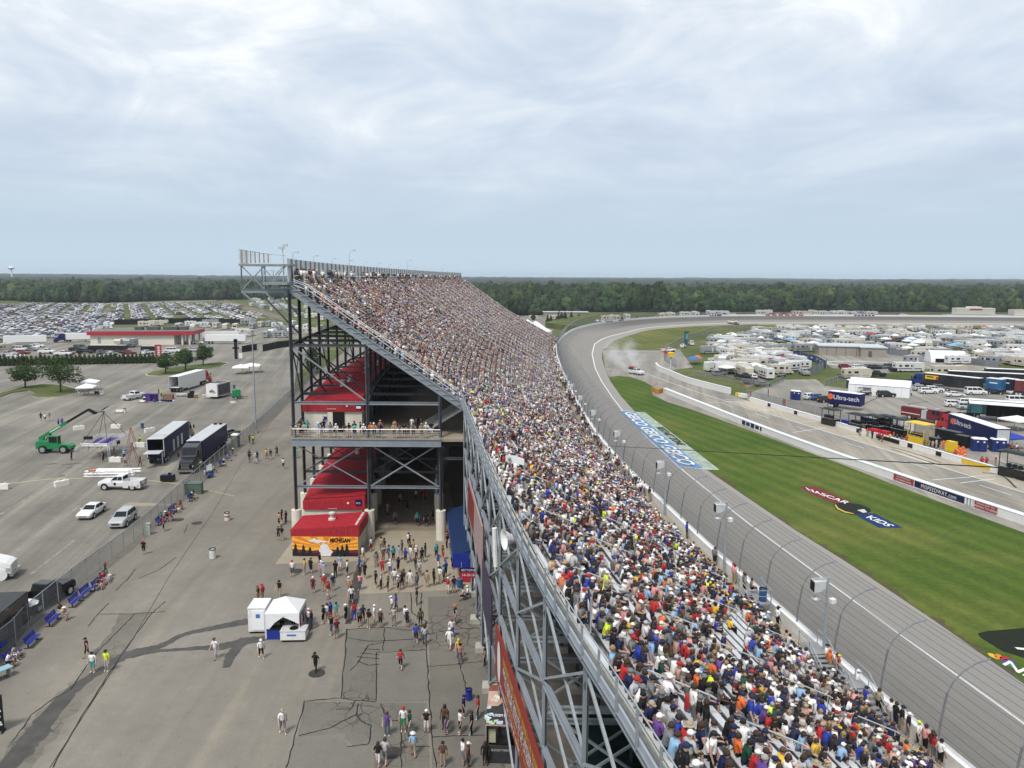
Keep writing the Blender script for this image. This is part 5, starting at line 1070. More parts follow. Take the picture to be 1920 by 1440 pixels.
def camper(kind, L=8.0, H=3.2, W=2.5, stripe=2):
 mb = MB(); h = W/2; a = L/2
 if kind == 'travel': prof = [(-a, .55), (-a, H-.1), (-a+.1, H), (a-.5, H), (a-.1, H-.5), (a, 1.6), (a-.35, .55)]
 elif kind == 'fifth': prof = [(-a, .6), (-a, H+.25), (a-2.6, H+.25), (a-2.2, H+.45), (a-.3, H+.45), (a, H-.1), (a-.2, 1.75), (a-2.4, 1.75), (a-2.5, .6)]
 elif kind == 'class_c': prof = [(-a, .5), (-a, H), (a-.9, H), (a-.6, H-.2), (a-.7, 2.15), (a-1.2, 2.0), (a-1.05, 1.95), (a-.3, 1.2), (a+.1, 1.05), (a+.15, .5)]
 else: prof = [(-a, .45), (-a, H), (a-.2, H), (a, H-.3), (a+.05, 1.2), (a, .45)]
 mb.extr(prof, -h, h, 0); x0 = -a+.5
 for sg in (1, -1):
  for (xa, w_, z, hh) in ((-a+1.1, .9, 2.1, .6), (-a+3.0, 1.3, 2.1, .65), (-a+5.0, .7, 2.1, .6)):
   if xa+w_ < a-1.5: mb.box((xa+w_/2, sg*(h+.01), z), (w_, .03, hh), mi=1)
  mb.box((-a+L*.62, sg*(h+.012), 1.65), (.7, .03, 1.9), mi=3)
  mb.box((0 if kind != 'fifth' else -.9, sg*(h+.006), 1.15), (L-1.6 if kind != 'fifth' else L-3.4, .02, .34), mi=stripe)
  for x in ((-.6, .3) if kind in ('travel', 'fifth') else (-a+1.6, a-.9)): mb.disc((x, sg*(h-.1), .36), .36, w=.25, n=8, mi=4)
 if kind == 'class_a': mb.add([(a+.03, -1.1, 1.5), (a+.03, 1.1, 1.5), (a-.01, 1.05, 2.7), (a-.01, -1.05, 2.7)], [(0, 1, 2, 3)], 1)
 if kind == 'class_c': mb.add([(a-.98, -.95, 1.93), (a-.38, -.95, 1.28), (a-.38, .95, 1.28), (a-.98, .95, 1.93)], [(0, 1, 2, 3), (3, 2, 1, 0)], 1)
 for x in (-a*.5, a*.2): mb.box((x, 0, H+(.37 if kind == 'fifth' else .12)), (.9, .7, .24), mi=3)
 mb.box((-a-.02, 0, 2.1), (.04, 1.0, .55), mi=1)
 return mb
CAMPW = M('camper_white', (.66, .66, .64), .4, .1); CSTR = [M('camper_beige', (.42, .36, .28), .5, .1), M('camper_dark', (.06, .06, .07), .5, .2), M('camper_blue', (.05, .09, .2), .5, .1), M('camper_maroon', (.16, .03, .03), .5, .1)]
CBODY = [('cream', M('camper_cream', (.56, .51, .42), .4, .1)), ('grey', M('camper_grey', (.30, .31, .32), .4, .15)), ('white', CAMPW), ('white', CAMPW)]
CAMP = []
for kind, Ls in (('travel', (6.5, 8.5)), ('fifth', (9.5, 10.8)), ('class_c', (7.5, 8.3)), ('class_a', (9.5, 11.5))):
 for L in Ls:
  for si, sm in enumerate(CSTR): CAMP.append((kind, L, si, camper(kind, L).mesh('camper', [CBODY[si][1], GLASS, sm, LIGHT_G, RUBBER])))
CNAME = dict(travel=('travel_trailer', 'travel trailer', 'camper'), fifth=('fifth_wheel_trailer', 'fifth-wheel trailer', 'camper'), class_c=('motorhome', 'short motorhome', 'motorhome'), class_a=('motorhome', 'long bus motorhome', 'motorhome'))
STN = ('beige', 'black', 'blue', 'maroon')
def put_camper(x, y, rz, label, group, sel=None):
 k, L, si, me = sel or rnd.choice(CAMP); o = link(CNAME[k][0], me, None, (x, y, .01), rz)
 return tag(o, label.replace('CAMPER', '%s %s, %s stripe' % (CBODY[si][0], CNAME[k][1], STN[si])), CNAME[k][2], group)
def canopy_mesh(w=3.0, h=2.2, walls=False):
 mb = MB(); a = w/2
 mb.add([(-a, -a, h), (a, -a, h), (a, a, h), (-a, a, h), (0, 0, h+.8*w/3), (-a, -a, h-.25), (a, -a, h-.25), (a, a, h-.25), (-a, a, h-.25)], [(0, 1, 4), (1, 2, 4), (2, 3, 4), (3, 0, 4), (5, 6, 1, 0), (6, 7, 2, 1), (7, 8, 3, 2), (8, 5, 0, 3)], 0)
 for x in (-a+.03, a-.03):
  for y in (-a+.03, a-.03): mb.tube((x, y, 0), (x, y, h-.05), .03, 5, mi=1)
 if walls: mb.add([(-a, a, .05), (a, a, .05), (a, a, h-.25), (-a, a, h-.25)], [(0, 1, 2, 3), (3, 2, 1, 0)], 0)
 return mb
CANM = canopy_mesh().mesh('canopy', [CLOTH, STEEL])
def put_canopy(x, y, rz, col, label, group=None, sc=1.0):
 o = link('canopy', CANM, None, (x, y, .012), rz); o.color = (*col, 1); o.scale = (sc, sc, 1); return tag(o, label, 'canopy', group)
# ------------------------------------------------------------------ left: parking lot, crew, lorries
def head(a, b_): return math.atan2(b_[1]-a[1], b_[0]-a[0])
def mid(a, b_): return ((a[0]+b_[0])/2, (a[1]+b_[1])/2)
def at(px, py, z=.012): g = G(px, py); return (g[0], g[1], z)
WH, SI, BK = CCOL[0][1], CCOL[1][1], CCOL[3][1]
a, b_ = G(180, 919), G(268, 920); c = mid(a, b_)
pk = car('pickup', 'white crew-cab pickup with a round door emblem parked before the truss stack', 'pickup', (c[0], c[1]+.9, .012), math.pi, WH)
MB().lathe([(.2, 0), (.2, .01)], n=12).build('door_emblem', BLACK, pk, loc=(.55, 1.02, .95)).rotation_euler = (R(-90), 0, 0)
car('sedan', 'white sedan parked on the open lot, left of the silver suv', 'car', (*mid(G(162, 978), G(183, 954)), .012), R(-87), WH)
car('suv', 'silver suv parked beside the chain-link fence', 'suv', (*mid(G(220, 994), G(242, 970)), .012), R(-84), SI)
car('pickup', 'white pickup facing away beside the purple stage parts', 'pickup', (*mid(G(240, 753), G(262, 744)), .012), R(72), WH)
car('pickup', 'black pickup parked against the fence beside the dark trailer', 'pickup', (*G(84, 1131), .012), R(82), BK)
car('sedan', 'white sedan cut by the left frame edge, nose just in view', 'car', (*G(-6, 1092), .012), R(20), WH) if 0 else None
tl = thing('telehandler', 'green telescopic lifting machine holding up the truss stage', 'telehandler', at(106, 848), R(2))
mb = MB().loft([[(x, -.9*q, .75), (x, .9*q, .75), (x, .9*q, zt), (x, -.9*q, zt)] for x, zt, q in ((-3.0, 1.7, .9), (-2.6, 2.1, 1), (-1.2, 1.9, 1), (-.9, 1.55, 1), (.9, 1.6, 1), (2.3, 1.5, .95), (2.9, 1.2, .8))]); mb.box((-2.6, .55, 2.2), (.8, .5, .9)); mb.build('chassis', GREEN, tl)
cb = MB();
for x in (-.7, .75):
 for y in (-.85, .1): cb.box((x, y, 2.2), (.1, .1, 1.3))
cb.box((0, -.38, 2.9), (1.75, 1.15, .12)); cb.box((0, -.38, 1.65), (1.55, 1.05, .3)); cb.build('cab', GREEN, tl); MB().box((.02, -.38, 2.3), (1.38, .92, 1.0)).build('cab_glass', GLASS, tl)
for x in (-1.7, 1.75):
 for y in (-.95, .95): wheel(tl, x, y, .68, .5, M('rim_grey', (.3, .31, .31), .5, .2))
bo = Vector((-2.6, .55, 2.5)); be = Vector((5.6, .55, 7.3)); d = (be-bo).normalized()
bm = MB().bar(bo, bo+d*5.2, .42, .5).build('boom', GREEN, tl); text('LIFT', .0001, WHITE, bm, Matrix.Translation((0, 0, -50))) if 0 else None
MB().bar(bo+d*1.8+Vector((0, -.23, 0)), bo+d*3.9+Vector((0, -.23, 0)), .02, .2).build('boom_stripe', M('pale_green_mark', (.55, .72, .6), .5, .2), bm); MB().bar(bo+d*5.1, be, .3, .38).build('inner_boom', BLACK, tl)
MB().bar(be, be+Vector((1.0, 0, -.55)), .35, .45).box(be+Vector((1.0, 0, -.6)), (.5, .7, .35)).bar(be+Vector((1.0, 0, -.5)), be+Vector((2.7, 0, -.35)), .14).bar(be+Vector((2.3, -.5, -.2)), be+Vector((3.1, .5, .5)), .08).bar(be+Vector((2.1, .4, -.1)), be+Vector((3.0, -.3, .4)), .08).build('jib', BLACK, tl)
MB().tube((-1.2, .55, 1.6), bo+d*1.9, .09, 8).tube((-2.0, .55, 1.9), bo+d*2.2, .08, 8).build('ram', BLACK, tl)
q0 = [Vector(AY(152, 832, 123)), Vector(AY(202, 834, 123)), Vector(AY(238, 816, 131)), Vector(AY(186, 817, 131))]
zt = sum(v.z for v in q0)/4
for v in q0: v.z = zt
ts = thing('truss_stage', 'silver truss stage frame slung on four lines with a purple cloth inside', 'stage', (0, 0, 0))
def truss(p, q, s=.3, parent=ts, name='truss', n=8, mat=ALU):
 p = Vector(p); q = Vector(q); d = (q-p).normalized(); u = Vector((0, 0, 1)) if abs(d.z) < .8 else Vector((1, 0, 0)); a = d.cross(u).normalized()*s/2; b_ = a.cross(d).normalized()*s/2; mb = MB(); C = [a+b_, a-b_, -a-b_, -a+b_]
 for c in C: mb.tube(p+c, q+c, .035, 5)
 for i in range(n):
  for j in range(4): mb.tube(p.lerp(q, i/n)+C[j], p.lerp(q, (i+1)/n)+C[(j+1) % 4], .018, 4)
 return mb.build(name, mat, parent)
for i in range(4): truss(q0[i], q0[(i+1) % 4], n=10)
truss(q0[0].lerp(q0[1], .5), q0[3].lerp(q0[2], .5), .2, n=10)
for i, v in enumerate(q0):
 o_ = (v-(q0[0]+q0[2])/2); o_.z = 0; o_ = o_.normalized()*1.2; w_ = o_*.2
 if i in (2, 3): continue
 mb = MB()
 for sd in (-.15, .15):
  for rr in (1, .72): mb.path([v+Vector((o_.x*math.sin(t)*rr+sd, o_.y*math.sin(t)*rr, -1.1*(1-math.cos(t))*(1.15 if rr == 1 else 1.0)-.0)) for t in (0, .4, .8, 1.2, 1.57)]+[v+o_*rr+Vector((sd, 0, -2.1))], .035, 5)
 for t in (.3, .7, 1.1, 1.5): p1 = v+Vector((o_.x*math.sin(t), o_.y*math.sin(t), -1.2*(1-math.cos(t)))); mb.bar(p1+Vector((-.15, 0, 0)), p1+Vector((.15, 0, 0)), .03); mb.bar(p1+Vector((-.15, 0, 0)), p1-o_*.28+Vector((.15, 0, 0)), .03)
 mb.build('curved_leg', ALU, ts)
cc = (q0[0]+q0[2])/2; m3 = MB(); rr_ = random.Random(2)
g_ = [[q0[0].lerp(q0[1], .12+.76*i/8).lerp(q0[3].lerp(q0[2], .12+.76*i/8), .15+.7*j/6)+Vector((0, 0, -.25-.5*math.sin(math.pi*i/8)*math.sin(math.pi*j/6)+rr_.uniform(-.12, .12))) for j in range(7)] for i in range(9)]
m3.loft([[tuple(p) for p in r_] for r_ in g_], closed=False, cap=False).build('purple_cloth', M('purple_drape', (.07, .03, .22), .7, .3), ts)
for i in range(5): p1 = q0[0].lerp(q0[2], .2+.13*i)+Vector((rr_.uniform(-1.5, 1.5), 0, -.3)); MB().path([p1, p1+Vector((.2, 0, -.6)), p1+Vector((-.1, .1, -1.0))], .06, 5).build('hanging_cable', BLACK, ts)
jt = tl.matrix_basis @ Vector((8.1, .55, 6.95)); jt = Vector((tl.location.x, tl.location.y, 0))+Matrix.Rotation(R(2), 3, 'Z') @ Vector((8.1, .55, 6.85))
for v in q0: MB().tube(jt, v, .04, 5).build('sling', BLACK, ts)
MB().box(q0[0].lerp(q0[3], .45)+Vector((-.2, 0, .4)), (1.3, .5, .5)).build('motor', BLACK, ts); MB().box(q0[1].lerp(q0[2], .5)+Vector((.1, 0, -.4)), (.4, .4, .6)).build('motor', BLACK, ts)
def ladder(px, py, topz, label):
 x, y, z = at(px, py); t = thing('step_ladder', label, 'ladder', (x, y, z)); h = topz
 for nm, dx in (('front_rails', 1.05), ('back_rails', -.85)):
  mb = MB()
  for sy in (-.3, .3): mb.bar((dx*.85, sy*1.2, 0), (0, sy*.6, h), .06, .05)
  for k in range(1, 11):
   f = k/11
   if dx > 0 or k % 4 == 0: mb.bar((dx*(1-f), -.39*(1-f)-.18*f, h*f), (dx*(1-f), .39*(1-f)+.18*f, h*f), .045, .03)
  mb.build(nm, M('ladder_orange', (.34, .07, .05), .5, .15), t)
 MB().box((0, 0, h), (.3, .45, .08)).build('top_step', M('ladder_orange'), t)
ladder(247, 838, 3.4, 'tall orange step ladder behind the crouching worker'); ladder(249, 868, 3.3, 'tall orange step ladder nearest the open transporter')
def pile(name, label, cat, px, py, parts, rz=0.0):
 t = thing(name, label, cat, at(px, py), rz)
 for i, (nm, c, d, m, r_) in enumerate(parts): MB().box(c, d, r_).build(nm, m, t)
 return t
sk = thing('truss_stack', 'stack of silver truss lengths lying behind the white pickup', 'truss stack', at(202, 893), R(3))
for r_ in range(3):
 for l_ in range(2 if r_ < 2 else 1):
  for h_ in range(2):
   x0 = -3.3+r_*.5+rnd.uniform(-.3, .3); truss((x0, r_*.65, .2+h_*.42), (x0+6.0+rnd.uniform(-.4, .5), r_*.65+.1, .2+h_*.42), .38, sk, 'truss', 12)
MB().box((-2.2, -.1, .95), (.9, .5, .12)).build('strap_box', ORANGE, sk)
BAR = MB().loft([[(x, -.3, 0), (x, .3, 0), (x, .27, .75), (x, -.27, .75)] for x in (-.95, .95)]);
for n_ in (-.45, .45): BAR.box((n_, 0, .82), (.25, .3, .14))
bm_ = BAR.mesh('jersey_barrier', M('barrier_white', (.76, .74, .68), .8, .12))
for px, py, rz, lb_ in ((4, 917, 5, 'white concrete block cut by the left frame edge'), (116, 911, 52, 'white concrete block standing alone between the yellow lines'), (148, 806, 40, 'white concrete block below the green boom'), (218, 803, 0, 'white concrete block lying behind the slung stage'), (281, 810, 50, 'white concrete block nearest the blue transporter roof'), (262, 838, 3, 'white concrete block beside the crouching worker'), (217, 866, 0, 'white concrete block among the crew under the stage')):
 g = at(px, py); tag(link('concrete_block', bm_, None, g, R(rz)), lb_, 'barrier')
def barrel(px, py, mat, label, z=.012, lid=BLACK, band=None, sc=1.0):
 t = thing('trash_barrel', label, 'barrel', at(px, py, z)); t.scale = (sc, sc, sc)
 MB().lathe([(.27, 0), (.29, .03), (.29, .28), (.30, .30), (.29, .32), (.29, .58), (.30, .60), (.29, .62), (.29, .86)], n=14).build('drum', mat, t); MB().lathe([(.285, .84), (.31, .86), (.31, .95), (.25, .93), (.25, .80), (.01, .80)], n=14).build('liner', lid, t)
 if band: MB().lathe([(.294, .42), (.298, .44), (.298, .56), (.294, .58)], n=14).build('band', band, t)
 return t
DRUMW = M('drum_white', (.66, .66, .63), .5, .15); DRUMB = M('drum_blue', (.02, .10, .26), .5, .25)
barrel(426, 976, DRUMW, 'white trash barrel with black liner and red print, farther of two on the concourse', band=BRED, sc=1.1); barrel(399, 1047, DRUMW, 'white trash barrel with black liner, nearer of two on the concourse', sc=1.15); barrel(234, 774, DRUMW, 'white trash barrel beside the pallet in the lot'); barrel(267, 803, DRUMB, 'blue drum standing behind the ladders'); barrel(290, 754, DRUMB, 'blue drum before the purple stage parts')
barrel(862, 1101, DRUMB, 'blue trash barrel with pale red bowl lid at the slab corner', lid=M('lid_pink', (.5, .25, .2), .6, .2)); barrel(836, 1011, DRUMW, 'white trash barrel with red lid by the concrete pier', lid=BRED); barrel(879, 1312, BLUE, 'blue trash barrel behind the food tent line', sc=.85)
barrel(341, 892, DRUMB, 'blue tub beside the white chairs at the fence', sc=.9) if 0 else barrel(397, 895, DRUMB, 'blue tub beside the white chairs at the fence', sc=.95); barrel(439, 729, DRUMB, 'blue drum left of the two far canopies'); barrel(909, 1160, DRUMB, 'blue trash barrel inside the steel frame')
tr = trailer('navy race transporter with its tailgate open and white roof', (*(Vector(G(293, 871))+(Vector(G(386, 795))-Vector(G(293, 871))).normalized()*8.0), .012), head(G(293, 871), G(386, 795)), NAVY, ALU, L=15.8, H=4.1, rear_open=True)
MB().box((-9.1, 0, 2.25), (2.5, 2.4, .1)).build('lift_gate', LIGHT_G, tr); MB().box((-8.0, -1.0, 1.1), (.15, .15, 2.0)).build('gate_post', ALU, tr)
for i in range(3): MB().box((-2.2+i*2.6, -1.30, 1.9), (1.0, .06, 1.9)).build('side_door', ALU if i != 2 else WHITE, tr)
for i in range(5): MB().box((-6.2+i*.5, 0, 4.18), (.1, 2.4, .03)).build('roof_rib', LIGHT_G, tr)
hd_ = head(G(293, 871), G(386, 795)); e = Vector(G(293, 871))+Vector((math.cos(hd_), math.sin(hd_)))*15.0
tractor('black tractor unit ahead of the open navy transporter', (e.x, e.y, .012), hd_, M('black_gloss', (.010, .010, .012), .25, .2, coat=.5))
a, b_ = G(347, 890), G(433, 822); hd2 = head(b_, a); c = Vector(a)-Vector((math.cos(hd2), math.sin(hd2)))*12.4
t2 = trailer('closed navy race transporter with white roof beside the fence', (c.x, c.y, .012), hd2, NAVY, ALU, L=14.5, H=4.1)
for i in (0, .9): MB().box((-6.6+i*.0, -.5+i, 4.25), (.5, .5, .3)).build('roof_vent', BLACK, t2)
e = c+Vector((math.cos(hd2), math.sin(hd2)))*6.6
tractor('black tractor unit with chrome grille facing the camera beside the fence', (e.x, e.y, .012), hd2, M('black_gloss'))
a = G(327, 736); b_ = G(398, 714); hd3 = head(a, b_); c = Vector(a)+Vector((math.cos(hd3), math.sin(hd3)))*8.0
t3 = trailer('white box trailer with open rear doors in the middle of the lot', (c.x, c.y, .012), hd3, WHITE, WHITE, L=16.0, H=4.1, rear_open=True, skirt=WHITE)
e = c+Vector((math.cos(hd3), math.sin(hd3)))*6.8; tractor('red tractor unit pulling the open white box trailer', (e.x, e.y, .012), hd3, BRED)
at_ = trailer('small white display trailer with black-lettered end and grey picture side', (*mid(G(402, 748), G(418, 741)), .012), R(-98), WHITE, LIGHT_G, L=6.5, H=3.6, W=2.9, z0=.55, wheels_at=(-.08, .08), name='display_trailer')
text('ally', 1.0, BLACK, at_, frame((3.3, .1, 1.95), (0, 1, 0), (0, 0, 1)), bold=.02); MB().box((3.27, .9, 1.55), (.06, .22, .22)).build('lettering_dot', BLACK, at_)
MB().box((-.2, 1.47, 2.1), (5.8, .06, 2.7)).build('picture_panel', M('picture_grey', (.10, .10, .11), .5, .5, .6), at_)
for x in (-1.6, .6): MB().box((x, 0, 3.68), (1.5, 2.5, .06)).build('roof_panel', BLACK, at_)
MB().box((3.5, -1.9, 1.0), (1.0, .9, .08)).bar((3.2, -1.9, 0), (3.2, -1.9, 1.0), .06).build('side_step', LIGHT_G, at_)
ge = thing('generator', 'green towed generator right of the white display trailer', 'generator', at(444, 748), R(15)); MB().box((0, 0, 1.45), (1.9, 1.4, 1.6)).box((.2, 0, 2.3), (1.0, 1.0, .15)).build('housing', GREEN, ge); MB().box((.1, 0, .55), (2.3, 1.5, .25)).bar((1.0, 0, .5), (2.6, 0, .5), .1).build('frame', BLACK, ge)
for y in (-.8, .8): wheel(ge, -.2, y, .33)
pile('stage_parts', 'draped purple stage parts beside the facing-away pickup', 'stage parts', 284, 752, [('case', (-.6, 0, .9), (1.2, 1.2, 1.8), M('purple_drape'), .1), ('case', (.7, .3, .8), (1.3, 1.0, 1.6), M('purple_drape'), -.2), ('panel', (.2, -.3, 1.75), (3.0, .8, .25), M('purple_drape'), 0)], 0)
pile('timber_crate', 'brown timber crate behind the white box trailer', 'crate', 316, 748, [('board', (0, -.5, .55), (2.4, .06, 1.1), M('timber', (.24, .14, .08), .8, .3), 0), ('board', (0, .5, .55), (2.4, .06, 1.1), M('timber'), 0), ('board', (-1.17, 0, .55), (.06, .94, 1.1), M('timber'), 0), ('board', (1.17, 0, .55), (.06, .94, 1.1), M('timber'), 0), ('base', (0, 0, .1), (2.28, .94, .1), M('timber'), 0)])
pile('flat_case', 'low dark case with a white top by the pickup', 'case', 276, 750, [('case', (0, 0, .3), (1.6, 1.0, .6), BLACK, 0), ('lid', (0, 0, .64), (1.7, 1.0, .08), WHITE, 0)])
pile('pallet', 'timber pallet with white boxes by the pickup tail', 'pallet', 269, 755, [('deck', (0, 0, .12), (1.8, 1.2, .14), M('timber'), 0), ('box', (-.2, 0, .36), (1.1, .9, .32), CANVAS, .1)]); pile('pallet', 'timber pallet beside the white barrel', 'pallet', 225, 774, [('deck', (0, 0, .12), (1.8, 1.2, .14), M('timber'), 0), ('box', (0, 0, .4), (1.5, .8, .4), CANVAS, .1)])
pile('folded_tent', 'blue folded tent on a white sheet lying on the tarmac', 'tent bundle', 311, 753, [('sheet', (0, .5, .06), (3.2, 1.2, .1), CANVAS, .1), ('bundle', (.2, -.1, .3), (2.8, .5, .36), NAVY, -.1)])
pile('folded_table', 'white folded tables stacked behind the white box trailer', 'table', 340, 744, [('top', (0, 0, .7), (2.4, .9, .07), WHITE, .2), ('leg', (-.9, 0, .35), (.08, .6, .66), STEEL, .2), ('leg', (.9, .2, .35), (.08, .6, .66), STEEL, .2), ('top', (.4, .9, .5), (2.2, .8, .07), LIGHT_G, -.4)])
pile('equipment_case', 'black equipment cases stacked at the end of the sorting row', 'case', 358, 746, [('case', (0, 0, .6), (1.3, .9, 1.2), BLACK, 0), ('case', (.3, .1, 1.45), (1.1, .8, .5), BLACK, .3), ('case', (1.3, -.2, .4), (.8, .8, .8), M('timber'), .2)])
pile('tool_cart', 'black tool cart standing alone before the tractor unit', 'cart', 315, 903, [('box', (0, 0, .55), (1.9, .9, .75), BLACK, .05), ('lid', (0, 0, 1.0), (1.8, .8, .1), M('cart_blue', (.02, .03, .08), .3, .2), .05), ('handle', (.3, 0, 1.2), (.5, .05, .3), BLACK, 0)]); pile('white_scrap', 'small white box left of the generator', 'box', 436, 756, [('box', (0, 0, .2), (1.0, .5, .4), WHITE, .3), ('box', (.7, .1, .12), (.5, .4, .24), LIGHT_G, .3)])
for px, py, sc, lab_ in ((163, 741, 1.35, 'white pointed canopy nearer the camera beside the tree island'), (170, 731, 1.35, 'white pointed canopy behind its twin beside the tree island'), (452, 701, 1.6, 'white flat canopy left of the enclosed one across the lot'), (472, 698, 1.75, 'white canopy with closed back across the lot')):
 x, y, z = at(px, py); put_canopy(x, y, R(15), (.85, .86, .87), lab_, sc=sc)
for i, (dx, c) in enumerate(((-.5, BRED), (.4, BRED), (1.5, BLACK), (2.3, BLACK), (3.2, CANVAS))):
 x, y, z = at(163, 741); t = thing('folding_chair', ['red folding chair under the nearer canopy, left one', 'red folding chair under the nearer canopy, right one', 'black folding chair just outside the nearer canopy', 'black folding chair out in the open by the canopies', 'pale folding chair farthest from the canopies'][i], 'chair', (x+dx*1.1+.6, y-.6, z), rnd.uniform(0, 6)); MB().box((0, 0, .45), (.6, .6, .06)).build('seat', c, t); MB().box((-.3, 0, .8), (.06, .6, .6)).build('backrest', c, t)
 mb = MB()
 for sx_ in (-.25, .25): mb.bar((sx_, -.28, 0), (-sx_, -.28, .5), .04); mb.bar((sx_, .28, 0), (-sx_, .28, .5), .04)
 mb.build('frame', STEEL, t)
fp = [(-41.2, 30), (-41.0, 40), (-40.4, 57), (-41.2, 62), (-42.0, 70), (-42.3, 76), (-42.9, 86), (-45.2, 104), (-47.9, 128), (-51.0, 158), (-54, 180), (-58, 215), (-62, 245)]
FP = catmull([(*p, .01) for p in fp], 4); fe = thing('chain_link_fence', 'long chain-link fence between the parking lot and the concourse', 'fence')
MB().path(up(FP, 2.2), .04, 5).build('top_rail', STEEL, fe); MB().loft([[tuple(p), tuple(p+Vector((0, 0, 2.18)))] for p in FP], closed=False).build('netting', screen('chain_link', (.20, .205, .21), .42), fe)
L_ = 0; k = 0; npost = 0
for i in range(len(FP)-1):
 seg = (FP[i+1]-FP[i]).length
 while L_ < seg and npost < 90: p = FP[i].lerp(FP[i+1], L_/seg); MB().tube(p, p+Vector((0, 0, 2.28)), .05, 6).build('post', STEEL, fe); L_ += 2.7; npost += 1
 L_ -= seg
def bench(x, y, rz, label):
 t = thing('bench', label, 'bench', (x, y, .012), rz); BB = M('bench_blue', (.014, .03, .30), .4, .15); mb = MB(); mb2 = MB()
 for k in range(3): mb.box((0, -.1+k*.14, .44), (1.8, .12, .05))
 for k in range(3): mb2.box((0, .28+k*.05, .58+k*.14), (1.8, .04, .12))
 mb.build('seat', BB, t); mb2.build('backrest', BB, t)
 for sx_ in (-.75, .75): MB().box((sx_, .1, .2), (.08, .08, .44)).box((sx_, .1, .02), (.08, .7, .04)).build('leg', BLACK, t); MB().box((sx_, .34, .68), (.07, .07, .5)).build('arm', BB, t)
def fx(y): return interp([(p[1], p[0]) for p in fp], y)
for i, (px, py, l_) in enumerate(((65, 1208, 'empty blue bench between the two eating groups'), (104, 1168, 'short-looking blue bench with two people eating'), (146, 1133, 'empty blue bench, left of the joined pair'), (166, 1116, 'empty blue bench, right of the joined pair'), (188, 1102, 'blue bench under the crowded family'), (28, 1238, 'blue bench at the lower left with a seated pair'), (303, 982, 'blue bench with the sun-hatted person'), (326, 962, 'blue bench with the group in red and blue'), (361, 938, 'blue bench nearest the green cabinet'), (395, 895, 'blue bench beside the white chairs'), (418, 873, 'blue bench with the white-capped person'), (428, 857, 'farthest occupied blue bench along the fence'))):
 g = G(px, py); a_ = math.atan2(g[1]+3-g[1]+3, fx(g[1]+3)-fx(g[1]-3)); bench(g[0]-.05, g[1], a_, l_)
for px, py, l_ in ((391, 889, 'left white folding chair at the fence'), (395, 886, 'right white folding chair at the fence')):
 t = thing('folding_chair', l_, 'chair', at(px, py)); MB().box((0, 0, .45), (.5, .5, .05)).build('seat', WHITE, t); MB().box((-.1, .25, .9), (.55, .05, .8)).build('backrest', WHITE, t); MB().bar((-.2, -.2, 0), (.2, .2, .45), .04).bar((.2, -.2, 0), (-.2, .2, .45), .04).build('frame', STEEL, t)
cabm = M('utility_green', (.10, .15, .12), .6, .2)
for px, py, d, l_ in ((364, 925, (2.2, 1.4, 1.5), 'large green utility cabinet inside the fence'), (279, 1003, (.45, .45, 1.35), 'tall pale green utility post by the fence'), (274, 1002, (.3, .3, .9), 'short pale green utility post by the fence')):
 t = thing('utility_cabinet', l_, 'cabinet', at(px, py), R(10)); MB().box((0, 0, d[2]/2), d).build('body', cabm if d[0] > 1 else M('utility_pale', (.38, .42, .36), .6, .15), t); MB().box((0, 0, d[2]+.03), (d[0]+.08, d[1]+.08, .06)).build('lid', cabm if d[0] > 1 else M('utility_pale'), t)
pt = thing('portable_toilet', 'grey-green portable toilet with white roof at the fence', 'portable toilet', at(442, 838), 0); MB().box((0, 0, 1.1), (1.2, 1.2, 2.2)).build('cabin', M('toilet_grey', (.16, .20, .19), .6, .2), pt); MB().box((0, 0, 2.3), (1.25, 1.25, .22), top=.7).build('roof', WHITE, pt); MB().box((.1, -.61, 1.05), (.8, .03, 1.9)).build('door', M('toilet_door', (.22, .26, .25), .6, .2), pt)
car('sedan', 'dark car half hidden behind the closed navy transporter', 'car', at(430, 818), R(70), CCOL[2][1])
x, y, z = at(480, 812); lp = thing('lamp_column', 'tall thin grey lamp column on the lot beside the fence', 'lamp post', (x, y, z)); MB().tube((0, 0, 0), (0, 0, 19.4), .19, 8, .10).build('pole', STEEL, lp); MB().box((0, 0, .3), (.7, .7, .6)).build('base', CONC, lp); MB().bar((-.9, 0, 19.4), (.9, 0, 19.4), .12).build('cross_arm', STEEL, lp); MB().box((-.8, 0, 19.2), (.5, .5, .25)).box((.8, 0, 19.2), (.5, .5, .25)).build('floodlight', LIGHT_G, lp)
x, y, z = at(443, 673); sp = thing('speaker_tower', 'black speaker tower with a round sign at the gate', 'speaker tower', (x, y, z)); MB().box((0, 0, 3.0), (.9, .9, 6.0)).box((0, 0, 4.0), (2.2, .9, .6)).build('mast', BLACK, sp); mbx = MB()
for sx_ in (-1.6, 1.6): mbx.bar((sx_, -1, 0), (0, 0, 1.5), .1); mbx.bar((sx_, 1, 0), (0, 0, 1.5), .1)
mbx.build('outrigger', STEEL, sp); MB().box((1.9, -.6, 1.2), (1.2, .1, 1.9)).build('panel', WHITE, sp); s_ = MB().lathe([(.8, -.1), (.8, .1), (.6, .1), (.6, -.1)], n=18); s_.v = [(a, c, b_+6.6) for a, b_, c in s_.v]; s_.build('ring_sign', DSTEEL, sp)
x, y, z = at(298, 678); bp_ = thing('banner_pylon', 'tall red banner pylon with white lettering behind the hedge', 'banner', (x, y, z), R(8)); MB().box((0, 0, 3.0), (2.1, .25, 6.0)).build('panel', M('banner_red', (.40, .03, .04), .6, .1), bp_)
for i in range(7): MB().box((.15, -.14, 5.1-i*.62), (.75 if i % 2 else .9, .04, .36)).build('lettering', WHITE, bp_)
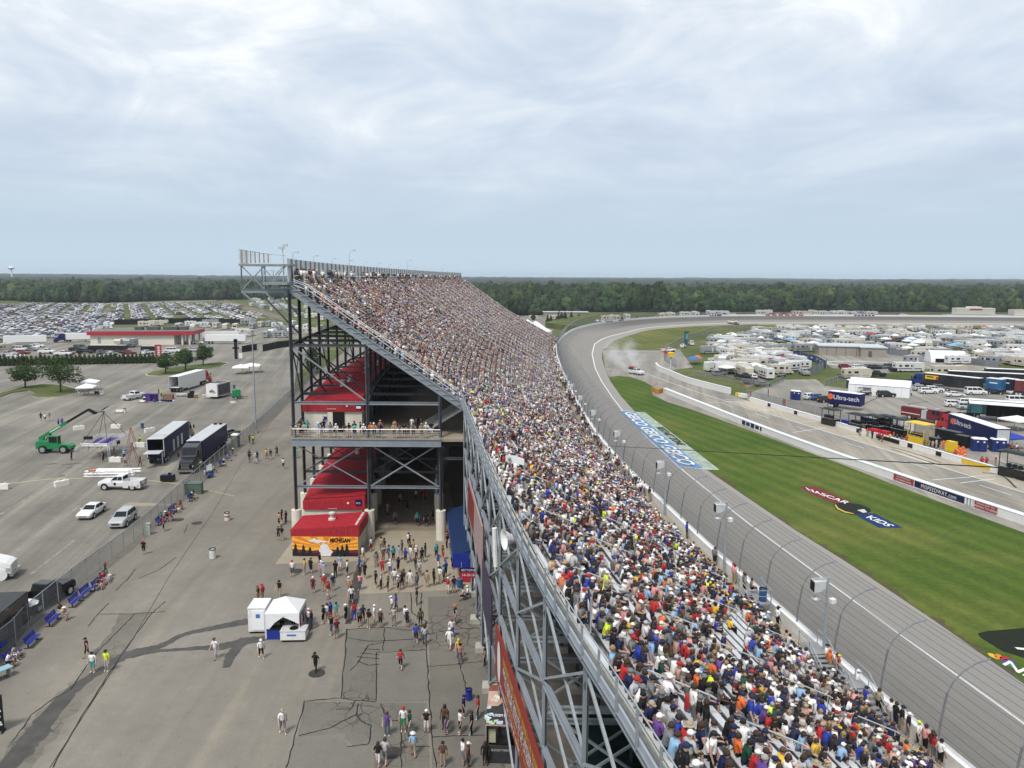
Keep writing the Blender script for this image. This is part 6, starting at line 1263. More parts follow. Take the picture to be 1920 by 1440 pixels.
dt = trailer('black equipment trailer with open side hatch at the lower left fence', ((lambda c: (c[0]+.12*6.25-1.29, c[1]-.99*6.25-.16, .012))(G(52, 1110, 3.2))), R(97), M('black_gloss'), M('charcoal_roof', (.05, .052, .055), .6, .2), L=12.5, H=3.2, W=2.6, z0=.7); MB().box((2.5, .3, 3.3), (2.6, .9, .06)).build('roof_hatch', CREAM, dt); MB().box((1.0, -1.6, 1.0), (1.0, .5, .1)).build('side_step', BLUE, dt)
for i in range(6): MB().box((-4.5+i*.5, -1.32, 1.2+.1*(i % 3)), (.35, .03, .25)).build('picture', LIGHT_G, dt)
tractor('white tractor unit cut by the left frame edge', (*G(-92, 1090), .012), R(15), WHITE, rim=ALU)
pl_ = thing('parasol', 'white parasol tipped open between trailer and fence', 'parasol', at(52, 1168)); MB().tube((0, 0, 0), (0, 0, 2.0), .03, 6).build('pole', STEEL, pl_); MB().lathe([(1.0, 1.75), (.5, 2.0), (.02, 2.1)], n=8).build('shade', CANVAS, pl_)
x, y, z = at(4, 1375); bb = thing('banner_board', 'black standing board with white and green print at the left frame edge', 'sign', (x-.9, y, z), R(12)); MB().box((0, 0, 1.35), (1.9, .12, 2.5)).build('panel', BLACK, bb)
for i, (z_, w_, m_) in enumerate(((2.15, .35, GREEN), (1.75, .3, WHITE), (1.5, .5, WHITE), (1.1, .4, WHITE), (.7, .45, WHITE), (.55, .55, WHITE))): MB().box((.62, -.07, z_), (w_, .02, .1)).build('lettering', m_, bb)
MB().bar((.9, -.3, .05), (.9, .3, .05), .1).bar((-.9, -.3, .05), (-.9, .3, .05), .1).build('foot', BLACK, bb)
tb = thing('table', 'pale blue table at the left frame edge by the seated pair', 'table', at(-2, 1275), R(60)); MB().box((0, 0, .75), (1.8, .75, .06)).build('tabletop', M('pale_blue', (.28, .45, .55), .5, .1), tb); MB().box((-.7, 0, .36), (.06, .6, .72)).build('leg', STEEL, tb); MB().box((.7, 0, .36), (.06, .6, .72)).build('leg', STEEL, tb)
un = thing('freezer_unit', 'white freezer cabin with a notice on its door', 'freezer cabin', at(484, 1186), R(3)); MB().box((0, .75, 1.2), (1.45, 2.0, 2.0)).box((0, .75, 2.25), (1.5, 2.05, .1)).build('cabin', WHITE, un); MB().box((.12, -.28, 1.2), (1.0, .06, 1.7)).build('door', M('door_white', (.85, .85, .85), .4, .05), un); MB().box((.12, -.32, 1.6), (.34, .02, .34)).build('notice', M('notice_blue', (.05, .18, .5), .5, .1), un); MB().box((0, .75, .1), (1.3, 1.8, .2)).build('base', BLACK, un)
x, y, z = at(535, 1188); vt = thing('vendor_tent', 'white peaked vendor tent with tied-back curtain front', 'tent', (x, y+.4, z), R(3)); a = 1.4
MB().add([(-a, -a, 2.25), (a, -a, 2.25), (a, a, 2.25), (-a, a, 2.25), (0, 0, 3.15), (-a, -a, 1.95), (a, -a, 1.95), (a, a, 1.95), (-a, a, 1.95)], [(0, 1, 4), (1, 2, 4), (2, 3, 4), (3, 0, 4), (5, 6, 1, 0), (6, 7, 2, 1), (7, 8, 3, 2), (8, 5, 0, 3)]).build('roof', CANVAS, vt)
MB().add([(-a, -a, 1.95), (-a+1.5, -a-.02, 1.95), (-a+.8, -a-.02, 1.45), (-a+.25, -a, .8), (-a+.1, -a, .05), (-a, -a, .05)], [(0, 5, 4, 3, 2, 1)]).add([(a, -a, 1.95), (a-1.35, -a-.02, 1.95), (a-.6, -a-.02, 1.6), (a-.05, -a, 1.3)], [(0, 1, 2, 3)]).add([(-a, a, 0.05), (a, a, .05), (a, a, 1.95), (-a, a, 1.95)], [(0, 1, 2, 3)]).add([(-a, -a, .05), (-a, a, .05), (-a, a, 1.95), (-a, -a, 1.95)], [(0, 1, 2, 3)]).build('curtain', CANVAS, vt)
for sx_ in (-a, a):
 for sy in (-a, a): MB().tube((sx_, sy, 0), (sx_, sy, 2.2), .035, 6).build('post', WHITE, vt)
for i in range(5): MB().box((a+.02, -1.0+i*.5, 1.2+.1*(i % 2)), (.05, .34, .7)).build('hung_shirt', [BRED, WHITE, M('cloth_navy', PAL['N'][1], .85, .22, 6.0), M('cloth_pink', PAL['P'][1], .85, .22, 6.0), WHITE][i], vt)
mb = MB().box((0, 0, .45), (1.5, .8, .9)); t = thing('counter_table', 'table under a blue cloth in the tent opening', 'table', (x-.55, y-.75, z), R(3)); MB().box((0, 0, .42), (1.35, .75, .84)).build('cloth', BLUE, t); MB().box((0, 0, .87), (1.4, .8, .04)).build('tabletop', BLACK, t)
person('folded', (x-.4, y+.5, z), R(-90), 'gKh', 'inside the white vendor tent', Q)
person('stand', (x+.5, y+.7, z), R(-60), 'bKh', 'inside the white vendor tent', Q)
ct = thing('cooler_trailer', 'low white cooler trailer with a black round hatch', 'trailer', at(550, 1203), R(3)); MB().box((0, .45, .55), (2.05, 1.2, .72)).build('box', WHITE, ct); MB().box((0, .45, .94), (2.1, 1.25, .06)).build('lid', LIGHT_G, ct); MB().lathe([(.36, .97), (.36, 1.02), (.28, 1.02), (.28, .99), (.01, .99)], (0, .4, 0), 18).build('hatch', BLACK, ct); MB().box((-.1, -.16, .62), (.75, .02, .14)).build('blue_label', M('notice_blue'), ct); MB().box((0, .4, .1), (1.8, 1.0, .2)).build('base', BLACK, ct)
ft = thing('drink_stall', 'drink stall with a printed roof sign of ice cubes and bloody mary lettering', 'stall', at(938, 1432), R(-3))
PINK = M('print_pink', (.55, .36, .30), .6, .3, 1.2); ICE = M('print_ice', (.50, .60, .68), .5, .5, 5.0); LIME = M('print_lime', (.35, .55, .06), .6, .5, 4.0); CHAR = M('print_charcoal', (.04, .04, .045), .6, .3)
def fp_(x, y): return (x, y, 3.0+.28*(y/3.2)) if 1 else 0
rf = MB().add([(-.95, .0, 2.6), (1.0, .0, 2.6), (1.0, 3.4, 3.3), (-.95, 3.4, 3.3), (-.95, .0, 2.5), (1.0, .0, 2.5), (1.0, 3.4, 3.2), (-.95, 3.4, 3.2)], [(0, 1, 2, 3), (7, 6, 5, 4), (0, 4, 5, 1), (1, 5, 6, 2), (2, 6, 7, 3), (3, 7, 4, 0)]).build('roof', PINK, ft)
def rp(x, y, h=.012): return (x, y, 2.6+.7*y/3.4+h)
def rpoly(name, pts, mat, h=.012): return MB().add([rp(*p, h) for p in pts], [tuple(range(len(pts)))]).build(name, mat, rf)
rpoly('print', [(-.95, .0), (1.0, .0), (1.0, 1.9), (.35, 2.3), (-.25, 1.55), (-.95, 1.5)], CHAR); rpoly('print', [(-.95, 2.85), (1.0, 2.85), (1.0, 3.4), (-.95, 3.4)], M('print_meat', (.22, .07, .04), .6, .6, 5.0))
rr_ = random.Random(4)
for i in range(34):
 px_, py_ = (rr_.uniform(-.9, .95), rr_.uniform(.03, .38)) if i < 20 else (rr_.uniform(-.93, -.55), rr_.uniform(.3, 1.45)); s_ = rr_.uniform(.07, .13); rpoly('ice_cube', [(px_-s_, py_-s_), (px_+s_, py_-s_*.8), (px_+s_*.9, py_+s_), (px_-s_*.9, py_+s_*.9)], ICE if rr_.random() < .75 else LIME, .02+.001*i)
rpoly('print', [(.25, 2.05), (.6, 1.9), (.9, 2.3), (.75, 2.6), (.4, 2.55)], M('print_green', (.05, .16, .06), .6, .5, 4.0), .016); rpoly('print', [(-.75, 2.0), (-.35, 1.8), (-.1, 2.3), (-.5, 2.6)], M('print_cream', (.62, .55, .42), .6, .4, 3.0), .016); rpoly('print', [(.2, 2.5), (.55, 2.42), (.6, 2.65), (.3, 2.75)], BRED, .02)
nm = (Vector(rp(0, 1))-Vector(rp(0, 0))).normalized(); text('BLOODY MARY', .27, WHITE, rf, frame(rp(.02, .72, .03), (1, 0, 0), nm), sx=.66, bold=.01); text('BEST', .22, M('print_pink'), rf, frame(rp(-.42, 1.05, .03), nm, (-1, 0, 0)), bold=.01) if 0 else None
MB().box((0, .05, .6), (1.9, .12, 1.15)).build('counter', CHAR, ft); text('BLOODY MARY', .2, LIGHT_G, ft, frame((0, -.02, .9), (1, 0, 0), (0, 0, 1)), sx=.8)
for sx_ in (-.9, .95):
 for sy in (.05, 3.3): MB().tube((sx_, sy, 0), (sx_, sy, 2.5+.7*sy/3.4), .04, 6).build('post', STEEL, ft)
MB().box((-.55, .6, 1.6), (.45, .45, .9)).build('drink_machine', M('machine_cream', (.5, .5, .35), .4, .2), ft); MB().add([(-.93, .1, .05), (-.93, 3.3, .05), (-.93, 3.3, 3.1), (-.93, .1, 2.5)], [(0, 1, 2, 3), (3, 2, 1, 0)]).build('side_banner', M('print_meat'), ft); MB().box((0, 1.8, .03), (1.7, 3.0, .05)).build('mat', BLACK, ft)
# ------------------------------------------------------------------ behind the hedge: red-roofed building, trailers, vans
rbx = thing('ticket_building', 'long low cream building with a red fascia across the lot', 'building'); A = Vector((-182.5, 332.0, 0)); B = Vector((-141.5, 338.0, 0)); d = (B-A).normalized(); n_ = Vector((-d.y, d.x, 0))
def rb2(u, v): p = A+d*u+n_*v; return (p.x, p.y)
Lb = (B-A).length
MB().prism([rb2(0, 0), rb2(Lb-7, 0), rb2(Lb-7, 18), rb2(0, 18)], 0, 5.0).build('wall', CREAM, rbx); MB().prism([rb2(-1, -1), rb2(Lb+1.5, -1), rb2(Lb+1.5, 19), rb2(-1, 19)], 4.4, 6.0).build('fascia', RED, rbx); MB().prism([rb2(-.4, -.4), rb2(Lb+1, -.4), rb2(Lb+1, 18.4), rb2(-.4, 18.4)], 6.0, 6.05).build('roof', M('flat_roof', (.16, .15, .14), .9, .2), rbx)
for u in (Lb-1, Lb-4):
 for v in (0, 8, 17): MB().prism([rb2(u, v), rb2(u+.7, v), rb2(u+.7, v+.7), rb2(u, v+.7)], 0, 4.4).build('pillar', CREAM, rbx)
MB().prism([rb2(3, -.12), rb2(4.2, -.12), rb2(4.2, .05), rb2(3, .05)], 1.0, 3.3).build('door', M('door_grey', (.3, .3, .3), .6, .1), rbx)
for u, w_ in ((16, 3), (21, 5), (28, 6), (35, 3)): MB().prism([rb2(u, 7), rb2(u+w_, 7), rb2(u+w_, 11), rb2(u, 11)], 6.06, 7.4).build('roof_unit', DSTEEL, rbx)
def longtrailer(px0, py0, px1, py1, label, h=4.0, tr_=None):
 a, b_ = G(px0, py0), G(px1, py1); c = mid(a, b_); t = trailer(label, (c[0], c[1]+1.3, .012), head(a, b_), WHITE, WHITE, L=(Vector(a)-Vector(b_)).length, H=h, legs=True); return t, b_, head(a, b_)
longtrailer(4, 648, 85, 646, 'long white trailer left of the dirt track, beyond the hedge'); longtrailer(118, 642, 172, 641, 'white trailer coupled to the small blue tractor by the red-fascia building')
e = G(118, 642); tractor('small dark blue tractor beside the red-fascia building', (e[0]+1.5, e[1]+1.3, .012), head(G(172, 641), G(118, 642)), NAVY); longtrailer(384, 645, 460, 645, 'long white trailer right of the red-fascia building, front one'); longtrailer(378, 639, 447, 638, 'long white trailer right of the red-fascia building, rear one')
bt_ = trailer('low black open-topped trailer before the red-fascia building', (*mid(G(166, 661), G(240, 661)), .012), head(G(166, 661), G(240, 661)), BLACK, LIGHT_G, L=14, H=2.9); trailer('short black trailer near the banner pylon', (*mid(G(271, 662), G(292, 662)), .012), 0.1, BLACK, LIGHT_G, L=6, H=2.8)
for i, (px, py) in enumerate(((229, 651), (246, 651))): put_camper(*G(px, py), R(-85), ['CAMPER facing the camera, left of two by the cream wall', 'CAMPER facing the camera, right of two by the cream wall'][i], 'campers by the cream wall', CAMP[8+i])
def mesh_fence(pts, h, label):
 t = thing('screen_fence', label, 'fence'); P = [Vector((*G(*p), 0)) for p in pts]
 MB().loft([[tuple(p), tuple(p+Vector((0, 0, h)))] for p in P], closed=False).build('screen', M('black_screen', (.012, .013, .016), .8, .3), t)
 for i in range(len(P)-1):
  n = max(1, int((P[i+1]-P[i]).length/6))
  for k in range(n): p = P[i].lerp(P[i+1], k/n); MB().tube(p, p+Vector((0, 0, h+.1)), .08, 5).build('post', BLACK, t)
mesh_fence([(215, 609), (300, 607), (380, 605), (450, 608)], 3.2, 'black screened fence between the grass lot and the camper yard'); mesh_fence([(454, 661), (482, 656)], 2.6, 'short black screened fence left of the gate'); mesh_fence([(493, 659), (520, 653), (560, 648)], 2.8, 'black screened fence right of the gate')
yard = [('pickup', 30, 672, 0, 0), ('pickup', 12, 668, 0, 1), ('van', 38, 658, 0, 0), ('van', 50, 656, 0, 2), ('suv', 62, 654, 0, 0), ('suv', 44, 664, .1, 5), ('sedan', 16, 675, .1, 7), ('sedan', 60, 658, .2, 2), ('pickup', 88, 663, 0, 0), ('suv', 73, 651, 0, 0), ('pickup', 145, 658, 0, 3), ('van', 152, 655, .1, 8), ('pickup', 160, 663, .2, 3), ('suv', 193, 664, .9, 2), ('sedan', 210, 666, 1.2, 0), ('sedan', 222, 662, .2, 3), ('suv', 243, 664, .2, 5), ('sedan', 205, 668, 1.5, 1), ('suv', 277, 664, 1.2, 0), ('sedan', 310, 664, 1.2, 0), ('van', 325, 661, .2, 0), ('sedan', 365, 659, .2, 1), ('suv', 372, 645, .1, 0), ('suv', 128, 665, 0, 5), ('pickup', 118, 667, 0, 0)]
for i, (k, px, py, rz, ci) in enumerate(yard):
 L_ = 'left of dirt track' if px < 100 else 'by cream building' if px < 260 else 'near red banner'
 x, y, z = at(px, py); lowcar(k, x, y, rz, ci, lab('%s %s parked beyond the hedge, %s' % (CCOL[ci][0], k, L_), ['close behind shrubs', 'farther back']), 'cars parked beyond the hedge')
x, y, z = at(5, 660); put_camper(x, y, 1.5, 'CAMPER end-on at the left edge beyond the hedge', 'campers beyond the hedge')
spots = []
for px, py, sel in ((276, 613, 8), (298, 611, 12), (336, 616, 16), (358, 612, 2), (382, 614, 18), (407, 615, 20), (424, 617, 24), (442, 617, 20), (395, 610, 9), (365, 618, 4), (466, 609, 9), (475, 616, 25), (490, 613, 4), (505, 612, 21), (520, 614, 2), (456, 628, 18), (470, 630, 20), (500, 633, 1), (512, 630, 10), (527, 633, 17), (545, 626, 3), (560, 622, 11), (575, 618, 22), (530, 622, 5), (549, 612, 14), (585, 626, 0), (600, 622, 9)):
 x, y = G(px, py); put_camper(x, y, rnd.choice((-1.5, -1.4, .1, .2, 1.6)), lab('CAMPER in yard behind %s' % ('cream building' if px < 380 else 'white trailers' if px < 460 else 'tall stand'), ['by black fence', 'nearer the camera', 'off one side', 'amid others']) , 'campers in the yard', CAMP[sel])
for j in range(70):
 px, py = rnd.uniform(425, 640), rnd.uniform(561, 606)
 if py-561 < (px-425)*-.05 or py > 566+(px-425)*.22: continue
 x, y = G(px, py); put_camper(x, y, rnd.choice((-.45, 1.1))+rnd.gauss(0, .05), 'white camper in the far field behind the tall stand', 'campers in the far field')
u_ = Vector((-.449, .893)); v_ = Vector((.893, .449)); org = Vector(G(204, 618)); cand = []
def inpoly(px, py, P):
 c = False
 for i in range(len(P)):
  (x1, y1), (x2, y2) = P[i-1], P[i]
  if (y1 > py) != (y2 > py) and px < (x2-x1)*(py-y1)/(y2-y1)+x1: c = not c
 return c
PA = [(-60, 642), (-60, 575), (60, 570), (212, 570), (205, 619), (186, 622), (150, 628), (90, 634)]; PB = [(212, 570), (330, 568), (440, 570), (470, 582), (500, 596), (455, 603), (215, 601)]
for row in range(-36, 28):
 for side_ in (-1, 1, 2.9):
  L_ = -60
  while L_ < 520:
   L_ += 2.85
   p = org+u_*L_+v_*(row*16+side_*2.9+2); px, py = sproj(p.x, p.y, .5)
   if inpoly(px, py, PA): dens = .93
   elif inpoly(px, py, PB): dens = .88
   else: continue
   if side_ > 2 and (py < 588 or px > 200 or noise.noise((row*1.7, L_*.012, 5)) > .22): continue
   w_ = noise.noise((row*3.3+side_*.2, L_*.016, 1.7)); gap = .62 if py < 600 else .95
   if px > 215: gap = .25 if py > 575 else .4
   if w_ > gap*.6+(.1 if px < 215 else .06) or rnd.random() > dens: continue
   cand.append((py, p.x, p.y, math.atan2(v_.y, v_.x)+(0 if side_ < 0 else math.pi)+rnd.gauss(0, .03), px))
cand.sort(reverse=True); print('lot cars', len(cand))
kinds = ('suv', 'sedan', 'pickup', 'van'); kw = (48, 27, 18, 7)
NIND = 150
for py, x, y, rz, px in cand[:NIND]:
 k = rnd.choices(kinds, kw)[0]; ci = rnd.choices(range(10), CWT)[0]
 lowcar(k, x, y, rz, ci, '%s %s parked in nearest grass lot rows, %s' % (CCOL[ci][0], k, 'far left' if px < 30 else 'left' if px < 80 else 'middle' if px < 130 else 'right'), 'cars in the grass lot')
by = {}
for py, x, y, rz, px in cand[NIND:]:
 k = rnd.choices(kinds, kw)[0]; c = np.array(CCOL[rnd.choices(range(10), CWT)[0]][1])*rnd.uniform(.8, 1.2); by.setdefault(k, []).append(((x, y, .0), rz, (1, 1, 1), [c, (.02, .025, .03), (.02, .02, .02), (.3, .01, .01)]))
LOW6 = {k: car_low(k, 6) for k in KIND}
gr = [(np.array(LOW6[k].v), LOW6[k].f, LOW6[k].m, *[np.array([q[i] for q in L], np.float64) for i in range(4)]) for k, L in by.items()]
tag(quick(gr, 'parked_cars', MA('lot_paint', .35)), 'rows of parked cars filling the far grass lot', 'cars', kind='stuff')
for row in range(-17, 14):
 p0 = org+u_*-20+v_*(row*16+11.3); p1 = org+u_*330+v_*(row*16+11.3); px, py = sproj(p0.x, p0.y, 0)
 if rnd.random() < .8 and px < 215: struct('dirt_lane', ribbon(fine([tuple(p0.lerp(p1, .0)), tuple(p0.lerp(p1, .6+.4*rnd.random()))], 14, .5, row), 4.2, .004, wob=.4, seed=row), DIRT)
slab('access_road', [(395, 561), (420, 562), (520, 590), (560, 603), (540, 604), (470, 583)], .004, DIRT); slab('access_road', [(120, 571), (260, 567), (420, 563), (420, 564), (260, 568.5), (120, 572.5)], .004, M('pale_track', (.30, .28, .22), .9, .2))
# ------------------------------------------------------------------ track side: catch fence, speaker poles, painted marks
cf = thing('catch_fence', 'tall steel catch fence with curved posts and cables along the track wall', 'fence')
WP = [p for p in Ov]; WP = side(WP, -.28)
def curve_post(p, t, n_):   # base on the wall, leaning out over the track (n_ = towards the track)
 q = [p+Vector((0, 0, -.3)), p+Vector((0, 0, 1.0))+n_*.05, p+Vector((0, 0, 2.2))+n_*.22]
 for a in (.25, .55, .85, 1.15, 1.45): q.append(p+Vector((0, 0, 2.2+2.3*math.sin(a)))+n_*(.22+2.9*(1-math.cos(a))))
 return q
ln = 0; nxt = 0; prof_ = []; k = 0; base = []
for i in range(len(WP)-1):
 seg = (WP[i+1]-WP[i]).length; t = (WP[i+1]-WP[i]).normalized(); n_ = Vector((t.y, -t.x, 0)).normalized()
 if WP[i].y < -5: continue
 while nxt < seg:
  p = WP[i]+t*nxt+Vector((0, 0, .95)); base.append((p, t, n_)); nxt += 4.9
 nxt -= seg
for k, (p, t, n_) in enumerate(base):
 if p.y < 14 or k > 99: continue
 q = curve_post(p, t, n_); r_ = .055 if p.y < 120 else .075
 po = MB().path(q, [r_]*4+[r_*.85]*4, 6).build('post', M('post_steel', (.21, .225, .24), .5, .2, metal=.2), cf)
prof = lambda P: [curve_post(*b_) for b_ in P]
PQ = prof(base[::2]); LV = [(0, 1, .2), (0, 1, .6), (1, 2, .0), (1, 2, .4), (1, 2, .8), (2, 3, .2), (2, 3, .8), (3, 4, .5), (4, 5, .1), (4, 5, .6), (5, 6, .1), (5, 6, .6), (6, 7, .1), (6, 7, .55), (6, 7, .95)]
for a, b_, f in LV: MB().path([q[a].lerp(q[b_], f) for q in PQ], .013, 4).build('cable', DSTEEL, cf)
MB().loft([[tuple(p) for p in q] for q in PQ], closed=False, cap=False).build('netting', screen('fence_mesh', (.10, .10, .10), .20), cf)
for i, (px, py, y) in enumerate(((1573, 1082, 48.4), (1353, 940, 64.5), (1250, 862, 81), (1190, 806, 100.4), (1137, 768, 119), (1104, 741, 137), (1079, 719, 156), (1060, 703, 175), (1046, 688, 196))):
 x = xw(y)-.85; zt = AY(px, py, y)[2]; sd = ('nearest of the row', 'second nearest', 'third nearest', 'fourth nearest', 'fifth nearest', 'fourth farthest', 'third farthest', 'second farthest', 'farthest of the row')[i]
 t = thing('speaker_pole', 'pale pole with a boxy loudspeaker beside the walkway, %s' % sd, 'speaker pole', (x, y, 4.5), 0, 'speaker poles along the walkway'); h = zt-4.5
 MB().tube((0, 0, 0), (0, 0, h), .115, 8, .085).build('pole', STEEL, t); MB().tube((-1.0, 0, h-.1), (.1, 0, h-.1), .05, 5).build('arm', STEEL, t)
 s_ = MB().loft([[(x_, -a_, z_-a_), (x_, a_, z_-a_), (x_, a_, z_+a_), (x_, -a_, z_+a_)] for x_, a_, z_ in ((-1.0, .36, h-.6), (-.6, .35, h-.55), (-.2, .22, h-.5))]).build('loudspeaker', LIGHT_G, t); MB().box((-1.02, 0, h-.6), (.05, .62, .62)).build('grille', BLACK, s_)
 MB().box((.32, -.1, h-1.6), (.36, .32, .3), .3).build('loudspeaker', WHITE, t); MB().tube((0, 0, h-1.55), (.3, 0, h-1.55), .04, 5).build('arm', STEEL, t); MB().lathe([(.3, -1.3), (.02, -1.05)], (-.75, 0, h-.2), 8).build('small_horn', STEEL, t)
x, y = G(1415, 1150, 4.5); x = xw(y)-1.9; pf = thing('viewing_platform', 'raised steel platform with a blue barrel beside the track wall', 'platform', (x, y, 4.5)); MB().box((0, 0, 1.3), (1.7, 2.6, .1)).build('deck', DECK, pf); mb = MB()
for sx_ in (-.85, .85):
 for sy in (-1.25, 1.25): mb.bar((sx_, sy, 0), (sx_, sy, 2.4), .07)
for z_ in (1.9, 2.35): mb.bar((-.85, -1.25, z_), (-.85, 1.25, z_), .05).bar((.85, -1.25, z_), (.85, 1.25, z_), .05).bar((-.85, -1.25, z_), (.85, -1.25, z_), .05)
mb.build('railing', STEEL, pf); bo_ = barrel(1422, 1118, DRUMB, 'blue barrel standing on the raised platform by the wall', z=5.85); bo_.location = (x+.4, y-.7, 5.86); person('sit_up', (x-.1, y+.6, 6.25), 0, 'GKh', 'on the raised platform by the track wall', WK)
for j, (px, py) in enumerate(((1605, 1262), (1690, 1330))):
 x, y = G(px, py, 4.5); x = xw(y)-1.55; t = thing('access_stair', ['short steel access stair with railings, the farther one on the walkway', 'short steel access stair with railings, the nearer one on the walkway'][j], 'stair', (x, y, 4.5), R(95)); mb = MB(); m2 = MB()
 for i in range(6): mb.box((-1.4+i*.35, 0, .15+i*.17), (.34, 1.3, .05))
 mb.box((1.2, 0, 1.1), (1.6, 1.3, .06)).build('treads', DECK, t)
 for sy in (-.65, .65): m2.path([(-1.6, sy, .9), (.5, sy, 2.0), (2.0, sy, 2.0)], .035, 5); m2.path([(-1.6, sy, .5), (.5, sy, 1.6), (2.0, sy, 1.6)], .025, 5); [m2.tube((x_, sy, 0), (x_, sy, z_), .03, 5) for x_, z_ in ((-1.6, .9), (-.5, 1.45), (.5, 2.0), (2.0, 2.0))]
 m2.build('railing', STEEL, t)
def tz(x, y):   # height of the track surface
 a, b_, c = xw(y), interp(XL, y), interp(XI, y)
 return .6+(b_-x)/(b_-a)*3.8 if x < b_ else (.6+(c-x)/(c-b_)*0-.57*(x-b_)/(c-b_) if x < c else .03)
def onz(px, py):
 z = .4
 for _ in range(8): g = G(px, py, z); z = tz(*g)
 return Vector((g[0], g[1], z))
Gq = [onz(1162, 770), onz(1275, 876.5), onz(1321, 881), onz(1190, 772.5)]
def decal(name, q, mat, dz, parent=None, nu=40, nv=2):
 mb = MB(); vs = []
 for i in range(nu+1):
  for j in range(nv+1): p = onquad([q[0], q[1], q[2], q[3]], i/nu, j/nv); vs.append((p.x, p.y, max(tz(p.x, p.y), .022)+dz))
 mb.add(vs, [(i*(nv+1)+j, (i+1)*(nv+1)+j, (i+1)*(nv+1)+j+1, i*(nv+1)+j+1) for i in range(nu) for j in range(nv)]); return mb.build(name, mat, parent)
SKYB = M('painted_blue', (.085, .23, .45), .7, .25, 2.0)
gd = tag(decal('painted_advert', Gq, SKYB, .035), 'blue painted track panel with three white lettered names', 'painted sign')
rz_ = tag(decal('painted_zone', [onz(1190, 772.5), onz(1321, 881), onz(1349, 881), onz(1209, 773)], M('painted_pale', (.34, .40, .33), .8, .5, .8), .032), 'pale painted strip with black restart zone lettering', 'painted sign')
def lay(s, q, s0, s1, t0, t1, mat, parent, dz, bold=0.0, italic=0.0):
 cu = bpy.data.curves.new('t', 'FONT'); cu.body = s; cu.size = 1; cu.offset = bold; cu.shear = italic; t = bpy.data.objects.new('t', cu); COL.objects.link(t); bpy.context.view_layer.update(); me = bpy.data.meshes.new_from_object(t.evaluated_get(bpy.context.evaluated_depsgraph_get())); bpy.data.objects.remove(t)
 xs = [v.co.x for v in me.vertices]; ysv = [v.co.y for v in me.vertices]; x0, x1, y0, y1 = min(xs), max(xs), min(ysv), max(ysv)
 for v in me.vertices:
  p = onquad(q, s0+(s1-s0)*(v.co.x-x0)/(x1-x0), t0+(t1-t0)*(v.co.y-y0)/(y1-y0)); v.co = (p.x, p.y, max(tz(p.x, p.y), .022)+dz)
 me.materials.clear(); me.materials.append(mat); return link('lettering', me, parent)
for s0 in (.03, .35, .67): lay('GEICO', Gq, s0, s0+.29, .14, .88, WPAINT, gd, .13, .03, 0)
lay('RESTART ZONE', [onz(1190, 772.5), onz(1321, 881), onz(1349, 881), onz(1209, 773)], .34, .66, .22, .86, M('painted_black', (.02, .025, .02), .7, .3), rz_, .12, .02)
for a, b_ in ((Gq[0], Gq[3]), (Gq[1], Gq[2])): struct('painted_edge', MB().add([(p.x, p.y, max(tz(p.x, p.y), .02)+.06) for p in (a, a+Vector((0, .35, 0)), b_+Vector((0, .35, 0)), b_)], [(0, 1, 2, 3)]), WPAINT)
def gz(px, py): return Vector((*G(px, py), .03))
lg = thing('painted_logo', 'red and blue lettered racing logo painted on the infield grass', 'painted logo')
RQ = [gz(1510, 928), gz(1592, 942), gz(1612, 944), gz(1498, 911)]; RQ = [gz(1514, 930), gz(1588, 948), gz(1606, 943), gz(1497, 911)]
def flat(name, pts, mat, z=.03, parent=lg): return MB().poly([(p[0], p[1]) for p in [G(*q) for q in pts]], z).build(name, mat, parent)
flat('red_band', [(1497, 911), (1532, 913), (1617, 951), (1563, 944), (1516, 925)], M('paint_red', (.16, .012, .012), .9, .3, 1.0))
flat('oval', [(1563, 947), (1572, 943), (1590, 943), (1612, 946), (1630, 953), (1634, 959), (1626, 963), (1600, 966), (1580, 962), (1567, 955)], M('paint_black', (.012, .016, .008), .9, .3), .034)
flat('swoosh', [(1567, 946), (1572, 953), (1584, 959), (1600, 963), (1602, 964.5), (1584, 961.5), (1570, 955), (1565, 948)], M('paint_yellow', (.55, .38, .05), .9, .2), .040); flat('mark', [(1607, 957), (1620, 955), (1626, 961), (1618, 962), (1612, 959)], M('paint_white', (.55, .55, .5), .9, .2), .040)
flat('blue_band', [(1602, 964), (1640, 963), (1693, 990), (1648, 990), (1622, 976)], M('paint_navy', (.008, .03, .12), .9, .3), .036)
lay('NASCAR', [gz(1517, 921.5), gz(1584, 946), gz(1594, 942), gz(1506, 912.5)], 0, 1, .1, .95, WPAINT, lg, .03, .02, .2); lay('KIDS', [gz(1622, 972), gz(1662, 988.5), gz(1680, 986.5), gz(1632, 965)], 0, 1, .1, .9, WPAINT, lg, .03, .02, .2)
bk = thing('painted_advert', 'black painted panel with a white stroke on the grass at the right edge', 'painted sign'); flat('panel', [(1833, 1188), (1850, 1184), (1990, 1172), (2010, 1262), (1880, 1222), (1838, 1196)], M('paint_black'), .03, bk); flat('stroke', [(1902, 1214), (1990, 1222), (1990, 1228), (1908, 1218)], WPAINT, .036, bk)
nb = thing('painted_logo', 'broadcaster logo of coloured feathers and white letters painted on the grass edge', 'painted logo'); c0 = Vector(G(1873, 1240)); c1 = Vector(G(1864, 1227)); ax_ = (Vector(G(1880, 1241))-Vector(G(1846, 1222))).normalized(); bx_ = Vector((-ax_.y, ax_.x))
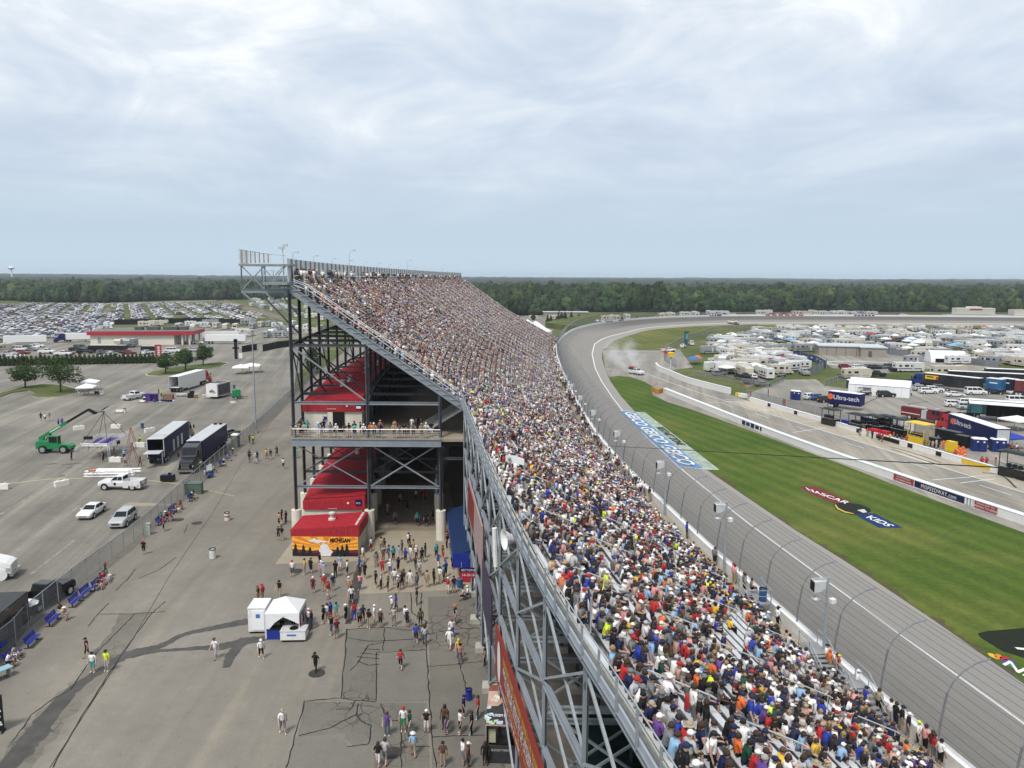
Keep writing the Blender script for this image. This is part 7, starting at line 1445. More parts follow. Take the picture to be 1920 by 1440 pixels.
for i, c in enumerate(((.65, .42, .03), (.6, .2, .02), (.4, .02, .02), (.12, .03, .2), (.02, .06, .3), (.02, .2, .08))):
 a = math.pi*(i+.5)/6; d_ = ax_*(-math.cos(a))+bx_*math.sin(a); pr = Vector((-d_.y, d_.x)); o_ = Vector(G(1872, 1239)); MB().poly([tuple(o_+d_*r_+pr*w_) for r_, w_ in ((.15, 0), (.7, -.26), (1.15, -.2), (1.25, 0), (1.15, .2), (.7, .26))], .032).build('feather', M('paint_feather%d' % i, c, .9, .2), nb)
lay('NBC', [gz(1878, 1247), gz(1975, 1300), gz(1998, 1292), gz(1893, 1239)], 0, 1, .05, .95, WPAINT, nb, .03, .02)
# ------------------------------------------------------------------ pit walls
def pwall(name, pts, th, h, label, cap_=True, m=WHITE):
 P = [Vector((*p, 0)) for p in pts]; P = catmull(P, 6); Q = side(P, th); t = thing(name, label, 'wall')
 MB().loft([[tuple(a), (a.x, a.y, h), (b_.x, b_.y, h), tuple(b_)] for a, b_ in zip(P, Q)]).build('body', m, t)
 if cap_: MB().loft([[(a.x-.04, a.y, h), (a.x-.04, a.y, h+.06), (b_.x+.04, b_.y, h+.06), (b_.x+.04, b_.y, h)] for a, b_ in zip(P, Q)]).build('coping', M('coping_white', (.74, .75, .75), .5, .15, 3.0), t)
 return t, P
pw, PWP = pwall('pit_wall', pitw, -1.0, 1.15, 'long white concrete wall between infield grass and pit road')
def wat(yv, o=0.0): x = interp([(p[1], p[0]) for p in pitw[::-1]], yv); return Vector((x-.03+o, yv, 0))
def wallboard(name, y0, y1, m, txt=None, tm=WHITE, z0=.2, z1=1.1, parent=pw, sub=None, o_=.03):
 a, b_ = wat(y0), wat(y1); d = (b_-a).normalized(); n_ = Vector((d.y, -d.x, 0)); n_ = n_ if n_.x < 0 else -n_
 o = MB().add([tuple(a+n_*o_+Vector((0, 0, z0))), tuple(b_+n_*o_+Vector((0, 0, z0))), tuple(b_+n_*o_+Vector((0, 0, z1))), tuple(a+n_*o_+Vector((0, 0, z1)))], [(0, 1, 2, 3)]).build(name, m, parent)
 c = (a+b_)/2+n_*.05
 for i, (tx, zz, sz, sx_) in enumerate(txt or []): text(tx, sz, tm, o, frame((c.x+n_.x*.005*i, c.y, zz), d, (0, 0, 1)), sx=sx_, spacing=1.18 if 'com' in tx else 1.05)
 return o
def ywall(px, py):  # where a ray meets the outer face of the pit wall
 best = min((abs(AY(px, py, yv/10)[0]-wat(yv/10).x), yv/10) for yv in range(400, 2100)); return best[1]
SGR = M('sign_red', (.34, .03, .04), .5, .1); SGN = M('sign_navy', (.012, .018, .075), .5, .15)
y_a, y_b, y_c, y_d, y_e = ywall(1676, 893), ywall(1713, 907), ywall(1808, 942), ywall(1824, 948), ywall(1870, 962)
wallboard('red_sign', y_a, y_b, SGR, [('NO SMOKING IN', .85, .34, 1.0), ('THE GRANDSTANDS', .45, .34, .95)], sub=1); wallboard('web_sign', y_b-.15, y_c, SGN, [('MISPEEDWAY.com', .62, .82, .84)])
for i in range(3): yy = y_c+(y_d-y_c)*(i+.25)/3; wallboard('stripe', yy, yy-.35, WHITE, o_=.06)
wallboard('stripe_ground', y_c-.02, y_d, SGN); wallboard('red_sign', y_d-.2, y_e, SGR, [('FOR FAN ASSIST TEXT', .88, .28, 1.0), ('MISFAN TO 69050', .48, .42, 1.0)])
y0 = ywall(1391, 793); y1 = ywall(1472, 822); mbx = wallboard('pattern_board', y0, y1, WHITE)
for i in range(9):
 yy = y0+(y1-y0)*(i+.1)/9; wallboard('pattern', yy, yy+(y1-y0)*.085, SGN, z0=.3 if i % 2 else .2, z1=1.0 if i % 2 else 1.08, o_=.06)
tag(MB().prism([(38.6, 200), (40.4, 203.2), (39.6, 204), (37.6, 201)], 0, 1.2).box((38.2, 203.4, .6), (1.2, 1.6, 1.2), .4).build('crash_cushion', M('cushion_orange', (.42, .20, .04), .7, .3)), 'orange-brown crash cushion at the far end of the pit wall', 'barrier')
iw, _ = pwall('pit_box_wall', piti[:3]+[(77.0, 114.6)], -.5, .95, 'low white pit box wall before the pit crews'); iw2, _ = pwall('pit_box_wall', [(78.6, 109.0), (95, 38), (102, 10)], -.5, .95, 'low white pit box wall at the right edge past the gap')
def iat(yv): return Vector((interp([(p[1], p[0]) for p in piti[::-1]], yv)-.03, yv, 0))
for k, (yv, m, w_) in enumerate(((181, NAVY, 1.2), (170.5, BLACK, 1.2), (160, BLACK, 1.2), (150, NAVY, 1.2), (144.5, BLACK, 6), (136.5, BLACK, 1.2), (130, BLACK, 1.2), (124.6, YELLOW, 5.5), (117.5, BLACK, 1.2), (106, BRED, 1.6), (101.5, BLACK, 5))):
 a, b_ = iat(yv), iat(yv-w_); MB().add([(p.x-.03, p.y, z_) for p, z_ in ((a, .12), (b_, .12), (b_, .85), (a, .85))], [(0, 1, 2, 3)]).build('box_sign', m, iw if yv > 110 else iw2)
pwall('entry_wall', [(49.0, 262), (48.0, 251), (49.2, 240), (50.6, 224.5), (53.4, 213), (57.2, 200.5)], -.6, 1.6, 'curving white wall at the pit road entrance')
yb_ = thing('attenuator', 'yellow-nosed white barrier end by the dirt road', 'barrier', (*G(1392, 745), 0), R(-60)); MB().box((0, 0, .5), (2.4, 1.0, 1.0)).build('body', WHITE, yb_); MB().box((-1.5, 0, .5), (1.0, 1.0, 1.0)).build('nose', YELLOW, yb_)
tag(MB().path([Vector(AY(2300, 893, 24)), Vector(AY(1920, 879, 27)), Vector(AY(1500, 856, 40)), Vector(AY(1250, 842, 56)), Vector(AY(1100, 834, 72)), Vector(AY(1020, 829, 84))], [.026, .026, .022, .02, .018, .012], 6).build('overhead_cable', BLACK), 'black overhead cable crossing the track from the right edge', 'cable')
fl = thing('flag', 'white flag with a dark emblem held up in the crowd', 'flag', tuple(AY(948, 872, 57.5))); mb = MB(); mb.loft([[(x_*1.42, .18*math.sin(x_*3.2+.4), z_*(1-.25*x_)+.06*math.sin(x_*4)) for z_ in (.05, .75)] for x_ in (0, .25, .5, .75, 1.0)], closed=False, cap=False).build('cloth', CANVAS, fl); MB().tube((0, .15, -1.2), (0, .15, .8), .02, 5).build('staff', STEEL, fl)
for pts in (((.2, .55), (.32, .3)), ((.22, .3), (.42, .55)), ((.3, .6), (.42, .28)), ((.2, .42), (.42, .44))): MB().bar((pts[0][0], .05, pts[0][1]), (pts[1][0], .05, pts[1][1]), .03).build('emblem', BLACK, fl)
for j, (px, py, yv) in enumerate(((993, 955, 42), (1132, 1186, 29.5))):
 t = thing('section_sign', ['small navy section sign at an aisle top, farther one', 'small navy section sign at an aisle top, nearer one'][j], 'sign', (xg(yv)+1.0, yv, 16.0)); MB().box((0, 0, .8), (.06, 1.0, 1.3)).build('board', SGN, t); MB().box((-.04, .0, .95), (.03, .5, .3)).build('sign_plate', WHITE, t); MB().bar((0, -.5, 0), (0, -.5, 1.5), .06).bar((0, .5, 0), (0, .5, 1.5), .06).build('post', STEEL, t)
# ------------------------------------------------------------------ vehicles on the track
def ocol(o, c): o.color = (*c, 1); return o
rc = thing('safety_truck', 'white safety truck with an orange tank blowing smoke on the track', 'truck', at(1193, 702, .05), R(-62)); b0 = body_mb('pickup').build('body', PAINT, rc); ocol(b0, (.7, .7, .7)); [g.build(n, GLASS, rc) for n, g in glass_mb('pickup')]
MB().box((-1.8, 0, 1.6), (2.4, 1.9, 1.1)).build('equipment', M('equip_dark', (.06, .05, .05), .6, .3), rc); MB().box((-1.8, 0, 2.3), (1.2, 1.2, .4)).build('tank', ORANGE, rc); [wheel(rc, sx_*1.95, sg*.88, .42) for sx_ in (1, -1) for sg in (1, -1)]
def racecar(px, py, z, rz, ci, label):
 for _ in range(12): x, y = G(px, py, z); z = 1.85+4.55*min(1, max(0, (y-491)/18.5))
 z += .05; t = thing('race_car', label, 'race car', (x, y, z+.1), rz); o = body_mb('sedan').build('body', PAINT, t); ocol(o, ci); [g.build(n, GLASS, t) for n, g in glass_mb('sedan')]; MB().box((-2.3, 0, 1.15), (.15, 1.7, .25)).build('spoiler', BLACK, t); [wheel(t, sx_*1.38, sg*.82, .34) for sx_ in (1, -1) for sg in (1, -1)]; t.scale = (1.15, 1.15, 1.1)
racecar(1513, 603, 3.5, .05, (.72, .72, .72), 'white race car, leftmost of the pack on the far turn'); racecar(1551, 603.5, 3.5, 0, (.6, .62, .65), 'white race car, second from left on the far turn'); racecar(1608, 604, 3.5, 0, (.66, .66, .7), 'white race car in the middle of the far turn'); racecar(1693, 605, 3.2, -.05, (.7, .7, .66), 'white race car, second from right on the far turn'); racecar(1846, 601.5, 3.6, -.1, (.65, .2, .06), 'orange race car at the right of the far turn')
st_ = thing('spotter_stand', 'white pickup parked on a timber stand inside the far turn', 'stand', (*G(1373, 614), 1.0), 0); MB().box((0, 0, 1.6), (8, 4, .3)).build('deck', M('timber'), st_); mb = MB(); [mb.bar((sx_, sy, -1.6), (sx_, sy, 1.5), .25) for sx_ in (-3.6, 0, 3.6) for sy in (-1.8, 1.8)]; mb.build('post', M('timber'), st_)
g = G(1373, 614); lowcar('pickup', g[0], g[1], .1, 0, 'white pickup up on the timber stand in the far turn', None, z=2.78)
# ------------------------------------------------------------------ infield: vehicles, stalls, campers
for k, px, py, rz, ci, l_ in (('pickup', 1253, 660, .2, 0, 'white pickup at the grass corner by the track exit'), ('suv', 1281, 652, 1.1, 0, 'white suv behind the mesh fence by the track exit'), ('van', 1296, 647, 1.5, 0, 'white van behind the mesh fence by the track exit'),
 ('suv', 1585, 691, .1, 5, 'red suv at the grass edge below the painted ring'), ('suv', 1610, 693, .05, 0, 'white suv below the painted ring'), ('sedan', 1628, 690, .4, 2, 'grey car below the painted ring'), ('suv', 1640, 692, .3, 3, 'black suv below the painted ring, left'), ('sedan', 1655, 691, .3, 2, 'dark car below the painted ring, middle'), ('suv', 1668, 690, .4, 3, 'black suv below the painted ring, right'), ('suv', 1690, 690, .2, 3, 'black suv beside the tan motorhome'), ('pickup', 1684, 697, .2, 3, 'black pickup beside the tan motorhome'), ('pickup', 1590, 709, .1, 2, 'grey pickup left of the camper on the grass'), ('pickup', 1642, 706, 0, 3, 'black pickup hitched to the camper on the grass'), ('pickup', 1752, 706, 0, 0, 'white pickup hitched to the tall fifth-wheel'),
 ('suv', 1661, 744, .05, 3, 'black suv before the long white tent'), ('suv', 1740, 738, -.1, 0, 'white suv right of the long white tent, front'), ('suv', 1752, 735, -.1, 0, 'white suv right of the long white tent, behind'), ('suv', 1728, 733, -.1, 1, 'silver suv at the end of the long white tent'), ('suv', 1764, 732, -.3, 2, 'grey suv under the black trailer'), ('sedan', 1790, 744, -.1, 0, 'white sedan below the black trailer'), ('van', 1829, 740, -.1, 0, 'large white suv below the black trailer'), ('sedan', 1862, 739, -.1, 3, 'black car before the blue panels'), ('sedan', 1906, 740, -.05, 0, 'white sedan at the right edge before the blue panels'),
 ('suv', 1790, 763, -.2, 0, 'white suv left in the cluster above the fire engine'), ('suv', 1815, 760, -.2, 0, 'white suv behind in the cluster above the fire engine'), ('suv', 1814, 768, -.25, 1, 'silver suv in front in the cluster above the fire engine'), ('pickup', 1838, 766, -.1, 0, 'white pickup beside the blue awning trailer'), ('van', 1908, 757, -.1, 0, 'white van at the right edge behind the awning trailer'), ('pickup', 1810, 783, 2.6, 3, 'black utility cart above the blue canopies'),
 ('suv', 1522, 749, .3, 0, 'white suv left of the blue trailer by the pit fence'), ('suv', 1534, 750, .3, 6, 'blue suv left of the blue trailer by the pit fence'), ('suv', 1548, 754, .3, 3, 'black suv nearest the blue trailer by the pit fence'), ('pickup', 1396, 711, 0, 3, 'black pickup at the foot of the camper field'), ('pickup', 1412, 720, .1, 2, 'dark pickup by the dirt road'), ('pickup', 1508, 703, 1.5, 1, 'silver pickup driving down the dirt road'), ('suv', 1460, 700, 1.2, 1, 'silver suv among the campers by the dirt road'), ('sedan', 1430, 724, .2, 2, 'grey car by the flagstones near the pit wall')):
 x, y, z = at(px, py); kk = 'black utility cart' in l_
 if kk: t = thing('utility_cart', l_, 'cart', (x, y, z), rz); MB().box((0, 0, .7), (3.2, 1.5, .7)).build('body', BLACK, t); MB().box((.2, 0, 1.9), (1.9, 1.4, .08)).build('roof', BLACK, t); mb = MB(); [mb.bar((sx_, sy, 1.0), (sx_, sy, 1.9), .06) for sx_ in (-.7, 1.1) for sy in (-.65, .65)]; mb.build('frame', BLACK, t); [wheel(t, sx_, sg*.7, .33) for sx_ in (1.1, -1.1) for sg in (1, -1)]
 elif py > 730: car(k, l_, {'suv': 'suv', 'sedan': 'car', 'pickup': 'pickup', 'van': 'van'}[k], (x, y, z), rz, CCOL[ci][1], name=k)
 else: lowcar(k, x, y, rz, ci, l_, None)
for px, py, l_ in ((1620, 741, 'golf cart left of the black suv before the tent'), (1695, 743, 'golf cart right of the black suv before the tent')):
 t = thing('golf_cart', l_, 'golf cart', at(px, py), .05); MB().box((0, 0, .6), (3.4, 1.3, .5)).build('body', BLACK, t); MB().box((0, 0, 1.95), (3.2, 1.3, .08)).build('roof', BLACK, t); mb = MB(); [mb.bar((sx_, sy, .8), (sx_, sy, 1.95), .06) for sx_ in (-1.4, 1.4) for sy in (-.6, .6)]; mb.build('frame', STEEL, t); MB().box((.2, 0, 1.0), (1.9, 1.1, .4)).build('seat', LIGHT_G, t); [wheel(t, sx_, sg*.6, .3) for sx_ in (1.2, -1.2) for sg in (1, -1)]
a, b_ = G(1606, 739), G(1722, 748); c = mid(a, b_); hw = head(a, b_); L_ = (Vector(a)-Vector(b_)).length; lt = thing('marquee', 'long white marquee tent on the infield pavement', 'tent', (c[0], c[1]+4, 0), hw); MB().extr([(-3.5, 0), (3.5, 0), (3.5, 2.7), (0, 4.1), (-3.5, 2.7)], -L_/2, L_/2).build('tent_hull', CANVAS, lt, rz=R(90)); mb = MB()
for i in range(9): mb.box((-L_/2+i*L_/8, -3.52, 1.35), (.08, .05, 2.7))
mb.build('seam', LIGHT_G, lt); MB().box((0, -3.56, 2.7), (L_, .08, .1)).build('eave', LIGHT_G, lt)
def ptoilet(px, py, label, m=BLUE):
 t = thing('portable_toilet', label, 'portable toilet', at(px, py), -.15); MB().box((0, 0, 1.1), (1.25, 1.25, 2.2)).build('cabin', m, t); MB().box((0, 0, 2.3), (1.3, 1.3, .24), top=.75).build('roof', WHITE, t); MB().box((0, -.64, 1.05), (.85, .03, 1.9)).build('door', m, t); MB().box((.1, -.665, 1.75), (.3, .02, .25)).build('notice', WHITE, t)
PB = M('toilet_blue', (.015, .03, .14), .5, .2)
for px, py, l_ in ((1592, 727, 'portable toilet left of the white marquee'), (1600, 727, 'portable toilet touching the white marquee'), (1487, 749, 'portable toilet, left of two at the dirt road fence'), (1495, 750, 'portable toilet, right of two at the dirt road fence'), (1828, 845, 'blue portable toilet, leftmost behind the orange drums'), (1840, 846, 'blue portable toilet, second left behind the orange drums'), (1864, 846, 'dark blue portable toilet right of the white bin'), (1876, 847, 'dark blue portable toilet, rightmost of four')): ptoilet(px, py, l_, PB)
def shape(px0, py0, px1, py1): a, b_ = G(px0, py0), G(px1, py1); return mid(a, b_), head(a, b_), (Vector(a)-Vector(b_)).length
c, h_, L_ = shape(1560, 764, 1620, 772); bt4 = trailer('dark blue trailer with white lettering at the pit road fence', (c[0], c[1]+1.2, .012), h_, NAVY, WHITE, L=L_, H=3.9, name='trailer'); text('Ultra-tech', 1.5, WHITE, bt4, frame((.6, -1.30, 2.6), (1, 0, 0), (0, 0, 1))); MB().lathe([(.7, 0), (.7, .03)], n=16).build('emblem', ORANGE, bt4, loc=(-3.2, -1.29, 2.7)).rotation_euler = (R(90), 0, 0)
a, b_ = G(1790, 815), G(1875, 846); h_ = head(b_, a); c = Vector(mid(a, b_)); t5 = trailer('blue race trailer with a white roof and lettering behind the pit crews', (c.x, c.y, .012), h_, NAVY, WHITE, L=15.5, H=4.1); text('Ultra-tech', 1.35, WHITE, t5, frame((2.6, 1.30, 2.95), (-1, 0, 0), (0, 0, 1)), bold=.01); MB().lathe([(.6, 0), (.6, .03)], n=16, sx=1.5).build('emblem', ORANGE, t5, loc=(6.0, 1.30, 2.9)).rotation_euler = (R(90), 0, 0)
MB().box((-7.8, 0, 2.7), (.06, 2.2, 2.4)).build('rear_panel', ALU, t5); e = c+Vector((math.cos(h_), math.sin(h_)))*7.0; tractor('bright red long-nosed tractor unit behind the yellow pit box', (e.x, e.y, .012), h_, BRED)
c, h_, L_ = shape(1708, 786, 1770, 797); fe_ = thing('fire_engine', 'dark red fire engine parked behind the pit crews', 'fire engine', (c[0], c[1]+1, .012), h_); DRED = M('engine_red', (.15, .012, .018), .35, .15, coat=.4)
MB().box((-2.6, 0, 1.7), (4.6, 2.4, 2.0)).build('body', DRED, fe_); MB().box((3.0, 0, 1.75), (3.6, 2.35, 2.3)).box((4.95, 0, 1.3), (.4, 2.3, 1.4)).build('cab', DRED, fe_); MB().box((4.82, 0, 2.3), (.06, 2.1, 1.0)).build('windscreen', GLASS, fe_); [MB().box((3.2+i*1.0-.6, sg*1.19, 2.3), (.7, .04, .8)).build('side_window', GLASS, fe_) for i in (0, 1) for sg in (1, -1)]; MB().box((.35, 0, 1.6), (1.1, 2.2, 1.8)).build('pump_panel', ALU, fe_); MB().box((-2.2, -.5, 2.85), (5.5, .4, .2)).box((-2.2, .6, 2.8), (4.0, .5, .2)).build('ladder', ALU, fe_)
[wheel(fe_, x_, sg*1.0, .52, .4) for x_ in (-2.8, 3.4) for sg in (1, -1)]; [MB().box((-2.6, sg*1.21, 1.4), (4.4, .03, .14)).build('stripe', WHITE, fe_) for sg in (1, -1)]; MB().box((2.6, 0, 3.0), (.4, 1.6, .2)).build('light_bar', ALU, fe_)
HB = M('picture_black', (.03, .03, .035), .4, .6, .35)
for i, (px0, py0, px1, py1, l_, m_) in enumerate(((1740, 727, 1843, 739, 'black-sided race trailer with a yellow lettered patch', HB), (1858, 738, 1883, 741, 'blue-sided race trailer end in the hauler row', M('panel_blue', (.03, .13, .3), .4, .4, .5)), (1884, 738, 1906, 741, 'navy race trailer end in the hauler row', M('panel_navy', (.02, .03, .07), .4, .4, .5)), (1906, 742, 1990, 748, 'red-pictured race trailer at the right edge of the hauler row', M('panel_red', (.15, .03, .03), .4, .6, .4)), (1780, 722, 1990, 733, 'white-roofed race trailer behind the black-sided one', HB), (1850, 717, 2050, 725, 'white-roofed race trailer farthest back in the row', HB))):
 c, h_, L_ = shape(px0, py0, px1, py1); t = trailer(l_, (c[0], c[1]+1.2, .012), h_, m_, WHITE, L=max(L_, 4), H=4.1)
 if i == 0: o = MB().box((-L_*.36, -1.29, 3.1), (3.6, .03, 1.1)).build('yellow_patch', YELLOW, t); MB().box((-L_*.36+1.5, -1.31, 3.0), (.6, .03, .8)).build('red_patch', BRED, o); MB().box((-L_*.36-.4, -1.31, 3.2), (1.8, .03, .3)).build('lettering', BLACK, o)
 if i in (1, 2): MB().box((0, -1.29, 3.0), (L_*.6, .03, .3)).build('lettering', WHITE, t)
e = G(1728, 727); tractor('blue tractor unit ahead of the black-sided race trailer', (e[0]+2, e[1]+1, .012), head(G(1840, 739), G(1740, 727)), M('truck_blue', (.015, .03, .17), .35, .15, coat=.4))
c, h_, L_ = shape(1838, 790, 1990, 802); aw_ = trailer('teal-fronted trailer with a long white awning at the right edge', (c[0], c[1]+5, .012), h_, M('teal_picture', (.03, .13, .16), .4, .6, .4), WHITE, L=L_, H=4.1); MB().box((0, -3.2, 3.9), (L_, 4.6, .12)).build('awning', CANVAS, aw_); MB().box((-L_/2+1.4, -1.3, 2.5), (2.6, .04, 2.4)).build('picture', M('teal_light', (.12, .35, .40), .4, .5, .6), aw_); MB().box((.5, -1.31, 2.1), (L_-6, .04, 2.6)).build('dark_interior', DARKIN, aw_); [MB().tube((x_, -5.4, 0), (x_, -5.4, 3.85), .05, 5).build('awning_post', BLACK, aw_) for x_ in (-L_/2+.3, -2, 4)]  # the flat black sheet stands for the shaded interior under the awning
for px, py, col, l_, s_ in ((1812, 806, (.02, .05, .33), 'blue canopy above the lettered blue trailer, left one', 1.5), (1826, 810, (.02, .05, .33), 'blue canopy above the lettered blue trailer, right one', 1.4), (1862, 836, (.02, .05, .33), 'blue canopy past the lettered trailer rear', 1.4), (1888, 840, (.02, .05, .33), 'blue canopy by the rightmost portable toilets', 1.5), (1905, 806, (.85, .85, .86), 'white canopy at the right edge over red chairs', 1.6)): x, y, z = at(px, py); put_canopy(x, y, .3, col, l_, sc=s_)
def pitbox(px, py, m, label, h=3.6, roof=None, L_=3.4):
 x, y, z = at(px, py); t = thing('pit_box', label, 'pit box', (x, y, z), R(-68)); mb = MB()
 for sx_ in (-L_/2, L_/2):
  for sy in (-.9, .9): mb.bar((sx_, sy, 0), (sx_, sy, h), .1)
 mb.bar((-L_/2, -.9, 2.0), (L_/2, -.9, 2.0), .07).bar((-L_/2, .9, 2.0), (L_/2, .9, 2.0), .07).build('frame', m, t); MB().box((0, 0, .75), (L_, 1.8, 1.3)).build('cabinet', m, t); MB().box((0, 0, 1.5), (L_, 1.7, .08)).build('deck', DECK, t); MB().box((0, 0, h), (L_+.9, 2.6, .12)).box((0, 0, h+.14), (L_-.4, 1.8, .16), top=.8).build('roof', roof or m, t); [MB().box((-.9+i*.9, -.5, 1.85), (.5, .5, .6)).build('seat', BLACK, t) for i in range(3)]; MB().box((-.6, .93, 1.0), (.9, .04, .7)).build('screen', GLASS, t)
pitbox(1722, 832, YELLOW, 'yellow pit box with a yellow roof beside the pit wall', 3.9)
for px, py, l_ in ((1557, 797, 'black pit box farthest along the pit wall'), (1608, 808, 'black pit box with a navy panel by the blue trailer'), (1640, 811, 'black pit box left of the crowd of crew'), (1662, 812, 'black pit box in the middle of the crew'), (1686, 818, 'black pit box left of the yellow one'), (1905, 896, 'large black pit box at the right frame edge')): pitbox(px, py, M('black_gloss'), l_, 3.4 if px < 1900 else 3.9, M('dark_roof', (.025, .03, .03), .5, .3), 3.2 if px < 1900 else 4.5)
for i, (px, py, m_, d) in enumerate(((1770, 826, BLACK, (3.0, 1.4, 2.0)), (1788, 832, BLACK, (2.6, 1.4, 2.2)), (1805, 838, BLACK, (2.4, 1.3, 2.0)), (1630, 802, M('black_gloss'), (3.4, 1.6, 2.0)), (1655, 803, M('black_gloss'), (3.4, 1.6, 2.2)), (1676, 800, LIGHT_G, (2.4, 1.5, 1.8)), (1700, 812, WHITE, (1.8, 1.5, 2.1)), (1588, 800, BLUE, (2.2, 1.2, 1.2)), (1783, 848, YELLOW, (1.6, 1.0, 1.8)), (1752, 838, BLACK, (1.6, 1.2, 1.6)), (1640, 819, BRED, (2.0, 1.0, 1.4)), (1659, 822, BRED, (1.8, 1.0, 1.3)))):
 t = thing('tool_cabinet', '%s tool cabinet standing in the pits %s' % (m_.name.split('_')[0] if m_ is not LIGHT_G else 'grey', ('behind the yellow pit box, left', 'behind the yellow pit box, middle', 'behind the yellow pit box, right', 'above the crew, left', 'above the crew, right', 'farthest back from the wall', 'next to the yellow pit box', 'before the blue trailer', 'on wheels beside the orange drums', 'touching the yellow pit box', 'among the crew, left', 'among the crew, right')[i]), 'cabinet', at(px, py), R(-68)); MB().box((0, 0, d[2]/2+.1), d).build('body', m_, t); MB().box((0, 0, d[2]+.13), (d[0]+.05, d[1]+.05, .07)).build('lid', m_ if m_ is not BLACK else DSTEEL, t)
 for sx_ in (-1, 1): MB().box((sx_*d[0]*.35, 0, .06), (.2, d[1]*.8, .12)).build('caster', BLACK, t); MB().box((sx_*d[0]*.24, -d[1]/2-.02, d[2]*.55), (d[0]*.42, .03, d[2]*.7)).build('drawer_front', m_, t)
for i, (px, py) in enumerate(((1795, 846), (1800, 851), (1805, 848), (1797, 856), (1803, 858), (1808, 855))): t = thing('traffic_drum', 'orange and white traffic drum at the pit wall gap', 'traffic drum', at(px, py), 0, 'traffic drums at the gap'); MB().lathe([(.32, 0), (.3, .2), (.28, .9), (.2, 1.0), (.01, 1.0)], n=10).build('drum', ORANGE, t); MB().lathe([(.305, .3), (.30, .42), (.29, .42)], n=10).build('band', WHITE, t)
PC = 'pit crew members'
crew('1612 817 Kkh; 1619 812 bkh; 1626 818 Rkh; 1635 822 KKhz; 1648 826 RKcRz; 1654 829 bRhz; 1661 826 RRcRz; 1668 829 Ykhz; 1675 826 RKcKz; 1681 831 KKcKz; 1690 834 bkhz; 1699 833 RRhz; 1733 838 GGhz; 1741 841 Gkhz; 1748 843 tkhz; 1755 841 LLhz; 1762 845 bkhz; 1768 842 OOhz; 1774 846 OOcKz; 1758 832 GGhz', '', PC, mass=True)
crew('1790 862 RRhz; 1840 875 RRhz; 1849 876 RRhz; 1866 874 RkcWz', '', PC, mass=True); crew('1468 760 RRhz; 1471 761 RRhz; 1407 743 RRhz; 1440 742 RRhz', '', PC, mass=True); crew('1872 786 KKhz; 1880 790 Kkhz; 1905 845 WRh u; 1895 846 RKh u', '', PC, mass=True)
c, h_, L_ = shape(1531, 666, 1650, 668); bb_ = thing('block_building', 'low grey-tan block building with a pale flat roof among the campers', 'building', (c[0]+2, c[1]+4, 0), h_-.12); MB().prism([(-L_/2, -5), (L_*.12, -5), (L_*.12, -8), (L_/2, -8), (L_/2, 8), (-L_/2, 8)], 0, 3.6).build('wall', M('block_tan', (.30, .27, .225), .8, .15), bb_); MB().prism([(-L_/2-.4, -5.4), (L_*.12-.4, -5.4), (L_*.12-.4, -8.4), (L_/2+.4, -8.4), (L_/2+.4, 8.4), (-L_/2-.4, 8.4)], 3.6, 4.0).build('roof', M('roof_pale', (.52, .56, .60), .5, .15), bb_)
for i in range(4): MB().box((-L_/2+3+i*3.5, -5.03 if i < 3 else -8.03, 1.9), (.12, .06, 3.4)).build('pilaster', BLACK, bb_);
MB().box((L_*.26, -8.05, 1.2), (1.2, .08, 2.3)).build('door', DSTEEL, bb_)
def bfence(pts, h, label, m):
 t = thing('panel_fence', label, 'fence'); P = [Vector((*G(*p), 0)) for p in pts]; MB().loft([[tuple(p), tuple(p+Vector((0, 0, h)))] for p in P], closed=False).build('panel', m, t)
 for p, q in zip(P, P[1:]):
  n = max(1, int((q-p).length/5))
  for k in range(n): r_ = p.lerp(q, k/n); MB().tube(r_, r_+Vector((0, 0, h+.15)), .09, 5).build('post', STEEL, t); (MB().box(tuple(p.lerp(q, (k+.5)/n)+Vector((-.3, -.25, h*.6))), (1.6, .1, .5), math.atan2(q.y-p.y, q.x-p.x)).build('logo', LIGHT_G, t) if 'logos' in label else None)
bfence([(1463, 664), (1475, 667), (1500, 673), (1530, 680), (1549, 691), (1549, 683)], 2.6, 'curving blue panel fence with pale logos beside the dirt road', M('fence_blue', (.03, .05, .17), .5, .2)); bfence([(1550, 684), (1547, 690), (1535, 696), (1518, 703)], 2.4, 'grey tail of the curving panel fence', M('fence_grey', (.20, .21, .24), .6, .2)); bfence([(1656, 658), (1668, 665), (1700, 668), (1735, 675)], 2.2, 'pale grey fence right of the block building', M('fence_grey')); bfence([(1820, 682), (1850, 687), (1872, 690)], 2.2, 'pale grey fence before the right-hand campers', M('fence_grey'))
def lightfence(pts, h, label, alpha=.3):
 t = thing('mesh_fence', label, 'fence'); P = [Vector((*G(*p), 0)) for p in pts]; MB().loft([[tuple(p), tuple(p+Vector((0, 0, h)))] for p in P], closed=False).build('netting', screen('chain_link', (.20, .205, .21), .42), t); MB().path(up(P, h), .05, 4).build('top_rail', STEEL, t)
 for p, q in zip(P, P[1:]):
  n = max(1, int((q-p).length/4)); [MB().tube(p.lerp(q, k/n), p.lerp(q, k/n)+Vector((0, 0, h)), .05, 5).build('post', STEEL, t) for k in range(n)]
lightfence([(1400, 744), (1450, 757), (1500, 769), (1560, 784), (1620, 796), (1680, 806), (1760, 822)], 1.9, 'mesh fence between pit boxes and infield road'); lightfence([(1268, 690), (1245, 676), (1248, 662), (1285, 640), (1340, 622), (1420, 616)], 3.0, 'tall mesh fence round the far grass'); lightfence([(1300, 705), (1370, 716), (1440, 728), (1470, 715)], 1.6, 'mesh fence below the camper field'); lightfence([(1545, 725), (1570, 716), (1600, 712)], 1.8, 'mesh fence left of the marquee')
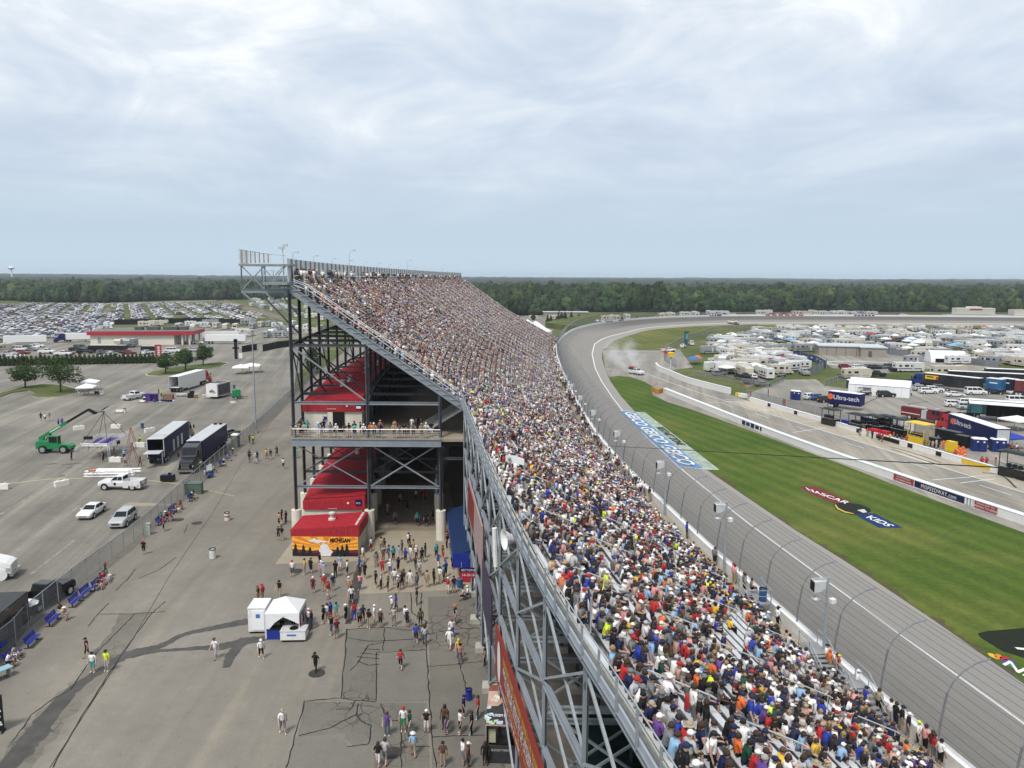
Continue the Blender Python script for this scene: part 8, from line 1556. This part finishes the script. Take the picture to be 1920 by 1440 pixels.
tow = thing('scoring_tower', 'slim teal scoring tower behind the far mesh fence', 'tower', (*G(1286, 648), 0)); MB().box((0, 0, 3), (1.3, 1.3, 6)).build('mast', M('teal_tower', (.03, .10, .12), .5, .2), tow); MB().box((0, 0, 6.3), (2.0, 1.5, .8)).build('head', M('tower_dark', (.06, .08, .09), .5, .2), tow); MB().box((.1, -.68, 4.2), (.9, .06, 2.4)).build('panel', M('teal_light'), tow)
fs2 = thing('flag_stand', 'yellow caution light stand on a pole at the grass corner', 'light stand', (*G(1257, 699), 0)); MB().tube((0, 0, 0), (0, 0, 5.2), .2, 8).build('pole', LIGHT_G, fs2); MB().box((0, 0, 5.8), (1.8, 1.5, 1.0)).build('cabin', YELLOW, fs2); MB().box((0, 0, 6.5), (2.1, 1.8, .3), top=.5).build('roof', YELLOW, fs2); MB().box((-1.6, .4, 6.6), (1.2, .1, .9)).build('flag_cloth', BRED, fs2)
for px, py, w_, c_, l_ in ((1300, 683, 2.4, (.05, .16, .4), 'blue and orange parasol at the corner of the camper field'), (1307, 681, 1.9, (.6, .14, .05), 'orange parasol behind the blue one')):
 t = thing('parasol', l_, 'parasol', at(px, py)); MB().tube((0, 0, 0), (0, 0, 2.3), .04, 5).build('pole', STEEL, t); o = MB().lathe([(w_, 1.9), (w_*.6, 2.6), (.02, 3.0)], n=10).build('shade', CLOTH, t); ocol(o, c_)
def camp(poly, dx, dy, ang, where, grp, pc=.55, pcan=.16, pcar=.2, seed=0):
 r_ = random.Random(seed); q = [G(*p) for p in poly]; x0, x1 = min(p[0] for p in q), max(p[0] for p in q); y0, y1 = min(p[1] for p in q), max(p[1] for p in q); y = y0+dy*.5; rows = []
 while y < y1:
  x = x0+r_.uniform(0, dx)
  while x < x1:
   X, Y = x+r_.uniform(-1, 1), y+r_.uniform(-1.3, 1.3); px, py = sproj(X, Y, .3); x += dx*r_.uniform(.75, 1.25)
   if not inpoly(px, py, poly) or not -40 < px < 1960: continue
   u = r_.random(); ps = ', left side' if px < poly_mid(poly)-60 else ', right side' if px > poly_mid(poly)+60 else ', centre'; dp = ', back rows' if py < np_mid(poly)-6 else ', front rows' if py > np_mid(poly)+6 else ', middle rows'; w2 = where+ps+dp
   if u < pc: put_camper(X, Y, ang+r_.choice((0, 0, math.pi, 1.57, 1.57, -1.57))+r_.gauss(0, .25), 'CAMPER %s' % w2, grp)
   elif u < pc+pcan:
    cn = r_.choice((('white', (.8, .8, .8)),)*6+(('blue', (.03, .08, .3)), ('red', (.4, .04, .04)), ('pale blue', (.2, .4, .6)), ('grey', (.3, .3, .3)), ('black', (.02, .02, .02)), ('navy', (.02, .03, .1)))); put_canopy(X, Y, r_.uniform(0, 1.5), cn[1], '%s pop-up canopy %s' % (cn[0], w2), 'canopies of the camp', r_.uniform(1.0, 1.6))
   elif u < pc+pcan+pcar: k = r_.choices(kinds, (35, 15, 42, 8))[0]; ci = r_.choices(range(10), CWT)[0]; lowcar(k, X, Y, r_.choice((ang, ang+1.57))+r_.gauss(0, .2), ci, '%s %s parked %s' % (CCOL[ci][0], k, w2), grp)
  y += dy
poly_mid = lambda P: sum(p[0] for p in P)/len(P); np_mid = lambda P: sum(p[1] for p in P)/len(P)
camp([(1330, 640), (1400, 626), (1450, 628), (1440, 650), (1462, 668), (1520, 684), (1490, 700), (1440, 712), (1395, 712), (1345, 702), (1325, 690), (1340, 665)], 6.0, 6.0, .15, 'in left camper field', 'campers in the left field', .38, .22, .38, 3)
camp([(1395, 621), (1500, 617), (1700, 616), (1990, 619), (1990, 662), (1900, 660), (1800, 656), (1660, 655), (1620, 648), (1540, 650), (1500, 655), (1455, 645), (1450, 628)], 7.6, 7.2, .08, 'in wide rear camp', 'campers in the wide camp', .34, .19, .45, 5)
camp([(1665, 657), (1800, 660), (1990, 665), (1990, 690), (1880, 688), (1820, 680), (1745, 674), (1690, 665)], 7.6, 7, .05, 'in right fenced camp', 'campers in the right camp', .46, .18, .32, 9)
camp([(1745, 699), (1990, 706), (1990, 722), (1860, 716), (1760, 712)], 7, 8, -.1, 'on hauler row pavement', 'cars above the haulers', .02, .02, .85, 12)
for px, py, rz, sel, l_ in ((1702, 697, .03, 26, 'CAMPER standing alone right of the painted ring'), (1605, 710, .05, 4, 'CAMPER on the grass below the painted ring'), (1778, 706, .05, 12, 'CAMPER on the grass hitched to a white pickup'), (1370, 700, .05, 14, 'CAMPER at the front corner of the left field'), (1437, 687, -.6, 10, 'CAMPER angled beside the dirt road'), (1712, 683, .1, 1, 'CAMPER behind the painted ring'), (1795, 683, .05, 6, 'CAMPER beside the white arched tent'), (1460, 659, .1, 25, 'CAMPER against the blue fence, left'), (1512, 659, .05, 29, 'CAMPER against the blue fence, right')): x, y = G(px, py); put_camper(x, y, rz, l_, 'campers', CAMP[sel])
x, y, z = at(1780, 680); ar = thing('arched_tent', 'white arched tent before the right-hand campers', 'tent', (x, y+3, z), -.2); MB().extr([(4*math.cos(a), 4.2*math.sin(a)) for a in [math.pi*i/10 for i in range(11)]], -6, 6).build('shell', CANVAS, ar, rz=R(90)); MB().box((0, -4.02, .8), (9, .05, 1.4)).build('opening', DARKIN, ar)  # tent mouth is a black panel, its shade painted on
rr_ = random.Random(21)
for i in range(62):
 f = i/61; px = 1120+f*560; py = 592-6*math.sin(min(1, f*1.5)*1.57)+rr_.uniform(-2, 1.5); yv = 470+min(1, f*2.2)*95+rr_.uniform(0, 12); X = AY(px, 590, yv)[0]
 u = rr_.random(); w2 = 'beyond far turn wall' + (', left' if f < .33 else ', middle' if f < .66 else ', right')
 if u < .5: put_camper(X, yv, rr_.choice((.1, 1.6)), 'CAMPER '+w2, 'campers beyond the turn')
 else: k = rr_.choices(kinds, (35, 15, 42, 8))[0]; ci = rr_.choices(range(10), CWT)[0]; lowcar(k, X, yv, rr_.choice((.1, 1.6)), ci, '%s %s parked %s' % (CCOL[ci][0], k, w2), 'cars beyond the turn')
for o in list(COL.objects):
 if o.get('group') in ('campers beyond the turn', 'cars beyond the turn'): o.location.z = 3.2; o.scale = (1.15, 1.15, 1.25)
struct('turn_terrace', MB().prism([(40, 425), (60, 455), (80, 478), (110, 505), (150, 524), (240, 530), (420, 520), (560, 480), (600, 560), (300, 640), (60, 620), (20, 470)], -.5, 3.2), GRASS)
pv = thing('pavilion', 'cream grandstand pavilion with red trim beyond the far turn', 'building', (*AY(1835, 590, 560)[:2], 3.0)); MB().box((0, 0, 2.2), (48, 8, .8)).build('gallery', LIGHT_G, pv)
for i in range(14): MB().box((-23+i*3.55, -3.5, 1.0), (.5, .5, 2.2)).build('column', DSTEEL, pv)
MB().box((-4, 0, 5.2), (28, 6, 4.6)).build('wall', CREAM, pv); MB().box((-4, 0, 7.7), (8, 6.4, 1.6)).build('wall', CREAM, pv); MB().box((-4, -3.1, 6.6), (9, .2, .9)).build('red_trim', RED, pv); MB().box((34, 1, 4.6), (20, 7, 4)).build('wall', CREAM, pv); MB().box((34, 0, 2.2), (26, 9, .8)).build('gallery', LIGHT_G, pv)
for j, (x_, yv) in enumerate(((2, 425), (6, 410), (10, 396))): t = thing('peaked_tent', ('white peaked tent behind the tall stand, farthest', 'white peaked tent behind the tall stand, middle', 'white peaked tent behind the tall stand, nearest')[j], 'tent', (x_+2, yv, 0)); MB().lathe([(8.5, 0), (8.5, 3.0), (5.5, 4.6), (1.5, 7.4), (.05, 8.2)], n=8).build('canopy', CANVAS, t)
for i, (px, py, l_) in enumerate(((958, 583, 'left'), (1000, 588, 'middle'), (1040, 590, 'right'))): a = AY(px, py, 560); put_camper(a[0], 560, .1, 'CAMPER by the sheds past the tall stand, '+l_, 'campers past the stand')
hs = thing('shed', 'long low tan shed past the end of the tall stand', 'building', (*AY(1060, 592, 600)[:2], 0), .05); MB().box((0, 0, 2), (34, 10, 4)).build('wall', M('block_tan'), hs); MB().box((0, 0, 4.2), (35, 11, .5)).build('roof', LIGHT_G, hs)
slab('outer_lot', [(930, 600), (1000, 590), (1100, 588), (1070, 606), (1030, 622), (980, 625)], .004, LOT)
for k, (y0, y1) in enumerate(((446, 452), (455, 459), (470, 474))):
 pass
for k, (px0, px1, m_) in enumerate(((1441, 1513, BRED), (1604, 1639, BLACK), (1332, 1356, BLACK), (1161, 1170, BLACK), (1137, 1150, DSTEEL))):
 pts = [p for p in side(Ov, .06)]; best = lambda px: min(pts, key=lambda p: abs(sproj(p.x, p.y, p.z)[0]-px) if p.y > 380 else 1e9); n = 6; tt = thing('wall_banner', ('red lettered banner on the far turn wall', 'black banner right on the far turn wall', 'black banner by the spotter stand on the wall', 'small black banner where the turn wall starts', 'small grey banner where the turn wall starts')[k], 'banner');
 for i in range(n):
  px = px0+(px1-px0)*(i+.1)/n; a = Vector(AY(px, 590, 1)); a.z = 0; d0 = Vector((a.x, a.y, 0))
  yv = min((abs(AY(px, 590, q.y)[0]-q.x), q.y, q.x, q.z) for q in [pts[j].lerp(pts[j+1], f/8) for j in range(len(pts)-1) for f in range(8) if pts[j].y > 380]); MB().box((yv[2]+.05, yv[1]-.08, yv[3]+.55), ((px1-px0)/n*.75*yv[1]/1442, .12, .7)).build('panel', m_, tt)
items = []
for k in range(420):
 y = rnd.uniform(88, 318); top = k < 150
 x = xb(y)+rnd.uniform(.2, .9) if top else xf(y)+rnd.uniform(.5, 1.5); z = 29.2 if top else 4.5
 if not top and rnd.random() < .35: continue
 sk = SKIN[rnd.choices(range(5), skinw)[0]]; sc_ = PAL[rnd.choice(shirts[:40])][1]; pc = PAL[rnd.choice(pants)][1]
 items.append((LO['stand', 'cap'], (x, y, z), rnd.uniform(-3, 3), (1, 1, 1), [sc_, sk, pc, PAL[rnd.choice('WKNR')][1], (.3, .3, .3), sk, sc_]))
for pose, pos, rz, code in EXTRA:
 sk = SKIN[rnd.choices(range(5), skinw)[0]]; h_ = code[2:].replace('z', ''); sc_ = sk if code[0] == 's' else PAL[code[0]][1]; items.append((LO[pose, 'cap' if h_[:1] == 'c' else 'hair'], pos, rz, (1, 1, 1), [sc_, sk, PAL[code[1]][1], PAL[h_[1]][1] if h_[:1] == 'c' and len(h_) > 1 else (.05, .03, .02), (.1, .1, .1), PAL[code[1]][1] if 'z' in code else sk, sc_]))
tag(quick(crowd_groups(items), 'crowd', CROWD), 'people too far off to count: walkway, top wall, pits, shade', 'crowd', kind='stuff')
# ------------------------------------------------------------------ trees, hedge, woods, hills, water tower, smoke, air
def leafmat(name, a, b_):
 m, nt, bs = nmat(name); g = N(nt, 'ShaderNodeNewGeometry'); n = N(nt, 'ShaderNodeTexNoise', Scale=.9, Detail=4.0); nt.links.new(g.outputs['Position'], n.inputs['Vector'])
 c = ramp(nt, n.outputs['Fac'], [(.3, a), (.7, b_)]).outputs[0]; ri = ramp(nt, g.outputs['Random Per Island'], [(0, (.62, .62, .62)), (1, (1.35, 1.35, 1.25))]).outputs[0]
 nt.links.new(mix(nt, 1.0, c, ri, 'MULTIPLY'), bs.inputs['Base Color']); bs.inputs['Roughness'].default_value = .8; bs.inputs['Specular IOR Level'].default_value = .2; return m
LEAF = leafmat('maple_leaf', (.020, .050, .010), (.045, .085, .016)); LEAF2 = leafmat('conifer_leaf', (.018, .036, .012), (.035, .055, .016)); BARK = M('bark', (.06, .045, .035), .9, .3)
def crown(lobes, n, s, r_):
 mb = MB()
 vol = [l[1][0]*l[1][1]*l[1][2] for l in lobes]
 for i in range(n):
  c, r3 = r_.choices(lobes, vol)[0]; d = Vector((r_.gauss(0, 1), r_.gauss(0, 1), r_.gauss(0, 1))).normalized(); f = r_.uniform(.45, 1.0)**.6
  p = Vector((c[0]+d.x*r3[0]*f, c[1]+d.y*r3[1]*f, c[2]+d.z*r3[2]*f)); nr = (d+Vector((r_.uniform(-.8, .8), r_.uniform(-.8, .8), r_.uniform(-.2, 1.0)))).normalized(); a = nr.cross(Vector((0, 0, 1))); a = a.normalized() if a.length > .1 else Vector((1, 0, 0)); b_ = nr.cross(a); k = s*r_.uniform(.6, 1.4)
  mb.add([p-a*k-b_*k*.3, p-b_*k*.8, p+a*k-b_*k*.2, p+a*k*.5+b_*k*.7, p-a*k*.6+b_*k*.6], [(0, 1, 2, 3, 4)])
 return mb
def tree(px, py, w_, h, label, seed, dense=2600):
 x, y, z = at(px, py, .15); r_ = random.Random(seed); t = thing('maple_tree', label, 'tree', (x, y, z)); lobes = [((0, 0, h*.58), (w_*.34, w_*.34, h*.33))]
 for i in range(9): a = i*2.4+r_.uniform(-.4, .4); q = r_.uniform(.2, .42)*w_; lobes.append(((math.cos(a)*q, math.sin(a)*q, h*r_.uniform(.34, .82)), (w_*r_.uniform(.13, .22), w_*r_.uniform(.13, .22), h*r_.uniform(.10, .17))))
 lobes.append(((0, 0, h*.86), (w_*.2, w_*.2, h*.15))); crown(lobes, dense, .17, r_).build('crown', LEAF, t); mb = MB().path([(0, 0, 0), (.03, 0, h*.2), (.0, .05, h*.45), (.05, 0, h*.7)], [.24, .18, .12, .05], 8)
 for i in range(6): a = i*1.1; mb.path([(0, 0, h*(.18+.05*i)), (math.cos(a)*w_*.18, math.sin(a)*w_*.18, h*(.32+.06*i)), (math.cos(a)*w_*.34, math.sin(a)*w_*.34, h*(.42+.07*i))], [.09, .06, .02], 5)
 mb.build('trunk', BARK, t)
tree(47.5, 728, 9.4, 6.9, 'round leafy tree, leftmost on the near lot island', 1); tree(114, 737, 10.0, 9.6, 'taller leafy tree beside the white pointed canopies', 2, 3200); tree(311, 701, 8.8, 6.4, 'leafy tree at the left of the far lot island', 3); tree(348, 695, 7.6, 7.2, 'leafy tree in the middle of the far lot island', 4); tree(381, 686, 6.6, 7.4, 'leafy tree at the right of the far lot island', 5)
x, y, z = at(622, 700); t = thing('conifer_tree', 'dark conifer half hidden behind the tall stand columns', 'tree', (x-6, y, 0)); crown([((0, 0, 4), (2.6, 2.6, 4)), ((0, 0, 7), (1.6, 1.6, 3))], 1800, .2, random.Random(9)).build('crown', LEAF2, t); MB().tube((0, 0, 0), (0, 0, 6), .2, 6, .05).build('trunk', BARK, t)
shr = []
for k in range(3):
 r_ = random.Random(40+k); shr.append((crown([((0, 0, .8), (.9, .8, .8)), ((0, 0, 1.7), (.75, .7, .9)), ((0, 0, 2.6), (.42, .4, .65+.15*k))], 620, .15, r_).mesh('shrub', LEAF2), MB().tube((0, 0, 0), (0, 0, 2.4), .06, 5, .02).mesh('stem', BARK)))
ha, hb = Vector(G(-60, 687)), Vector(G(288, 681)); nsh = int((hb-ha).length/1.32)
for i in range(nsh):
 p = ha.lerp(hb, i/(nsh-1)); t = thing('hedge_shrub', 'dark green conifer shrub in the long hedge row at the lot edge', 'shrub', (p.x, p.y+rnd.uniform(-.2, .2), 0), rnd.uniform(0, 6), 'shrubs of the hedge row'); s_ = rnd.uniform(.92, 1.18); t.scale = (s_, s_, s_*rnd.uniform(.95, 1.1)); a, b_ = shr[i % 3]; link('foliage', a, t); link('stem', b_, t)
def clump(seed, tall):
 r_ = random.Random(seed); mb = MB()
 lob = [((0, 0, .60), (.36, .36, .38)), ((.2, .1, .42), (.28, .26, .32)), ((-.22, .08, .45), (.25, .28, .34)), ((.03, -.24, .38), (.27, .25, .32)), ((-.05, .22, .72), (.22, .22, .22)), ((.12, -.05, .84), (.2, .2, .16))]
 for c, r3 in lob:
  n = 7; prof = [(math.sin(a), -math.cos(a)) for a in (.5, 1.0, 1.5, 2.0, 2.5, 2.95)]; vs = []
  for rr2, zz_ in prof:
   for j in range(n): t = 2*math.pi*j/n+zz_; q = r_.uniform(.78, 1.22); vs.append((c[0]+rr2*math.cos(t)*r3[0]*q, c[1]+rr2*math.sin(t)*r3[1]*q, c[2]+zz_*r3[2]*q))
  mb.add(vs, [(i*n+j, i*n+(j+1) % n, (i+1)*n+(j+1) % n, (i+1)*n+j) for i in range(len(prof)-1) for j in range(n)]+[tuple((len(prof)-1)*n+j for j in range(n))])
 for i in range(70):
  c, r3 = r_.choice(lob); d = Vector((r_.gauss(0, 1), r_.gauss(0, 1), r_.gauss(0, .8)+.3)).normalized(); p = Vector(c)+Vector((d.x*r3[0], d.y*r3[1], d.z*r3[2]))*r_.uniform(1.0, 1.2); a = Vector((r_.gauss(0, 1), r_.gauss(0, 1), r_.gauss(0, .5))).normalized()*.07; b_ = d.cross(a).normalized()*.06; mb.add([p-a, p+b_, p+a, p-b_], [(0, 1, 2, 3)])
 n0 = len(mb.f); mb.tube((0, 0, 0), (0, 0, .5), .012, 4); return np.array(mb.v), mb.f, [0]*n0+[1]*(len(mb.f)-n0)
CL = [clump(60+i, i) for i in range(5)]
def edgeL(px): return interp([(-400, 565), (0, 563), (90, 567), (200, 568), (330, 563), (440, 562), (560, 560), (700, 560)], px)
def edgeR(px): return interp([(700, 560), (860, 590), (900, 594), (1000, 588), (1100, 583), (1200, 580), (1400, 579), (1900, 580), (2400, 580)], px)
items = [[] for _ in CL]; r_ = random.Random(5); GR = [(.017, .038, .011), (.023, .046, .012), (.034, .058, .015), (.052, .070, .021), (.013, .030, .013), (.028, .044, .019)]
def plant(x, y, z, h, w_):
 c = (1+.5*noise.noise((x*.02, y*.02, 9)))*np.array(r_.choices(GR, (26, 26, 16, 9, 15, 8))[0])*r_.uniform(.6, 1.45); i = r_.randrange(len(CL)); items[i].append(((x, y, z), r_.uniform(0, 6.28), (w_, w_*r_.uniform(.9, 1.1), h), [c, (.035, .032, .022)]))
HILL = lambda x, y: max(0, (math.hypot(x, y)-900))*.003*(1+.5*noise.noise((x*.0006+3, y*.0006, 0)))*min(1, max(0, (math.hypot(x, y)-900)/1500))+0
for k in range(15000):
 px = r_.uniform(-330, 2260); near_ = r_.random()
 e = edgeL(px) if px < 720 else edgeR(px); z0 = 0 if px < 900 else min(3.0, (px-900)/60)
 D0 = (H_-z0)*F_/max(8, (e-521.2-(px-960)*.0061)); D = D0+12+(near_**1.5)*900+r_.uniform(0, 10); u = (px-960)/F_; x, y = u*D, D
 big = min(1.0, .8+near_); h = r_.triangular(9, 27, 16)*(1.0 if px > 720 else .95); nz = noise.noise((x*.012, y*.012, 4)); plant(x, y, HILL(x, y)-.6, h*.9*(1+.32*nz)*(1.0 if near_ > .02 else .75), r_.uniform(9, 17)*(1+.2*nz))
WOOD = MA('wood_leaf', .9); gr = [(np.array(CL[i][0]), CL[i][1], CL[i][2], *[np.array([q[j] for q in L], np.float64) for j in range(4)]) for i, L in enumerate(items)]
tag(quick(gr, 'forest', WOOD), 'broad mass of dark green woodland beyond the speedway', 'forest', kind='stuff')
m, nt, bs = nmat('far_canopy'); g = N(nt, 'ShaderNodeNewGeometry'); n = N(nt, 'ShaderNodeTexNoise', Scale=.012, Detail=8.0, Roughness=.7); nt.links.new(g.outputs['Position'], n.inputs['Vector']); nt.links.new(ramp(nt, n.outputs['Fac'], [(.35, (.009, .022, .011)), (.55, (.015, .028, .013)), (.72, (.024, .036, .016))]).outputs[0], bs.inputs['Base Color']); bs.inputs['Roughness'].default_value = .95
NA, NR_ = 260, 46; vs = [];
for i in range(NR_):
 rad = 1250*(6.6**(i/(NR_-1)))
 for j in range(NA):
  a = R(-52)+R(104)*j/(NA-1); x, y = rad*math.sin(a), rad*math.cos(a); b_ = noise.fractal((x*.02, y*.02, 0), 1, 2, 3)*3.5+noise.noise((x*.07, y*.07, 2))*2.5; vs.append((x, y, HILL(x, y)+17+b_*(1+i*.03)-(18 if i == 0 else 0)))
mb = MB(); mb.v = vs; mb.f = [(i*NA+j, i*NA+j+1, (i+1)*NA+j+1, (i+1)*NA+j) for i in range(NR_-1) for j in range(NA-1)]
tag(mb.build('hills', m), kind='structure')
for i, (px, py, h) in enumerate(((1027, 607, 6), (1033, 604, 5), (1047, 606, 9), (1053, 605, 8), (1059, 606, 8.5), (1071, 603, 7), (1085, 601, 5), (1000, 600, 7))):
 x, y = G(px, py); t = thing('pine_tree', 'young dark pine on grass past tall stand end, %s' % ('leftmost pair', 'leftmost pair', 'in the clump, left', 'in the clump, middle', 'in the clump, right', 'standing apart', 'smallest at the right', 'behind the white tents')[i], 'tree', (x, y, 0), 0, 'young pines'); t['label'] = t['label'].replace('leftmost pair', ('far left one', 'second from left')[min(i, 1)]); crown([((0, 0, h*.3), (h*.24, h*.24, h*.26)), ((0, 0, h*.55), (h*.17, h*.17, h*.25)), ((0, 0, h*.82), (h*.08, h*.08, h*.2))], 260, .42, random.Random(80+i)).build('crown', LEAF2, t); MB().tube((0, 0, 0), (0, 0, h*.7), .12, 5, .03).build('trunk', BARK, t)
wt = AY(21, 503, 2300); t = thing('water_tower', 'tiny white water tower on the left skyline', 'water tower', (wt[0], wt[1], 20)); MB().tube((0, 0, 0), (0, 0, wt[2]-22), 2.4, 10, 1.8).build('shaft', WHITE, t); MB().lathe([(1.8, -4), (7, -2), (9, 1), (7.5, 4), (2, 6), (.1, 6.3)], (0, 0, wt[2]-20), 16).build('tank', WHITE, t)
sm, nt, bs = nmat('smoke'); nt.nodes.remove(bs); v = N(nt, 'ShaderNodeVolumePrincipled'); tc = N(nt, 'ShaderNodeTexCoord'); n = N(nt, 'ShaderNodeTexNoise', Scale=3.0, Detail=4.0); nt.links.new(tc.outputs['Generated'], n.inputs['Vector'])
ln_ = N(nt, 'ShaderNodeVectorMath', operation='DISTANCE'); nt.links.new(tc.outputs['Generated'], ln_.inputs[0]); ln_.inputs[1].default_value = (.5, .5, .5); fall = ramp(nt, ln_.outputs['Value'], [(.08, (1, 1, 1)), (.5, (0, 0, 0))]).outputs[0]
dn = math_(nt, 'MULTIPLY', math_(nt, 'MULTIPLY', fall, ramp(nt, n.outputs['Fac'], [(.40, (0, 0, 0)), (.62, (1, 1, 1))]).outputs[0]), .24); nt.links.new(dn, v.inputs['Density']); v.inputs['Color'].default_value = (.93, .94, .96, 1); nt.links.new(v.outputs[0], nt.nodes['Material Output'].inputs['Volume'])
p0 = Vector((*G(1186, 702), 0))
for i, (px, py, zc, rx, rz_) in enumerate(((1183, 702, 1.6, 4.0, 2.4), (1175, 696, 2.6, 6.0, 3.8), (1166, 688, 3.6, 7.5, 5.2))):
 x, y = G(px, py); o = MB().lathe([(rx*math.sin(a), -rz_*math.cos(a)) for a in (.05, .5, 1.0, 1.57, 2.1, 2.6, 3.09)], n=14).build('smoke', sm, loc=(x, y, zc+rz_*.4)); tag(o, ('thick white smoke right behind the safety truck', 'thinner smoke drifting up the track', 'faintest smoke farthest up the track')[i], 'smoke', kind='stuff')
S.cycles.volume_bounces = 3
hm, nt, bs = nmat('haze'); nt.nodes.remove(bs); v = N(nt, 'ShaderNodeVolumePrincipled'); v.inputs['Color'].default_value = (.80, .90, 1.0, 1); v.inputs['Density'].default_value = .00009; v.inputs['Anisotropy'].default_value = .2; nt.links.new(v.outputs[0], nt.nodes['Material Output'].inputs['Volume'])
tag(MB().box((0, 3000, 34), (19000, 19000, 72)).build('haze', hm), kind='stuff')
# ------------------------------------------------------------------ sky, sun, air, exposure
w = bpy.data.worlds.new('World'); S.world = w; w.use_nodes = True; nt = w.node_tree; bg = nt.nodes['Background']
SUN_EL, SUN_AZ = R(58), R(205)   # azimuth measured from +Y clockwise
sky = N(nt, 'ShaderNodeTexSky'); sky.sky_type = 'NISHITA'; sky.sun_disc = False; sky.sun_elevation = SUN_EL; sky.sun_rotation = SUN_AZ; sky.air_density = 1.0; sky.dust_density = 2.0; sky.ozone_density = 1.5
tc = N(nt, 'ShaderNodeTexCoord'); sx = N(nt, 'ShaderNodeSeparateXYZ'); nt.links.new(tc.outputs['Generated'], sx.inputs[0])
zz = math_(nt, 'MAXIMUM', sx.outputs[2], .035); cx = math_(nt, 'DIVIDE', sx.outputs[0], zz); cy_ = math_(nt, 'DIVIDE', sx.outputs[1], zz)
cb = N(nt, 'ShaderNodeCombineXYZ'); nt.links.new(cx, cb.inputs[0]); nt.links.new(cy_, cb.inputs[1])
sv = N(nt, 'ShaderNodeVectorMath', operation='MULTIPLY'); nt.links.new(tc.outputs['Generated'], sv.inputs[0]); sv.inputs[1].default_value = (1, 1, 2.6)
def cl(src, scale, det, dist, rough=.6, rot=0.0, sxy=(1, 1), off_=(0, 0)):
 mp = N(nt, 'ShaderNodeMapping'); nt.links.new(src, mp.inputs[0]); mp.inputs['Rotation'].default_value = (0, 0, rot); mp.inputs['Scale'].default_value = (*sxy, 1); mp.inputs['Location'].default_value = (*off_, 0)
 n = N(nt, 'ShaderNodeTexNoise', Scale=scale, Detail=det, Roughness=rough, Distortion=dist); nt.links.new(mp.outputs[0], n.inputs['Vector']); return n.outputs['Fac']
n1 = cl(cb.outputs[0], .55, 8.0, .5, .58, .5, (1, .75)); n2 = cl(sv.outputs[0], 4.2, 9.0, .9, .60, .3, (1, 1), (3, 1)); n3 = cl(sv.outputs[0], 1.6, 5.0, .3, .5, 0, (1, 1), (2.6, 1.7))
d = math_(nt, 'ADD', math_(nt, 'MULTIPLY', n1, .26), math_(nt, 'ADD', math_(nt, 'MULTIPLY', n2, .36), math_(nt, 'MULTIPLY', n3, .38)))
cloud = ramp(nt, d, [(.39, (.475, .55, .66)), (.465, (.575, .645, .74)), (.53, (.71, .76, .815)), (.60, (.96, .97, .965))]).outputs[0]
base = mix(nt, 1.0, sky.outputs[0], (.085, .085, .085), 'MULTIPLY')
hz = ramp(nt, sx.outputs[2], [(.0, (.52, .65, .77)), (.05, (.46, .575, .69)), (.12, (.46, .55, .66)), (.22, (.52, .59, .69))]).outputs[0]
up_ = ramp(nt, sx.outputs[2], [(.06, (0, 0, 0)), (.20, (1, 1, 1))]).outputs[0]
cloud = mix(nt, up_, hz, cloud); nt.links.new(mix(nt, .84, base, cloud), bg.inputs['Color']); bg.inputs['Strength'].default_value = 1.0
sl = bpy.data.lights.new('sun', 'SUN'); sl.energy = 2.3; sl.angle = R(10); S.cycles.diffuse_bounces = 2; sl.color = (1, .95, .88); so = bpy.data.objects.new('sun', sl); COL.objects.link(so)
dirv = Vector((math.sin(SUN_AZ)*math.cos(SUN_EL), math.cos(SUN_AZ)*math.cos(SUN_EL), math.sin(SUN_EL))); so.rotation_euler = dirv.to_track_quat('Z', 'Y').to_euler()
vs_ = S.view_settings; vs_.view_transform = 'Standard'; vs_.look = 'None'; vs_.exposure = .35; vs_.gamma = 1.0
